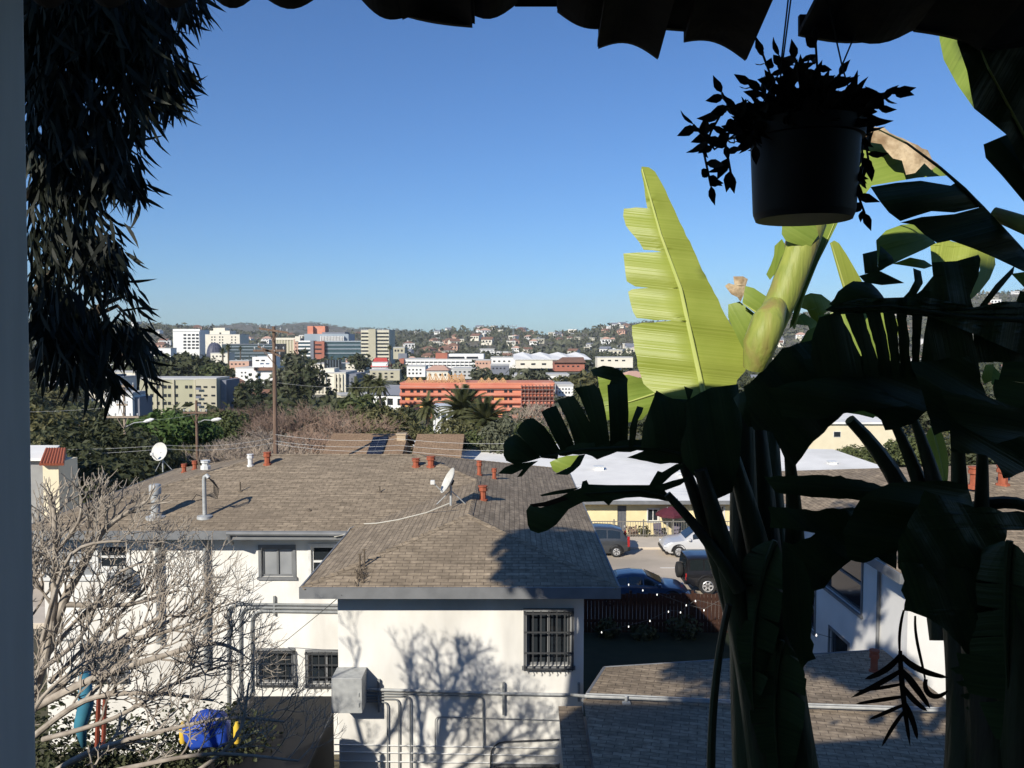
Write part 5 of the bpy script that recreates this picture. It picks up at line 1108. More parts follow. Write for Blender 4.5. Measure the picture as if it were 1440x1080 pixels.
# pale green flats
B = Bld('green_flats', 'pale green three storey flats with balconies, left of the tall pole', 'flats', 196, 304, 534, 262, 12, 'cgreen', vb=585)
B.block('end_bay', 'csage', 276, 304.2, 533.2, 585, -2.5, 12)
for k, v in enumerate((544, 556, 567)):
    for u in ((206, 213, 222, 232, 238, 248, 262, 268) if k != 1 else (200, 206, 213, 232, 238, 248, 268)): B.win(u - 1.9, u + 1.9, v - 2, v + 2.2, 'cwin', .15)
    B.block('balcony', 'cwin', 275.5, 282, v - 1.5, v + 3, -2.7, .19); o = B.block('balcony_rail', 'cgrey', 275, 282.5, v + 1, v + 4.2, -3.6, .1)
    B.block('window', 'cwin', 286, 291, v - 1, v + 1.2, -2.7, .19); B.block('window', 'cwin', 297, 302, v - 1, v + 1.2, -2.7, .19)
for u in (218, 226, 243, 273): B.band('pilaster', 'csage', u, u + 1.6, 534, 585, .5)
B.block('shaded_wing', 'cgrey', 304.4, 318, 534.6, 580, 1, 13)  # plain grey paints the shaded side of the flats
B = Bld('low_green_flats', 'dull green flats partly behind the left hanging leaves', 'flats', 120, 160, 533, 300, 18, 'ccream', vb=575); B.grid([128, 136, 144, 152], [540, 550], 3, 3.4); B.block('roof_storey', 'cgrey', 146, 160, 527, 534, 3, 10)
B = Bld('white_sheds', 'low white buildings between the pale pole and the green flats', 'building', 148, 186, 556, 165, 6, 'cwhite', vb=585); B.grid([153, 160, 168], [563], 3, 3.5); B.block('side_wing', 'cgrey', 186.3, 196, 559, 585, 1, 6)
B = Bld('cream_row', 'cream row behind the left hanging leaves, above the green flats', 'building', 118, 190, 524, 420, 20, 'ccream', vb=545); B.grid([125, 135, 150, 160, 175], [530], 3, 3)
for u0, u1, v, D, m, lab in ((186, 240, 490, 900, 'cwhite', 'pale low offices left of the white tower'), (296, 322, 497, 800, 'ccream', 'small pale block below the dark glass dome'), (322, 350, 508, 640, 'cpink', 'pinkish shop row left of the white block'), (520, 562, 521, 470, 'csage', 'sage apartment row below the red roof'), (572, 598, 516, 420, 'cwhite', 'white villa left of the tan hip roof'), (636, 668, 519, 430, 'croof', 'pale flat building behind the timber frames'), (668, 690, 507, 560, 'cpink', 'pink flats by the thin cypress'), (690, 716, 514, 480, 'cgrey', 'grey roofed house by the thin cypress'), (840, 890, 503, 640, 'ccream', 'pale school block behind the curled leaf'), (486, 512, 505, 760, 'cpink', 'pink roofed hall below the glass hospital wing'), (720, 735, 528, 360, 'croof', 'small pale house behind the orange flats'), (770, 800, 528, 340, 'cwhite', 'white house right of the orange flats'), (784, 806, 543, 262, 'cwhite', 'white scaffolded house beside the orange flats'), (408, 452, 512, 640, 'ccream', 'pale low building right of the tall pole, below the hospital')):
    B = Bld('city_building', lab, 'building', u0, u1, v, D, 16, m, vb=v + 14); w = (u1 - u0) / 5; B.grid([u0 + w * (k + .7) for k in range(5)][:4], [v + 4], w * .45, 2)
    if D < 480: B.grid([u0 + w * (k + .7) for k in range(4)], [v + 9], w * .45, 2.4)
# floodlight mast on the skyline
c = P(722, 459, 900); ml = empty('lattice_mast', (c.x, 900, gz(900)), 'tall thin lattice mast topped with antenna panels on the skyline', 'mast')
b = MB(); zb = gz(900)
for sx, sy in ((-1, -1), (1, -1), (1, 1), (-1, 1)): b.tube([(c.x + sx * 1.2, 900 + sy * 1.2, zb), (c.x + sx * .5, 900 + sy * .5, c.z)], .16, 4)
for i in range(14):
    z0_, z1_ = lerp(zb, c.z, i / 14), lerp(zb, c.z, (i + 1) / 14); w0, w1 = lerp(1.2, .5, i / 14), lerp(1.2, .5, (i + 1) / 14); b.tube([(c.x - w0, 899 + .0, z0_), (c.x + w1, 899, z1_)], .1, 3); b.tube([(c.x + w0, 899, z0_), (c.x - w1, 899, z1_)], .1, 3)
b.build('lattice', M['cblue'], ml)
for k, dx in enumerate((-3.2, -1.4, 1.4, 3.2)):
    b = MB(); b.box(c.x + dx - .5, c.x + dx + .5, 898.4, 899, c.z - 1.6 + (k % 2) * .8, c.z + .8 + (k % 2)); b.build('panel_antenna', M['cblue'], ml)
b = MB(); b.box(c.x - 3.6, c.x + 3.6, 899.02, 899.3, c.z - .2, c.z + .2); b.build('platform', M['cgrey'], ml)
# ------------------------------------------------------------------ filler: small far houses and trees, each an object
def covers(u, w, vt, vb, D):
    for a, c, v, Dh in HERO:
        if D < Dh + 3 and u + w > a - 1 and u - w < c + 1 and vt < v + .55 * (vpx(Dh, gz(Dh)) - v): return True
        if abs(D - Dh) < 26 and u + w > a - 4 and u - w < c + 4: return True
    return False
def vpx(y, z): return 540 - FPX * (y * sp + z * cp) / (y * cp - z * sp)
far_roofs = ['croof', 'cbrown', 'cpink', 'cgrey', 'cwhite']; far_walls = ['cwhite', 'ccream', 'cpink', 'cbeige', 'croof']
def far_house_mesh(kind, wm, rm):
    b = MB(); w, d, h = 1, .8, .42
    b.box(-w / 2, w / 2, -d / 2, d / 2, -.15, h, 0)
    if kind == 0: b.box(-w / 2 - .03, w / 2 + .03, -d / 2 - .03, d / 2 + .03, h + .002, h + .07, 1)
    elif kind == 1:
        b.poly([(-.55, -.46, h), (.55, -.46, h), (.55, 0, h + .26), (-.55, 0, h + .26)], 1); b.poly([(.55, .46, h), (-.55, .46, h), (-.55, 0, h + .26), (.55, 0, h + .26)], 1); b.poly([(.5, -.4, h), (.5, .4, h), (.5, 0, h + .24)], 0); b.poly([(-.5, .4, h), (-.5, -.4, h), (-.5, 0, h + .24)], 0)
    else:
        b.poly([(-.55, -.46, h), (.55, -.46, h), (.15, 0, h + .24), (-.15, 0, h + .24)], 1); b.poly([(.55, -.46, h), (.55, .46, h), (.15, 0, h + .24)], 1); b.poly([(.55, .46, h), (-.55, .46, h), (-.15, 0, h + .24), (.15, 0, h + .24)], 1); b.poly([(-.55, .46, h), (-.55, -.46, h), (-.15, 0, h + .24)], 1)
    for x in (-.3, 0, .3): b.box(x - .08, x + .08, -d / 2 - .012, -d / 2 - .001, .14, .32, 2)
    return b, [M[wm], M[rm], M['cwin']]
fm_ = []
for i, (k, w, r) in enumerate([(0, 'cwhite', 'croof'), (1, 'ccream', 'cbrown'), (2, 'cwhite', 'cpink'), (0, 'ccream', 'cwhite'), (1, 'cwhite', 'cgrey'), (2, 'cpink', 'cbrown'), (0, 'cbeige', 'croof')]): fm_.append((i, far_house_mesh(k, w, r)))
fmesh = {}; KIND = ['white flat roofed', 'cream brown roofed', 'white pink roofed', 'cream white roofed', 'white grey roofed', 'pink brown roofed', 'beige flat roofed']
def far_house(i, loc, s, rz, where):
    label = '%s house among the trees %s' % (KIND[i], where)
    if i not in fmesh:
        b, ms_ = fm_[i][1]; o = b.build('distant_house', ms_); fmesh[i] = o.data
    else:
        o = bpy.data.objects.new('distant_house', fmesh[i]); scene.collection.objects.link(o)
    o.location = loc; o.scale = (s, s, s * .9); o.rotation_euler = (0, 0, rz); tag(o, label, 'house', KIND[i] + ' houses ' + where)
rf = random.Random(101); nh = 0; tries = 0
while nh < 95 and tries < 4000:
    tries += 1; D = 300 + 950 * rf.random() ** 1.2; u = rf.uniform(60, 1460); s = rf.uniform(9, 17)
    x = (u - 720) / FPX * D; w = s * .6 / D * FPX; vt = vpx(D, gz(D) + s * .6)
    if covers(u, w, vt, 0, D): continue
    far_house(rf.randrange(7), (x, D, gz(D)), s, rf.uniform(-.5, .5), 'on the plain'); nh += 1
nh = 0
while nh < 200:
    D = rf.uniform(1300, 2480); u = rf.choice((rf.uniform(560, 1000), rf.uniform(560, 1000), rf.uniform(180, 560), rf.uniform(1000, 1450))); a = (u - 720) / FPX
    x = a * D; far_house(rf.randrange(7), (x, D, hill_z(a, D) + 2.5), rf.uniform(12, 24), rf.uniform(-.6, .6), 'on the hillside'); nh += 1
nt = 0; tries = 0
while nt < 240 and tries < 6000:
    tries += 1; D = 150 + 1100 * rf.random() ** 1.1; u = rf.uniform(40, 1460); h = rf.uniform(6, 12)
    x = (u - 720) / FPX * D; w = h * .45 / D * FPX; vt = vpx(D, gz(D) + h)
    if covers(u, w, vt, 0, D): continue
    k = rf.choice(['far1', 'far2', 'far3', 'far1']); cm = rf.choice(['f_dark', 'f_mid', 'f_grey', 'f_olive', 'f_dark'])
    plant_tree(k, (x, D, gz(D) - .3), h, rf.uniform(.9, 1.3), {'f_dark': 'dark green', 'f_mid': 'mid green', 'f_grey': 'grey green', 'f_olive': 'olive'}[cm] + {'far1': ' round', 'far2': ' spreading', 'far3': ' upright'}[k] + ' tree among the roofs of the far plain', cat='tree', group={'f_dark': 'dark green', 'f_mid': 'mid green', 'f_grey': 'grey green', 'f_olive': 'olive'}[cm] + {'far1': ' round', 'far2': ' spreading', 'far3': ' upright'}[k] + ' trees of the far plain', rz=rf.random() * 6, cm=cm, name='distant_tree'); nt += 1
# the remaining tree cover between the city's roofs: one mass
b = MB()
for i in range(5200):
    D = 170 + 1130 * rf.random() ** 1.0; u = rf.uniform(20, 1470); x = (u - 720) / FPX * D; r = rf.uniform(1.6, 3.6) * (1 + D / 1600)
    if covers(u, r / D * FPX, vpx(D, gz(D) + r * 2), 0, D): continue
    leafblob(b, (x, D, gz(D) + r * .8), (r * 1.1, r, r), 12, r * .5, rf)
o = b.build('city_trees', M['f_dark']); tag(o, 'unbroken tree cover between the roofs of the far city', 'trees', kind='stuff')
# the wooded hillsides: one mass of tree clumps
b = MB()
for i in range(4600):
    D = 1270 + 1250 * rf.random() ** .85; a = rf.uniform(-.62, .66); z = hill_z(a, D); r = rf.uniform(3.5, 8.5); x = a * D
    if rf.random() < .12: r *= 1.4
    leafblob(b, (x, D, z + r * .6), (r, r, r * rf.uniform(.7, 1.3)), 9, r * .62, rf)
for i in range(1500):
    D = rf.uniform(3000, 5200); a = rf.uniform(-.6, -.02); z = hill_z(a, D); r = rf.uniform(5, 11)
    leafblob(b, (a * D, D, z + r * .4), (r * 1.4, r, r * .7), 6, r * .6, rf)
o = b.build('hillside_trees', M['f_grey']); tag(o, 'far wooded hillside tree cover along the skyline', 'woodland', kind='stuff')
# scrub between the near gardens and the plain
b = MB()
for i in range(2600):
    D = 66 + 190 * rf.random() ** 1.4; u = rf.uniform(20, 1460); x = (u - 720) / FPX * D; r = rf.uniform(.6, 1.7)
    if covers(u, r / D * FPX, vpx(D, gz(D) + r * 2), 0, D): continue
    if 58 < D < 80 and -14 < x < 32: continue
    leafblob(b, (x, D, gz(D) + r * .5), (r * 1.2, r, r * .9), 26, .26, rf)
o = b.build('garden_scrub', M['f_olive']); tag(o, 'low garden scrub covering the slope beyond the street', 'scrub', kind='stuff')
# ================================================================== THE PORCH (our own building)
own = empty('porch', (0, 0, -2.3), 'shaded porch with a ragged clay tile eave and a pale post at left', 'porch')
ey = lambda x: 2.16 + .146 * x                        # the eave line runs slightly away to the right
b = MB()
def wedge(x0, x1, y0, z0, y1, z1, th, mi=0):          # sloping slab following the eave line
    b.hexa([(x0, ey(x0) + y0, z0 - th), (x1, ey(x1) + y0, z0 - th), (x1, y1, z1 - th), (x0, y1, z1 - th), (x0, ey(x0) + y0, z0), (x1, ey(x1) + y0, z0), (x1, y1, z1), (x0, y1, z1)])
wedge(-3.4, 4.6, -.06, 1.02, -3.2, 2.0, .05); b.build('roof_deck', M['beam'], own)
b = MB()
for (x0, x1, z0) in ((-3.4, .1, .96), (.1, 4.6, .905)):
    b.hexa([(x0, ey(x0) - .10, z0), (x1, ey(x1) - .10, z0 - .01), (x1, ey(x1) - .062, z0 - .01), (x0, ey(x0) - .062, z0), (x0, ey(x0) - .10, .968), (x1, ey(x1) - .10, .968), (x1, ey(x1) - .062, .968), (x0, ey(x0) - .062, .968)])
b.build('eave_board', M['beam'], own)
b = MB()
for k in range(9):
    x = -3.0 + k * .85; b.hexa([(x - .04, ey(x) - .12, .86), (x + .04, ey(x) - .12, .86), (x + .04, -3.1, 1.80), (x - .04, -3.1, 1.80), (x - .04, ey(x) - .12, .966), (x + .04, ey(x) - .12, .966), (x + .04, -3.1, 1.93), (x - .04, -3.1, 1.93)]) if k in (0, 1, 7, 8) else None
b.build('rafter', M['beam'], own)
b = MB()
def eavept(u, v): return PL(u, v, (0, 2.16, 0), Vector((-.146, 1, 0)))
def tile(pts, L=.42, th=.016):
    """pts: lower outline of one tile end in picture coordinates, left to right; swept back up the slope"""
    A = [eavept(u, v) for u, v in pts]; back = Vector((0, -.955, .295)) * L; up = Vector((0, .04, 1)) * th
    n = len(A); vs = A + [p + up for p in A] + [p + back for p in A] + [p + up + back for p in A]
    fs = []
    for i in range(n - 1): fs += [(i, i + 1, n + i + 1, n + i), (2 * n + i + 1, 2 * n + i, 3 * n + i, 3 * n + i + 1), (i + 1, i, 2 * n + i, 2 * n + i + 1), (n + i, n + i + 1, 3 * n + i + 1, 3 * n + i)]
    fs += [(0, n, 3 * n, 2 * n), (n - 1, 2 * n + n - 1, 3 * n + n - 1, 2 * n - 1)]
    b.add(vs, fs)
def arc(u0, u1, v0, v1, sag, n=9): return [(lerp(u0, u1, i / n), lerp(v0, v1, i / n) + sag * math.sin(math.pi * i / n)) for i in range(n + 1)]
def flat(u0, u1, v0, v1, sag, top):                    # a hanging broken tile face: closed plate between the outline and the deck
    A = arc(u0, u1, v0, v1, sag, 12); lo = [eavept(u, v) for u, v in A]; hi = [eavept(u, top) for u, v in A]; th = Vector((.0, .016, 0))
    n = len(lo); vs = lo + hi + [p + th for p in lo] + [p + th for p in hi]; fs = []
    for i in range(n - 1): fs += [(i, i + 1, n + i + 1, n + i), (2 * n + i + 1, 2 * n + i, 3 * n + i, 3 * n + i + 1), (i + 1, i, 2 * n + i, 2 * n + i + 1)]
    fs += [(0, n, 3 * n, 2 * n), (n - 1, 3 * n - 1, 4 * n - 1, 2 * n - 1)]; b.add(vs, fs)
for k in range(-9, 5): tile(arc(370 + k * 86 - 43 - 300, 370 + k * 86 + 43 - 300, -20, -20, 32))
tile(arc(366, 452, -8, -8, 21)); tile(arc(503, 572, -6, 24, 16)); tile(arc(566, 664, 28, 38, -16)); tile(arc(640, 729, 2, 4, 24)); tile(arc(600, 668, 8, 34, 2))
tile(arc(783, 850, 12, 38, 12)); tile(arc(840, 926, 66, 82, -16)); tile(arc(962, 1050, 58, 84, -14)); tile(arc(918, 970, 40, 44, -4)); tile(arc(1124, 1180, 48, 42, -6)); tile(arc(1168, 1292, 42, 38, 22)); tile(arc(1288, 1378, 40, 72, -8)); tile(arc(1370, 1470, 66, 40, 8))
tile(arc(1460, 1560, 50, 60, 16)); tile(arc(1560, 1660, 60, 60, 16)); tile(arc(1660, 1760, 60, 70, 16))
for q in ((842, 926, 66, 81, -15), (963, 1050, 57, 83, -13), (784, 848, 14, 38, 8), (1125, 1290, 48, 40, 14), (1288, 1400, 42, 70, -4), (508, 664, -2, 36, 8), (1395, 1480, 66, 50, 6), (918, 970, 38, 42, 0), (724, 790, -14, -8, 4)): flat(*q, top=-8 if q[0] < 700 else (6 if q[0] < 1080 else 20))
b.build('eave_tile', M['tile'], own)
b = MB(); px_ = P(37, 200, 1.38).x
b.hexa([(px_ - .13, 1.25, -2.4), (P(32, 1080, 1.38).x, 1.25, -2.4), (P(32, 1080, 1.38).x, 1.38, -2.4), (px_ - .13, 1.38, -2.4), (px_ - .13, 1.25, .95), (P(40, 0, 1.38).x, 1.25, .95), (P(40, 0, 1.38).x, 1.38, .95), (px_ - .13, 1.38, .95)]); b.build('post', M['post'], own, bevel=.006)
b = MB(); b.box(-3.4, 4.6, -3.2, 2.0, -2.5, -2.3); b.build('floor', M['beam'], own)
M['ownwall'] = mat('porch wall stucco', (.20, .17, .14), (.17, .145, .12), 2, .9)
b = MB(); b.box(-2.2, 10, -4.4, -3.22, -2.6, 4.9); b.box(-4.5, -2.203, -3.6, -3.22, -2.6, 2.3); b.box(-9.3, -6.2, -4.5, -2.9, -6, 5.2); b.build('wall', M['ownwall'], own)  # raised wall and left block are unseen, added to cut light on the yard
# ================================================================== HANGING POT
pc_ = P(1131, 245, 2.2); R1, R2 = .142, .126; zt_, zb_ = P(1131, 176, 2.2).z, P(1131, 303, 2.2).z
hp = empty('hanging_pot', (pc_.x, 2.2, zb_), 'dark hanging plastic pot of trailing plants under the tile eave', 'hanging pot')
b = MB(); b.lathe([(0, zb_), (R2, zb_), (R2 + .003, zb_ + .008), (R1 - .004, zt_ - .04), (R1 + .006, zt_ - .038), (R1 + .008, zt_), (R1 - .004, zt_), (R1 - .008, zt_ - .03), (0, zt_ - .035)], (pc_.x, 2.2, 0), 28)
b.lathe([(0, zb_ - .012), (R2 * .97, zb_ - .012), (R2 * 1.02, zb_ + .004)], (pc_.x, 2.2, 0), 28); b.build('pot', M['pot'], hp, smooth=True)
hk = P(1112, -20, 2.16); hk2 = P(1160, -20, 2.16)
for a, c in ((P(1097, 100, 2.14), P(1111, -24, 2.14)), (P(1099, 100, 2.26), P(1115, -24, 2.16)), (P(1184, 92, 2.2), P(1158, -24, 2.16)), (P(1184, 92, 2.2), P(1203, 47, 2.2))):
    b = MB(); b.tube([a, c], .0022, 5); b.build('hanger_wire', M['black'], hp)
b = MB(); b.tube([P(1097, 100, 2.14), Vector((pc_.x - R1, 2.2, zt_))], .0022, 5); b.tube([P(1099, 100, 2.26), Vector((pc_.x - R1 * .4, 2.32, zt_))], .0022, 5); b.tube([P(1184, 92, 2.2), Vector((pc_.x + R1, 2.2, zt_))], .0022, 5); b.build('lower_wire', M['black'], hp)
rp = random.Random(31); lf = MB(); stm = MB()
def pleaf(p, d, L, w):
    d = d.normalized(); s = d.cross(Vector((rp.gauss(0, .4), 1, rp.gauss(0, .5)))).normalized(); nn = s.cross(d)
    pts = []
    for t, q in ((0, .12), (.22, .85), (.45, 1), (.72, .55), (1, .02)):
        c = p + d * L * t + nn * (.14 * L * math.sin(t * 3)); pts.append((c - s * w * q - nn * w * .25 * q, c, c + s * w * q - nn * w * .25 * q))
    for a, c in zip(pts, pts[1:]): lf.add([a[0], a[1], a[2], c[0], c[1], c[2]], [(0, 1, 4, 3), (1, 2, 5, 4)])
def stem(pts, every=.016, L=.050, w=.011):
    pts = [Vector(p) for p in pts]; stm.tube(pts, .0032, 5)
    for a, c in zip(pts, pts[1:]):
        n = max(1, int((c - a).length / every)); d = (c - a).normalized()
        for i in range(n):
            s = a.lerp(c, (i + .5) / n); o = Vector((rp.gauss(0, 1), rp.gauss(0, .7), rp.gauss(0, .9)))
            pleaf(s, d * .6 + o, L * rp.uniform(.7, 1.25), w * rp.uniform(.8, 1.3))
    pleaf(pts[-1], pts[-1] - pts[-2], L, w)
S = lambda *q: [P(u, v, 2.2 + dd) for u, v, dd in q]
for q in (((1080, 180, 0), (1050, 150, -.03), (1020, 150, -.04), (1000, 185, -.05), (990, 215, -.05), (1000, 262, -.05)), ((1070, 185, 0), (1035, 165, -.05), (1020, 200, -.06), (1028, 245, -.06)), ((1075, 185, .02), (1030, 160, .03), (1015, 130, .02)), ((1080, 180, 0), (1040, 185, -.06), (1005, 210, -.08), (975, 175, -.07)),
          ((1090, 175, 0), (1075, 130, 0), (1055, 118, 0)), ((1095, 175, 0), (1085, 110, .02), (1072, 75, .03)), ((1110, 175, .03), (1105, 115, .04), (1095, 78, .03)), ((1125, 175, -.04), (1125, 120, -.05), (1118, 82, -.05)), ((1140, 175, 0), (1150, 110, 0), (1147, 62, 0)), ((1145, 175, .05), (1165, 125, .05), (1180, 105, .05)), ((1155, 175, 0), (1190, 135, -.02), (1225, 135, -.03), (1262, 128, -.03)), ((1165, 175, .02), (1205, 150, .02), (1235, 152, .02)), ((1180, 180, -.02), (1210, 165, -.04), (1240, 140, -.06)),
          ((1190, 180, 0), (1212, 200, .02), (1213, 235, .02), (1205, 270, .02), (1216, 300, .02)), ((1190, 185, -.05), (1200, 215, -.06), (1196, 262, -.06)), ((1185, 178, .06), (1215, 185, .08), (1222, 230, .08)), ((1100, 178, .08), (1090, 140, .1), (1070, 135, .1)), ((1130, 178, .08), (1135, 130, .09), (1130, 100, .1)), ((1080, 178, -.05), (1060, 170, -.08), (1062, 205, -.09)), ((1160, 178, -.06), (1175, 150, -.08), (1190, 160, -.09)),
          ((1100, 176, -.08), (1090, 150, -.1), (1105, 130, -.1)), ((1120, 176, .0), (1110, 150, -.02), (1090, 120, -.02)), ((1150, 176, .0), (1160, 150, -.02), (1150, 130, -.02))):
    stem(S(*q))
for i in range(420):
    w = rp.random() * 6.28; r = R1 * rp.random() ** .5; p = Vector((pc_.x + math.cos(w) * r, 2.2 + math.sin(w) * r, zt_ - .03 + rp.random() * (.17 - .75 * r))); pleaf(p, Vector((math.cos(w) * .8 + rp.gauss(0, .5), math.sin(w) * .7, rp.uniform(-.4, 1))), rp.uniform(.04, .075), rp.uniform(.008, .014))
stm.build('stems', M['potleaf'], hp); lf.build('foliage', M['potleaf'], hp)
# ================================================================== GIANT BROAD-LEAVED PLANT (right)
gp_ = empty('broad_leaf_plant', (1.3, 3.6, gz(3.6)), 'giant broad leaved plant with torn leaves filling the right side of the view', 'plant')
rb = random.Random(77)
def bez(p, t):
    p = [Vector(q) for q in p]
    while len(p) > 1: p = [a.lerp(c, t) for a, c in zip(p, p[1:])]
    return p[0]
def leaf(mid, wl, wr, m, tears=(.12, .12), side=None, n=40, lift=.25, rib='ribdark', droop=0, prof=None, seed=None, gapr=None, ribr=.012, name='leaf', tip=None, curl=0):
    """mid: midrib control points; wl/wr: half widths (m); tears: (left, right) tear amount; side: rough direction of the left half"""
    rr = random.Random(seed if seed is not None else int(mid[0][0] * 991 + mid[-1][2] * 577))
    C = [bez(mid, i / n) for i in range(n + 1)]
    b = MB(); view = lambda c: c.normalized()
    prof = prof or (lambda t: max(.02, (min(1, t / .16) ** .6) * (1 - max(0, (t - .35) / .65) ** 2.2)))
    per = []
    for i, c in enumerate(C):
        t = (C[min(i + 1, n)] - C[max(i - 1, 0)]).normalized(); s = t.cross(view(c)).normalized()
        if side is not None and s.dot(Vector(side)) < 0: s = -s
        per.append((c, t, s, (view(c) - t * view(c).dot(t)).normalized()))
    for sg, w, tr in ((1, wl, tears[0]), (-1, wr, tears[1])):
        if w <= 0: continue
        i = 0
        while i < n:
            k = n - i if tr <= 0 else min(n - i, rr.choice((3, 4, 5, 6, 7)) if tr < .3 else rr.choice((2, 3, 3, 4)))
            g = rr.uniform(.4, 1.6) * tr if tr > 0 else 0; wob = 1 + (rr.gauss(0, .07) if tr > 0 else 0); dr = rr.gauss(0, .12 + droop * .3) * (1 if tr > 0 else 0) + droop; tw = rr.gauss(0, .10) * (1 if tr > 0 else 0)
            cols = []
            mid_i = i + k / 2
            for j in range(i, i + k + 1):
                row = []
                for q in (0, .2, .4, .6, .8, 1):
                    jj = mid_i + (j - mid_i) * (1 - g * q)
                    f = min(max(jj, 0), n - 1e-4); a = int(f); fr = f - a; c = per[a][0].lerp(per[a + 1][0], fr); tt, s, nn = per[a][1], per[a][2], per[a][3]
                    ww = w * prof(f / n) * wob
                    o = s * sg * math.cos(lift + dr * q) * ww * q + nn * (math.sin(lift) * ww * q * .5 + math.sin(dr) * ww * q * q) + tt * (ww * q * (.18 + tw * q))
                    if droop: o += Vector((0, 0, -abs(droop) * ww * q * q * .5))
                    if curl: o += nn * curl * ww * q ** 3
                    row.append((c + o, f / n, sg * q * .5 + .5))
                cols.append(row)
            for a, c in zip(cols, cols[1:]):
                for q in range(5):
                    P4 = [a[q], a[q + 1], c[q + 1], c[q]]
                    b.add([x[0] for x in P4], [(0, 1, 2, 3)], 0, [(x[1] * 1.0, x[2]) for x in P4])
            i += k
    o = b.build(name, M[m], gp_, smooth='all')
    k = MB(); k.tube([C[i] - per[i][3] * .004 for i in range(0, n + 1, 2)], [ribr * (1 - .85 * i / n) for i in range(0, n + 1, 2)], 6); k.build('midrib', M[rib], o, smooth=True)
    return o
def stalk(pts, r0, r1, m='stalk', name='stalk', k=10):
    b = MB(); b.tube([bez(pts, i / k) for i in range(k + 1)], [lerp(r0, r1, i / k) for i in range(k + 1)], 9); return b.build(name, M[m], gp_, smooth=True)
Q = lambda *a: [P(*q) for q in a]
import bmesh
from mathutils.geometry import tessellate_polygon
def blade(out, D, m, gu=0, gv=0, bulge=.05, vein=0, name='leaf', rib=None, ribm='ribdark', ribr=.006, jag=0, label=None, crease=None):
    """one leaf blade: outline u,v; its own distance D, slope (gu, gv: metres per 100 px), bulge and thickness; vein = direction of its veins (deg)"""
    rr = random.Random(int(out[0][0] * 13 + out[1][1] * 7)); pts = []
    for (a, c) in zip(out, out[1:] + out[:1]):
        L = math.hypot(c[0] - a[0], c[1] - a[1]); k = max(1, int(L / 9))
        for i in range(k):
            t = i / k; pts.append((lerp(a[0], c[0], t) + rr.gauss(0, jag), lerp(a[1], c[1], t) + rr.gauss(0, jag)))
    uc = sum(p[0] for p in pts) / len(pts); vc = sum(p[1] for p in pts) / len(pts); hw = max(abs(p[0] - uc) + abs(p[1] - vc) for p in pts)
    bm = bmesh.new(); vs = [bm.verts.new((p[0], p[1], 0)) for p in pts]
    for t in tessellate_polygon([[Vector((p[0], p[1], 0)) for p in pts]]):
        try: bm.faces.new([vs[i] for i in t])
        except ValueError: pass
    for _ in range(3):
        long = [e for e in bm.edges if e.calc_length() > 16]
        if not long: break
        bmesh.ops.subdivide_edges(bm, edges=long, cuts=1); bmesh.ops.triangulate(bm, faces=bm.faces[:])
    ca, sa = math.cos(R(vein)), math.sin(R(vein)); ph = rr.random() * 6
    uvs = {}
    def dep(u, v):
        along = ((u - uc) * ca + (v - vc) * sa); across = (-(u - uc) * sa + (v - vc) * ca)
        q = ((u - uc) ** 2 + (v - vc) ** 2) / (hw * hw)
        cr = 0
        if crease:
            x0, y0, x1, y1, kk = crease; L = math.hypot(x1 - x0, y1 - y0); cr = kk * abs((u - x0) * (y1 - y0) - (v - y0) * (x1 - x0)) / L / 100
        return cr + D + gu * (u - uc) / 100 + gv * (v - vc) / 100 + bulge * q + .010 * math.sin(across * .11 + ph) * min(1, bulge * 20), across
    for w in bm.verts:
        u, v = w.co.x, w.co.y; d, ac = dep(u, v); w.co = P(u, v, d); uvs[w] = (ac / 260, 0)
    uvl = bm.loops.layers.uv.new('UVMap')
    for f in bm.faces:
        for l in f.loops: l[uvl].uv = uvs[l.vert]
    bmesh.ops.recalc_face_normals(bm, faces=bm.faces[:]); bm.verts.index_update()
    front, edge = bm.faces[:], [e for e in bm.edges if len(e.link_faces) == 1]
    twin = {}
    for w in list(bm.verts): twin[w] = bm.verts.new(w.co + w.co.normalized() * .0014); uvs[twin[w]] = uvs[w]
    for f in front:
        try: bm.faces.new([twin[l.vert] for l in f.loops][::-1])
        except ValueError: pass
    for e in edge:
        a, c = e.link_loops[0].vert, e.link_loops[0].link_loop_next.vert; 
        try: bm.faces.new([c, a, twin[a], twin[c]])
        except ValueError: pass
    for f in bm.faces:
        for l in f.loops: l[uvl].uv = uvs[l.vert]
    for f in bm.faces: f.smooth = True
    me = bpy.data.meshes.new(name); off = Vector(gp_.location)
    for w in bm.verts: w.co -= off
    bm.to_mesh(me); bm.free(); me.materials.append(M[m]); me.set_sharp_from_angle(angle=R(50))
    o = bpy.data.objects.new(name, me); scene.collection.objects.link(o); o.parent = gp_
    if rib:
        k = MB(); n = len(rib) - 1; C = []
        for i in range(n * 4 + 1):
            f = i / 4; a = min(int(f), n - 1); t = f - a; u, v = lerp(rib[a][0], rib[a + 1][0], t), lerp(rib[a][1], rib[a + 1][1], t); C.append(P(u, v, dep(u, v)[0] - .004))
        k.tube(C, [ribr * (1 - .75 * i / (n * 4)) for i in range(n * 4 + 1)], 7); k.build('midrib', M[ribm], o, smooth=True)
    if label: o['label'] = label
    return o
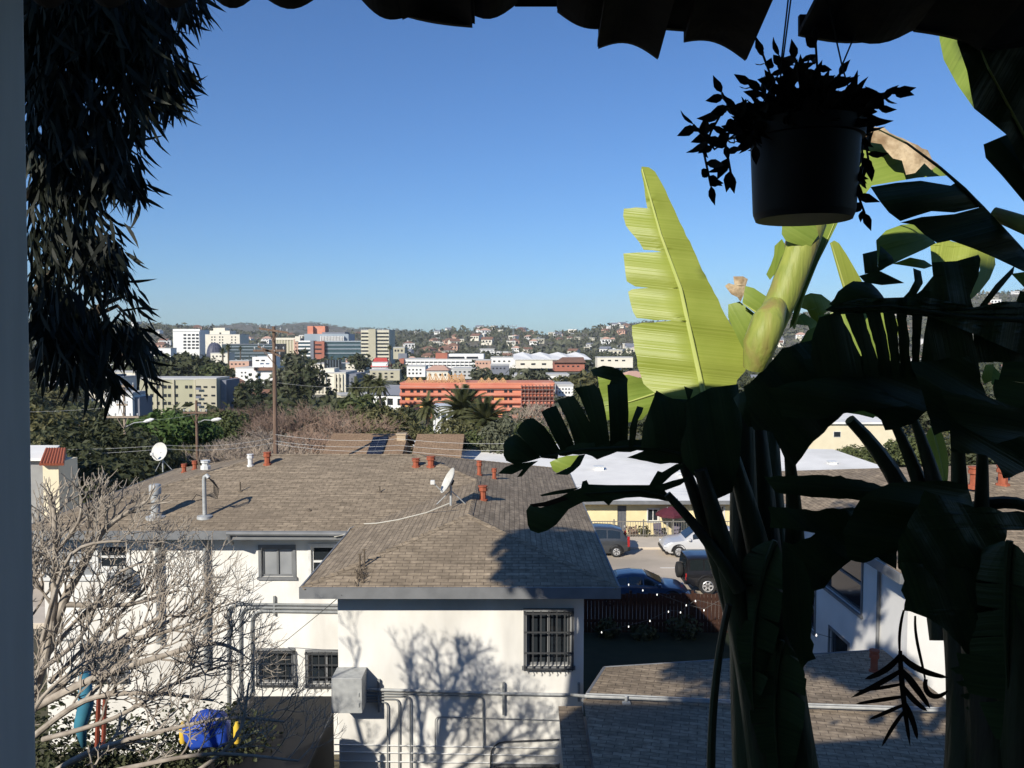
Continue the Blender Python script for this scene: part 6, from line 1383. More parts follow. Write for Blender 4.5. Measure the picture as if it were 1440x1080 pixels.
# the big lit leaf: right half, left half in torn lobes
RB = [(1000, 600), (985, 534), (957, 406), (929, 330), (903, 238)]
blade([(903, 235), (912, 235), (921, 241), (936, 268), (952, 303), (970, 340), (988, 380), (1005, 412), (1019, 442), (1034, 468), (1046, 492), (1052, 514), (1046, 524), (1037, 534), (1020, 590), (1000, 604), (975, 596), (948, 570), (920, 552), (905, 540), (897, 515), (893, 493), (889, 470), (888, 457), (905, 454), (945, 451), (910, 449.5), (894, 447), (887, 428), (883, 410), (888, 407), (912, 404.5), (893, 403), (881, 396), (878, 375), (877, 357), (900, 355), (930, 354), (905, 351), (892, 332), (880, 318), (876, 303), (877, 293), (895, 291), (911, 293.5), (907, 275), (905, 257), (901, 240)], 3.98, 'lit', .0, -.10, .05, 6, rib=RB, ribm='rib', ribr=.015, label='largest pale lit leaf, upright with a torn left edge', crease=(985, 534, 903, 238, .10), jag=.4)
# rolled new leaf and its sheath
b = MB(); pts = Q((1062, 520, 4.0), (1070, 488, 4.0), (1085, 452, 4.0), (1104, 410, 4.0), (1120, 365, 4.02), (1138, 312, 4.05)); b.tube(pts, [.06, .068, .072, .074, .076, .082], 16); b.build('rolled_leaf', M['roll'], gp_, smooth=True)
b = MB(); pts = Q((1060, 518, 3.9), (1068, 485, 3.86), (1080, 452, 3.87), (1092, 430, 3.93), (1098, 422, 3.98)); b.tube(pts, [.05, .076, .076, .05, .01], 16); b.build('leaf_sheath', M['roll'], gp_, smooth=True)
blade([(1172, 308), (1178, 314), (1150, 370), (1130, 420), (1118, 460), (1112, 455), (1120, 420), (1126, 380), (1135, 340), (1145, 312)], 4.1, 'litgreen', .1, 0, .03, 110, rib=[(1116, 462), (1132, 410), (1174, 312)], ribm='rib', ribr=.007)
blade([(1100, 318), (1145, 310), (1150, 330), (1138, 352), (1125, 345), (1106, 338), (1099, 330)], 3.95, 'litgreen', 0, 0, .02, 30, jag=.8); blade([(1097, 336), (1104, 342), (1096, 375), (1084, 395), (1080, 386), (1088, 362), (1090, 345)], 4.0, 'litgreen', 0, 0, .02, 100, jag=1.2)
# leaves behind it
blade([(1024, 428), (1040, 424), (1060, 440), (1078, 465), (1066, 500), (1050, 515), (1038, 480), (1024, 446)], 4.45, 'litgreen', 0, 0, .05, 60); blade([(1048, 402), (1060, 405), (1090, 425), (1096, 432), (1080, 455), (1062, 440), (1044, 425)], 4.4, 'litgreen', 0, 0, .04, 35, rib=[(1076, 448), (1044, 426)], ribm='rib', ribr=.008)
blade([(1018, 405), (1024, 398), (1032, 400), (1034, 391), (1046, 389), (1052, 396), (1050, 405), (1042, 424), (1034, 420), (1026, 412)], 4.42, 'dry', 0, 0, .04, 80, jag=1.5)
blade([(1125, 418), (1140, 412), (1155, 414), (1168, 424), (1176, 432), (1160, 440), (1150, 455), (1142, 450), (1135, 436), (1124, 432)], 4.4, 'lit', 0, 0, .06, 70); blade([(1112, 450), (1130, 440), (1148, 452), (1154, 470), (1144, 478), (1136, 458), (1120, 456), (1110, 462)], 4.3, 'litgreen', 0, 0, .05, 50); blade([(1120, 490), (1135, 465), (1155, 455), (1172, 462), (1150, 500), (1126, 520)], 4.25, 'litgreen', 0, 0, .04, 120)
blade([(1167, 342), (1173, 338), (1180, 342), (1190, 357), (1200, 374), (1212, 395), (1206, 412), (1188, 414), (1180, 388)], 4.1, 'lit', .05, 0, .03, 75, rib=[(1190, 412), (1180, 378), (1169, 342)], ribm='rib')
# upper right: arching leaf with a dried tip and hanging fingers
UP = [(1445, 362), (1400, 312), (1356, 266), (1322, 236), (1276, 202), (1235, 182)]
blade([(1219, 182), (1245, 184), (1276, 202), (1300, 218), (1322, 236), (1332, 247), (1290, 250), (1255, 256), (1226, 261), (1214, 277), (1205, 262), (1205, 241), (1209, 205)], 3.05, 'litgreen', -.02, -.14, .05, 165)
blade([(1212, 184), (1226, 178), (1243, 180), (1262, 189), (1280, 199), (1305, 215), (1323, 233), (1313, 238), (1300, 231), (1288, 238), (1272, 246), (1266, 230), (1256, 224), (1246, 210), (1238, 200), (1222, 196)], 3.0, 'dry', 0, -.14, .04, 30, jag=2.0)
blade([(1224, 263), (1260, 257), (1295, 254), (1337, 261), (1345, 256), (1364, 270), (1384, 290), (1342, 299), (1310, 297), (1290, 303), (1266, 311), (1250, 299), (1238, 284)], 2.75, 'strelitzia', .04, .0, .05, 172, rib=UP, ribr=.009)
blade([(1266, 313), (1296, 305), (1342, 301), (1384, 290), (1419, 329), (1440, 355), (1462, 378), (1440, 382), (1400, 363), (1370, 350), (1337, 338), (1318, 342), (1300, 330), (1285, 316)], 2.75, 'strelitzia', .04, 0, .05, 165)
blade([(1232, 338), (1246, 324), (1268, 316), (1290, 314), (1302, 326), (1316, 342), (1301, 350), (1270, 364), (1254, 372), (1235, 381)], 3.12, 'litgreen', .0, -.14, .06, 165); blade([(1238, 345), (1254, 360), (1258, 368), (1240, 380), (1234, 382)], 3.08, 'strelitzia', 0, 0, .02, 160)
blade([(1255, 371), (1280, 362), (1300, 366), (1312, 374), (1300, 378), (1275, 374)], 3.2, 'litgreen', 0, 0, .03, 10)
# top right corner leaf
blade([(1320, 30), (1321, 55), (1327, 84), (1346, 119), (1370, 153), (1366, 135), (1360, 100), (1346, 60), (1344, 30)], 3.0, 'litgreen', 0, -.14, .03, 120)
blade([(1344, 30), (1346, 60), (1360, 100), (1366, 135), (1370, 153), (1394, 172), (1416, 190), (1440, 240), (1470, 320), (1560, 260), (1560, -40), (1350, -40)], 2.42, 'strelitzia', .03, .02, .05, 120, rib=[(1520, 330), (1440, 190), (1390, 96), (1366, 40)], ribm='rib', ribr=.006)
blade([(1416, 189), (1383, 203), (1386, 222), (1409, 247), (1440, 284), (1480, 325), (1500, 250), (1450, 190)], 2.5, 'strelitzia', 0, 0, .04, 50)
stalk(Q((1475, 330, 2.7), (1430, 312, 2.75), (1396, 300, 2.8)), .034, .022, 'roll')
blade([(1422, 385), (1442, 382), (1460, 400), (1440, 404)], 3.2, 'litgreen', 0, 0, .02, 20)
# folded leaf and dark scraps against the sky
blade([(1308, 345), (1330, 337), (1360, 345), (1398, 354), (1400, 372), (1392, 392), (1378, 410), (1362, 424), (1361, 412), (1370, 396), (1378, 380), (1376, 358), (1345, 367), (1310, 369)], 3.5, 'lit', 0, -.12, .06, 100); blade([(1310, 369), (1345, 367), (1376, 358), (1379, 364), (1376, 388), (1364, 416), (1372, 445), (1290, 445), (1270, 428), (1296, 408), (1312, 388)], 2.9, 'strelitzia', 0, 0, .06, 80)
blade([(1284, 377), (1295, 381), (1298, 398), (1287, 417), (1270, 432), (1262, 427), (1278, 410), (1286, 395)], 2.9, 'strelitzia', 0, 0, .03, 80); blade([(1376, 432), (1400, 400), (1427, 373), (1425, 384), (1402, 412), (1378, 442)], 2.9, 'strelitzia', 0, 0, .03, 120)
blade([(1213, 357), (1233, 352), (1235, 382), (1216, 385)], 3.0, 'strelitzia', 0, 0, .02, 80); blade([(1208, 388), (1235, 380), (1256, 390), (1272, 398), (1240, 401), (1216, 397)], 3.0, 'strelitzia', 0, 0, .03, 10); blade([(1166, 428), (1178, 410), (1200, 396), (1224, 396), (1234, 408), (1248, 424), (1215, 430), (1180, 434)], 3.0, 'strelitzia', 0, 0, .04, 20, jag=.8)
# broad dark leaf lying across, its fingers hanging
blade([(1160, 436), (1172, 428), (1210, 420), (1300, 417), (1370, 432), (1410, 424), (1460, 424), (1500, 500), (1440, 500), (1380, 474), (1310, 446), (1240, 440), (1180, 442)], 2.8, 'strelitzia', .02, 0, .05, 100, rib=[(1480, 452), (1360, 446), (1250, 430), (1170, 434)], ribr=.010)
for i, q in enumerate(([(1152, 446), (1180, 437), (1196, 470), (1210, 500), (1214, 530), (1150, 530), (1140, 500), (1144, 468)], [(1186, 437), (1212, 433), (1226, 480), (1234, 505), (1236, 530), (1216, 530), (1210, 495)], [(1216, 433), (1237, 433), (1246, 470), (1251, 500), (1252, 530), (1238, 530), (1232, 495)], [(1241, 433), (1256, 431), (1262, 460), (1266, 530), (1254, 530), (1250, 490)], [(1260, 431), (1274, 431), (1279, 480), (1281, 530), (1267, 530)], [(1282, 431), (1298, 431), (1295, 475), (1291, 530), (1282, 530)], [(1306, 431), (1360, 436), (1380, 530), (1293, 530), (1298, 480)], [(1366, 440), (1440, 440), (1470, 508), (1372, 510)])):
    blade(q, 2.84 + .012 * (i % 3), 'strelitzia', 0, .03, .03, 78, jag=.5)
blade([(1150, 444), (1200, 432), (1236, 432), (1266, 452), (1258, 500), (1236, 524), (1190, 520), (1160, 490)], 4.3, 'litgreen', 0, -.1, .05, 60)
# the dark mass below: overlapping blades
for i, (q, D, vn) in enumerate((([(1046, 545), (1075, 520), (1100, 490), (1145, 476), (1180, 515), (1196, 572), (1171, 595), (1139, 627), (1117, 657), (1107, 657), (1098, 632), (1086, 608), (1060, 604)], 2.95, 50), ([(1130, 505), (1210, 500), (1310, 518), (1312, 570), (1284, 596), (1260, 603), (1245, 603), (1239, 590), (1215, 577), (1187, 580), (1150, 570)], 2.9, 20), ([(1280, 510), (1360, 500), (1374, 520), (1386, 556), (1430, 574), (1500, 560), (1440, 664), (1413, 673), (1400, 650), (1387, 640), (1337, 635), (1335, 606), (1313, 611), (1300, 560)], 2.75, 30),
    ([(1080, 545), (1160, 530), (1230, 545), (1280, 570), (1220, 575), (1150, 590), (1100, 585)], 2.85, 10), ([(1320, 545), (1378, 562), (1440, 580), (1480, 600), (1400, 625), (1340, 590)], 2.68, 10), ([(1030, 560), (1062, 540), (1090, 560), (1084, 606), (1050, 600)], 3.05, 100))):
    blade(q, D, 'strelitzia', .02, .02, .06, vn, jag=.8)
blade([(1145, 500), (1158, 506), (1170, 525), (1166, 528), (1154, 515)], 3.6, 'litgreen', 0, 0, .02, 50); blade([(1187, 580), (1205, 571), (1226, 567), (1240, 577), (1228, 588), (1208, 583)], 5.0, 'litgreen', 0, 0, .03, 10)
blade([(1380, 530), (1386, 513), (1398, 512), (1394, 536), (1384, 540)], 4.0, 'lit', 0, 0, .02, 80); blade([(1396, 514), (1408, 526), (1422, 530), (1428, 540), (1416, 536), (1412, 542), (1420, 556), (1408, 548), (1394, 540)], 4.0, 'litgreen', 0, 0, .03, 40); blade([(1408, 482), (1418, 472), (1430, 478), (1415, 484)], 3.8, 'litgreen', 0, 0, .01, 10)
leaf(Q((1310, 600, 4.2), (1322, 635, 4.2), (1330, 690, 4.2)), .045, .04, 'lit', (0, 0), (-1, 0, 0), rib='rib', ribr=.006)
# the long torn leaf reaching left: one finger after another along its rib
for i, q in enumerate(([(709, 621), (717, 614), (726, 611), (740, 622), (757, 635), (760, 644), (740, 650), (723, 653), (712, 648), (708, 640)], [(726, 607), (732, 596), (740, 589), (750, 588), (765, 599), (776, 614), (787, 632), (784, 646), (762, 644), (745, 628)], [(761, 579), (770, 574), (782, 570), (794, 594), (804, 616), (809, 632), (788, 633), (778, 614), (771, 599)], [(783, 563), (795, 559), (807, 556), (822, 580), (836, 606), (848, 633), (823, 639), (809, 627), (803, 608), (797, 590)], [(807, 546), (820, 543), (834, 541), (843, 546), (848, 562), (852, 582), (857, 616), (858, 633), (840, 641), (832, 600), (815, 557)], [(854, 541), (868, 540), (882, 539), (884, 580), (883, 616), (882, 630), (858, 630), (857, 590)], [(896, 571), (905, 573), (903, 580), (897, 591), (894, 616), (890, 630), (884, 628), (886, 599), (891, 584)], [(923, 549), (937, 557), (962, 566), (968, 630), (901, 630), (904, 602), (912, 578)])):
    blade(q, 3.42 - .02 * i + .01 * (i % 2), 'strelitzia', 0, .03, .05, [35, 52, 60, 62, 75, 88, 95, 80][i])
blade([(780, 634), (808, 624), (860, 620), (905, 618), (965, 612), (1000, 640), (985, 662), (955, 652), (929, 652), (882, 643), (905, 634), (868, 635), (840, 646), (823, 639), (787, 641)], 3.36, 'strelitzia', -.03, 0, .03, 0, rib=[(1000, 648), (905, 628), (820, 632), (760, 643)], ribr=.011, jag=.6)
blade([(700, 666), (710, 657), (720, 653), (757, 648), (745, 657), (734, 670), (727, 671), (735, 660), (720, 667)], 3.44, 'strelitzia', 0, 0, .02, 20); blade([(831, 520), (848, 514), (862, 516), (874, 522), (883, 533), (882, 542), (856, 542), (859, 535), (834, 528)], 3.4, 'strelitzia', 0, 0, .05, 10)
blade([(840, 527), (884, 527), (905, 533), (922, 545), (919, 572), (903, 590), (884, 594), (850, 590)], 4.6, 'litgreen', 0, 0, .05, 170, rib=[(922, 553), (885, 565), (850, 570)], ribm='rib', ribr=.006)
blade([(773, 650), (785, 644), (798, 641), (814, 640), (802, 656), (783, 665), (778, 662)], 5.15, 'litgreen', 0, 0, .06, 20); blade([(814, 640), (823, 639), (816, 654), (806, 663), (798, 668), (780, 667), (802, 656)], 4.2, 'strelitzia', 0, 0, .04, 20)
blade([(962, 566), (985, 552), (1000, 545), (1038, 540), (1044, 600), (1040, 650), (1030, 692), (1008, 702), (985, 680), (960, 650), (955, 620)], 3.3, 'strelitzia', 0, .02, .06, 80); blade([(955, 580), (968, 568), (975, 548), (962, 543), (968, 566), (958, 572)], 3.35, 'strelitzia', 0, 0, .02, 80); blade([(920, 552), (940, 560), (975, 562), (1000, 575), (985, 610), (930, 600)], 3.36, 'strelitzia', 0, 0, .05, 40)
# lower drooping leaf
blade([(787, 699), (803, 691), (817, 686), (819, 677), (825, 675), (828, 681), (855, 682), (885, 682), (915, 682), (935, 690), (950, 706), (938, 705), (925, 702), (900, 699), (880, 700), (862, 704), (856, 711), (849, 705), (820, 706), (800, 716), (791, 727), (782, 738), (770, 746), (757, 750), (746, 746), (742, 738), (740, 718), (746, 709), (760, 714), (785, 706)], 3.35, 'strelitzia', -.02, 0, .06, 20, rib=[(952, 704), (900, 690), (820, 694)], ribr=.009)
blade([(759, 696), (782, 690), (816, 685), (800, 693), (762, 698)], 3.36, 'strelitzia', 0, 0, .02, 0); blade([(745, 709), (765, 706), (790, 698), (800, 702), (770, 712), (750, 713)], 3.34, 'dead', 0, 0, .02, 0)
blade([(912, 684), (920, 670), (925, 662), (931, 664), (952, 652), (964, 655), (945, 668), (926, 686)], 3.3, 'strelitzia', 0, 0, .03, 40); blade([(915, 686), (945, 676), (974, 669), (957, 682), (935, 690)], 3.28, 'strelitzia', 0, 0, .02, 10)
stalk(Q((1040, 830, 3.3), (1000, 760, 3.3), (938, 695, 3.32)), .030, .016)
for q, wl, wr in ((((1480, 700, 3.0), (1560, 520, 3.0), (1700, 420, 3.1)), .2, .2), (((1480, 760, 3.0), (1580, 640, 3.0), (1740, 640, 3.1)), .2, .2), (((1470, 640, 2.9), (1520, 420, 2.9), (1580, 240, 2.9)), .2, .2), (((1480, 820, 2.9), (1600, 780, 2.9), (1720, 900, 2.9)), .18, .18), (((1470, 860, 3.2), (1540, 880, 3.2), (1600, 1080, 3.2)), .18, .18)):
    leaf(Q(*q), wl, wr, 'strelitzia', (.1, .1), (0, 0, 1), n=34, lift=.1)                 # leaves just beyond the right edge of the photo
# stalks and trunks
for pts, r0, r1 in ((((1065, 1130, 3.5), (1045, 850, 3.5), (1045, 560, 3.5)), .10, .045), (((1100, 1130, 3.55), (1090, 850, 3.55), (1062, 560, 3.6)), .11, .03), (((1130, 1130, 3.6), (1085, 850, 3.6), (1082, 520, 3.8)), .10, .028), (((1090, 1130, 3.4), (1060, 900, 3.4), (985, 660, 3.3)), .10, .026), (((1075, 1000, 3.45), (1040, 860, 3.4), (960, 650, 3.35)), .08, .02), (((1120, 1130, 3.4), (1110, 900, 3.4), (1030, 640, 3.4)), .11, .03), (((1100, 980, 3.6), (1130, 800, 3.6), (1110, 640, 3.3)), .08, .02), (((1000, 1120, 3.2), (998, 960, 3.2), (1025, 850, 3.2)), .018, .014),
                    (((1330, 900, 3.2), (1300, 690, 3.4), (1195, 590, 3.3)), .06, .022), (((1320, 800, 3.2), (1310, 700, 3.3), (1255, 590, 3.2)), .05, .016), (((1335, 800, 3.2), (1325, 690, 3.2), (1285, 590, 3.2)), .05, .016), (((1350, 850, 3.1), (1352, 720, 3.1), (1345, 590, 3.0)), .05, .018), (((1370, 850, 3.1), (1385, 720, 3.1), (1380, 580, 3.0)), .04, .014), (((1300, 760, 3.2), (1400, 670, 3.1), (1480, 730, 3.0)), .03, .02), (((1410, 1130, 2.9), (1400, 950, 2.9), (1360, 760, 3.0)), .12, .06), (((1360, 1130, 3.0), (1372, 950, 3.0), (1330, 760, 3.1)), .09, .05), (((1450, 1130, 2.8), (1440, 950, 2.8), (1420, 800, 2.8)), .10, .06)):
    stalk(Q(*pts), r0, r1)
# the low mass of hanging leaves
for i, (q, D, vn) in enumerate((([(1205, 708), (1218, 694), (1233, 685), (1255, 680), (1281, 677), (1320, 676), (1359, 680), (1371, 714), (1350, 740), (1300, 760), (1250, 780), (1215, 792), (1192, 788), (1186, 750)], 2.9, 10), ([(1300, 690), (1371, 712), (1412, 718), (1460, 722), (1460, 742), (1416, 746), (1413, 774), (1411, 803), (1400, 830), (1330, 830), (1262, 800), (1265, 760)], 2.8, 60), ([(1262, 790), (1400, 800), (1412, 806), (1428, 844), (1445, 872), (1470, 980), (1420, 985), (1370, 930), (1335, 890), (1306, 870), (1290, 862), (1270, 860), (1274, 842), (1266, 830), (1272, 815)], 2.82, 70),
    ([(1074, 672), (1110, 668), (1152, 668), (1190, 672), (1229, 680), (1276, 690), (1230, 704), (1150, 700), (1090, 692)], 3.05, 5), ([(1080, 712), (1143, 718), (1200, 712), (1220, 760), (1195, 790), (1170, 810), (1160, 827), (1145, 832), (1136, 806), (1130, 790), (1104, 772), (1147, 750), (1085, 741)], 3.0, 40), ([(1100, 760), (1140, 775), (1146, 830), (1140, 880), (1146, 926), (1128, 940), (1100, 880)], 3.1, 85), ([(1225, 745), (1262, 760), (1262, 800), (1240, 790), (1228, 775)], 2.95, 60))):
    blade(q, D, 'strelitzia', .02, .02, .06, vn, jag=1.0)
for q, wl, wr, te in ((((1420, 760, 2.75), (1405, 900, 2.75), (1430, 1090, 2.8)), .14, .10, .14), (((1090, 760, 3.3), (1050, 850, 3.3), (1060, 1000, 3.3)), .08, .10, .05), (((1100, 900, 3.3), (1080, 980, 3.3), (1100, 1120, 3.3)), .10, .12, .05), (((1450, 900, 2.75), (1440, 980, 2.75), (1435, 1100, 2.75)), .05, .06, .1)):
    leaf(Q(*q), wl, wr, 'strelitzia', (te, te), (0, 0, 1) if abs(q[0][0] - q[2][0]) > 60 else (-1, 0, 0), n=34, lift=.1)
def sliver(pts, w0, D=3.0, m='dead'):                  # a thin dried leaf strip
    pts = [Vector((u, v, 0)) for u, v in pts]; n = 10; C = [bez(pts, i / n) for i in range(n + 1)]; L_, R_ = [], []
    for i in range(n + 1):
        t = (C[min(i + 1, n)] - C[max(i - 1, 0)]).normalized(); w = w0 * (.35 + .65 * math.sin(math.pi * (.12 + .88 * i / n)) ** .7) * (1 if i < n else .1); L_.append((C[i].x - t.y * w, C[i].y + t.x * w)); R_.append((C[i].x + t.y * w, C[i].y - t.x * w))
    blade(L_ + R_[::-1], D, m, 0, 0, .02, 0)
for pts, w in ((((1271, 858), (1262, 890), (1266, 924)), 2.2), (((1287, 866), (1285, 900), (1298, 930), (1302, 962)), 2.2), (((1266, 921), (1250, 945), (1216, 955)), 4.5), (((1267, 943), (1245, 958), (1197, 981)), 4), (((1268, 962), (1240, 968), (1203, 972)), 2.5), (((1268, 980), (1240, 984), (1203, 990)), 3), (((1269, 992), (1250, 1000), (1222, 1012)), 3), (((1268, 922), (1285, 945), (1334, 953)), 4.5), (((1268, 943), (1285, 960), (1308, 996)), 5), (((1269, 964), (1282, 985), (1304, 1000)), 4), (((1270, 985), (1285, 1010), (1290, 1040)), 4), (((1302, 955), (1296, 975), (1316, 990), (1334, 970)), 4), (((1266, 915), (1266, 960), (1280, 1050)), 4), (((1272, 1000), (1255, 1020), (1240, 1050)), 3)): sliver(pts, w)
for i, (v0, v1) in enumerate(((934, 949), (953, 967), (971, 985), (989, 1003), (1009, 1026), (1032, 1052), (1058, 1080))):
    q = 1336 + i * 7 if i < 4 else 1350 + i * 3
    blade([(q, v0 + 6), (q + 20, v0 + 1), (q + 45, v0 - 1), (1420, v0), (1440, v0 - 4), (1440, v1 - 3), (1412, v1), (q + 42, v1 + 1), (q + 8, v1 - 2)], 2.9, 'strelitzia', 0, 0, .03, 0, jag=.5)
# ================================================================== GUM TREE (left): hanging leaves in front, crown above out of sight
gt = empty('gum_tree', (-5.4, 5.2, gz(5.2)), 'dark gum tree with long hanging leaves down the left side', 'tree')
rg = random.Random(55); b = MB(); tw = MB()
def gleaf(p, d, L, w):
    d = d.normalized(); s = d.cross(Vector((rg.gauss(0, 1), rg.gauss(0, 1), rg.gauss(0, .3))))
    if s.length < 1e-3: return
    s.normalize(); nn = s.cross(d); cv = rg.gauss(0, .22); q = []
    for t, k in ((0, .08), (.2, .8), (.45, 1), (.75, .6), (1, .02)):
        c = p + d * L * t + s * cv * L * t * t + nn * .1 * L * t * t; q.append((c - s * w * k, c + s * w * k))
    b.add([x for e in q for x in e], [(2 * i, 2 * i + 1, 2 * i + 3, 2 * i + 2) for i in range(4)])
drape = [(70, 60, 45, 110), (105, 55, 70, 85), (150, 40, 60, 55), (195, 70, 55, 50), (215, 120, 38, 40), (170, 150, 45, 40), (250, 0, 40, 22), (180, 8, 60, 30), (75, 200, 40, 90), (120, 220, 50, 70), (150, 235, 32, 42), (175, 250, 22, 28), (60, 330, 24, 80), (105, 340, 45, 60), (130, 365, 34, 42), (158, 375, 20, 30), (80, 440, 44, 40), (110, 470, 60, 34), (150, 478, 40, 26), (185, 485, 22, 22), (75, 510, 34, 36), (115, 520, 34, 30), (150, 540, 18, 26), (200, 500, 14, 26), (55, 440, 20, 60)]
for (u, v, ru, rv) in drape:
    ru *= .86 if v > 300 else 1; n = int(ru * rv * math.pi / (27 if v > 300 else 24))
    for i in range(n):
        w = rg.random() * 6.283; q = rg.random() ** .5; U, Vv = u + math.cos(w) * q * ru, v + math.sin(w) * q * rv - 12
        D = rg.uniform(4.2, 5.0); p = P(U, Vv, D)
        out = (U - u) / 90
        gleaf(p, Vector((out * .5 + rg.gauss(.12, .32), rg.gauss(0, .25), -1 + rg.gauss(0, .25))), rg.uniform(.10, .21), rg.uniform(.008, .014))
for i in range(230):                                    # wispy leaf sprays at the outer edge
    u, v = rg.choice(((262, 20), (285, 12), (235, 60), (262, 100), (255, 130), (245, 150), (190, 200), (200, 225), (200, 260), (195, 275), (160, 330), (180, 365), (175, 400), (150, 410), (195, 430), (175, 455), (200, 470), (210, 490), (205, 520), (150, 545)))
    p = P(u + rg.gauss(-4, 7), v + rg.gauss(-8, 9), rg.uniform(4.3, 4.8)); gleaf(p, Vector((rg.gauss(.5, .35), 0, rg.gauss(-.9, .4))), rg.uniform(.10, .17), rg.uniform(.007, .012))
for pts in (((-60, 60, 4.6), (60, 20, 4.6), (180, 10, 4.6), (262, 4, 4.6)), ((-60, 200, 4.6), (50, 120, 4.6), (150, 90, 4.6), (235, 80, 4.6)), ((-60, 380, 4.6), (50, 260, 4.6), (120, 210, 4.6), (190, 220, 4.6)), ((-60, 520, 4.6), (60, 400, 4.6), (110, 340, 4.6), (160, 330, 4.6)), ((-60, 600, 4.6), (60, 500, 4.6), (120, 450, 4.6), (165, 430, 4.6), (205, 470, 4.6)), ((-40, 300, 4.7), (60, 200, 4.7), (110, 110, 4.7), (180, 60, 4.7)), ((120, 450, 4.6), (150, 425, 4.6), (178, 416, 4.6))):
    tw.tube([P(*q) for q in pts], [lerp(.03, .005, i / (len(pts) - 1)) for i in range(len(pts))], 6)
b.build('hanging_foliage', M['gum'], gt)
b = MB()
for (c, r, n) in (((-6.1, 4.6, 4.3), (1.7, 1.3, 1.5), 5600), ((-5.4, 4.5, 3.2), (1.2, 1.0, .7), 1500), ((-3.4, 5.0, 5.6), (2.2, 1.3, 1.2), 2400), ((-1.5, 5.0, 4.8), (2.0, .9, 2.3), 4600), ((-2.2, 1.4, 3.7), (1.2, 1.0, .7), 1100), ((-4.4, 1.6, 3.9), (1.5, 1.2, 1.0), 1900), ((-3.6, 3.2, 3.4), (.9, .9, .8), 900)):
    leafblob(b, c, r, n, .19, rg, shell=.2)
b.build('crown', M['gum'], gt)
tw.tube([(-5.4, 5.2, gz(5.2) - .3), (-5.5, 5.1, -1), (-5.3, 5.0, 1.5), (-4.8, 4.9, 3.6)], [.26, .22, .17, .10], 12)
for e in ((-6.1, 4.6, 4.3), (-3.4, 5.0, 5.4), (-1.3, 5.0, 6.0), (-4.4, 1.8, 3.8)): tw.tube([(-5.3, 5.0, 1.8), Vector((-5.3, 5, 1.8)).lerp(Vector(e), .5) + Vector((0, 0, .5)), e], [.12, .08, .03], 8)
tw.build('trunk', M['bark'], gt)
# ================================================================== BARE PLUMERIA-LIKE TREES (lower left)
def baretree(name, label, base, limbs, seed, depth, L0, budget, D):
    rr = random.Random(seed); root = empty(name, base, label, 'tree', 'bare trees below the porch'); b = MB(); cnt = [0]
    def grow(p, d, L, r, k):
        if cnt[0] > budget: return
        cnt[0] += 1
        q = p + d * L; m = p.lerp(q, .5) + Vector((rr.gauss(0, .05), rr.gauss(0, .05), -.04)) * L
        b.tube([p, m, q], [r, r * .9, r * .82 if k else r * .7], 6 if r > .014 else 4)
        if k == 0: return
        pd = q.y * cp - q.z * sp; pu, pv = 720 + FPX * q.x / pd, 540 - FPX * (q.y * sp + q.z * cp) / pd
        if pv < (690 if pu > 20 else 600) + max(0, pu - 190) * .75: k = min(k, 1)
        n = rr.choice((2, 2, 3)); w0 = rr.random() * 6.283
        for i in range(n):
            a = d.orthogonal().normalized(); w = w0 + i * 6.283 / n + rr.gauss(0, .3); a = a * math.cos(w) + d.cross(a) * math.sin(w)
            grow(q, (d + a * rr.uniform(.40, .80) + Vector((.05, 0, .24))).normalized(), L * rr.uniform(.68, .98), r * .77, k - 1)
    for pts, r0, r1 in limbs:
        pts = [P(u, v, d) for u, v, d in pts]; n = len(pts) - 1; k = n * 5
        C = []
        for i in range(k + 1):                       # smooth through the points
            f = i / k * n; a = min(int(f), n - 1); t = f - a; p0, p1, p2, p3 = pts[max(a - 1, 0)], pts[a], pts[a + 1], pts[min(a + 2, n)]
            C.append(.5 * ((2 * p1) + (p2 - p0) * t + (2 * p0 - 5 * p1 + 4 * p2 - p3) * t * t + (3 * p1 - p0 - 3 * p2 + p3) * t ** 3))
        b.tube(C, [lerp(r0, r1, i / k) for i in range(k + 1)], 9)
        for i in range(3, k + 1):
            if rr.random() < .68 or i == k:
                t = (C[i] - C[i - 1]).normalized(); a = t.orthogonal().normalized(); w = rr.random() * 6.283; a = a * math.cos(w) + t.cross(a) * math.sin(w); rad = lerp(r0, r1, i / k)
                grow(C[i], (t * .7 + a * .8 + Vector((.1, 0, .45))).normalized(), L0 * rr.uniform(.7, 1.25), min(rad * .55, .015), depth if i > k * .3 else depth - 1)
        
    b.build('branches', M['palebark'], root, smooth=True); return root
t1 = [([(20, 1090, 9.2), (40, 1000, 9.3), (70, 900, 9.4), (78, 790, 9.5), (75, 705, 9.6)], .075, .022), ([(60, 930, 9.4), (88, 850, 9.5), (115, 800, 9.6), (150, 742, 9.7), (205, 706, 9.8)], .065, .02), ([(150, 742, 9.7), (148, 712, 9.7), (138, 694, 9.7)], .022, .014),
      ([(30, 1010, 9.3), (100, 950, 9.2), (160, 905, 9.2), (225, 868, 9.3)], .06, .02), ([(40, 1000, 9.2), (130, 955, 9.0), (220, 925, 9.0), (300, 905, 9.1), (340, 918, 9.2)], .05, .014), ([(30, 1050, 9.0), (120, 985, 8.8), (215, 975, 8.8), (300, 985, 8.9)], .04, .013), ([(45, 960, 9.5), (40, 850, 9.6), (60, 760, 9.8)], .05, .02), ([(90, 850, 9.5), (180, 850, 9.7), (250, 830, 9.9)], .035, .014), ([(75, 780, 9.5), (110, 735, 9.5), (115, 700, 9.5)], .026, .014), ([(160, 905, 9.2), (260, 880, 9.3), (310, 850, 9.4)], .03, .014)]
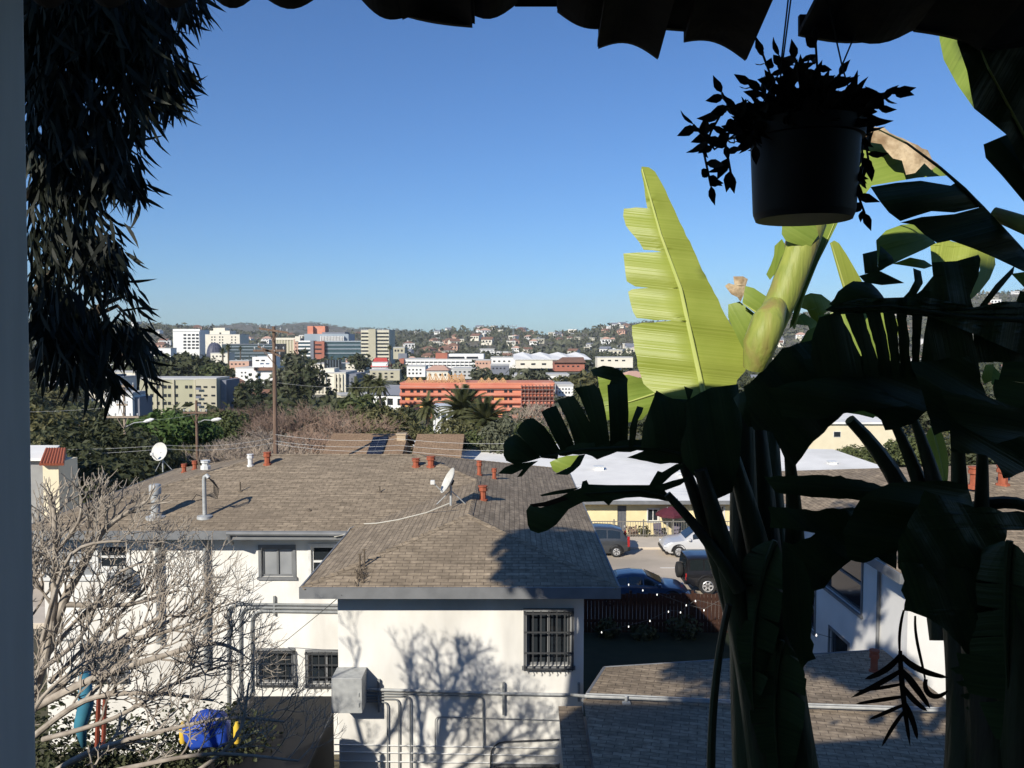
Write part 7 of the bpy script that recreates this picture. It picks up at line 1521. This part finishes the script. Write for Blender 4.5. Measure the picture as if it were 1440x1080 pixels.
t1 += [([(70, 960, 9.6), (150, 880, 9.8), (210, 820, 10.0), (235, 770, 10.1)], .03, .012), ([(120, 985, 9.0), (200, 900, 9.3), (270, 850, 9.5), (300, 800, 9.6)], .028, .012), ([(60, 1040, 8.8), (160, 1010, 8.8), (250, 960, 9.0), (330, 930, 9.2)], .03, .012), ([(30, 960, 9.2), (110, 900, 9.3), (150, 820, 9.5), (200, 790, 9.6)], .03, .012), ([(200, 930, 9.0), (260, 910, 9.1), (330, 880, 9.2)], .02, .010), ([(-80, 1090, 9.3), (-110, 950, 9.4), (-150, 800, 9.4), (-120, 680, 9.5)], .07, .02), ([(-110, 950, 9.4), (-60, 860, 9.3), (-30, 760, 9.3), (-10, 660, 9.4)], .05, .018), ([(-30, 1050, 9.2), (0, 900, 9.3), (30, 800, 9.4)], .05, .018), ([(60, 930, 9.4), (120, 860, 9.8), (200, 800, 10)], .03, .012), ([(60, 900, 9.2), (100, 780, 9.1), (180, 760, 9.1)], .03, .012)]
baretree('bare_tree', 'bare pale branched tree in front of the white house at lower left', (-5.4, 9.2, gz(9.2)), t1, 13, 4, .19, 15000, 9.4)
t2 = [([(40, 1110, 7.6), (120, 1060, 7.6), (220, 1030, 7.7), (320, 1010, 7.8), (400, 1015, 7.9)], .03, .010), ([(60, 1110, 7.4), (180, 1080, 7.4), (300, 1060, 7.5), (420, 1070, 7.6)], .03, .010), ([(20, 1060, 7.6), (60, 980, 7.6), (120, 930, 7.7)], .026, .010), ([(240, 1110, 7.5), (330, 1040, 7.7), (350, 960, 7.9)], .024, .010)]
baretree('bare_tree', 'second bare pale tree, lower and nearer, at the bottom left', (-3.6, 7.4, gz(7.4)), t2, 14, 4, .14, 3200, 7.6)
for i, (u, D, r, top, lab) in enumerate(((60, 13.6, 1.0, 985, 'dark hedge shrub nearest the left post, behind the bare branches'), (130, 14.2, 1.0, 1000, 'dark hedge shrub behind the teal cloth'), (205, 14.6, 1.0, 1010, 'dark hedge shrub between the red stakes and the tarpaulin'), (275, 14.8, 1.0, 1000, 'dark hedge shrub behind the blue tarpaulin'), (335, 15.2, .8, 1000, 'dark hedge shrub beside the dark shed'))):
    q = P(u, top, D); shrub('hedge_shrub', lab, (q.x, D, gz(D)), r, (q.z - gz(D)) * 1.0, M['f_dark'], 90 + i, n=4200, s=.055)
b = MB()
for i in range(2600):
    y = rg.uniform(4.6, 13.5); x = rg.uniform(-8.5, 8); leafblob(b, (x, y, gz(y) + .15), (.35, .35, .3), 10, .10, rg)
tag(b.build('undergrowth', M['f_dark']), 'dark undergrowth on the shaded slope below the porch', 'undergrowth', kind='stuff')
# ================================================================== HAZE: one box of even air round everything
b = MB(); b.box(-9000, 9000, -60, 8000, -160, 340); hz = b.build('haze', bpy.data.materials.new('haze air'))
hm = hz.data.materials[0]; hm.use_nodes = True; hm.node_tree.nodes.clear()
ho = hm.node_tree.nodes.new('ShaderNodeOutputMaterial'); hv = hm.node_tree.nodes.new('ShaderNodeVolumePrincipled')
hv.inputs['Color'].default_value = (.86, .92, 1, 1); hv.inputs['Density'].default_value = 0.00006; hv.inputs['Anisotropy'].default_value = 0
hm.node_tree.links.new(hv.outputs[0], ho.inputs['Volume']); tag(hz, 'thin pale haze in the air towards the hills', 'haze', kind='stuff')
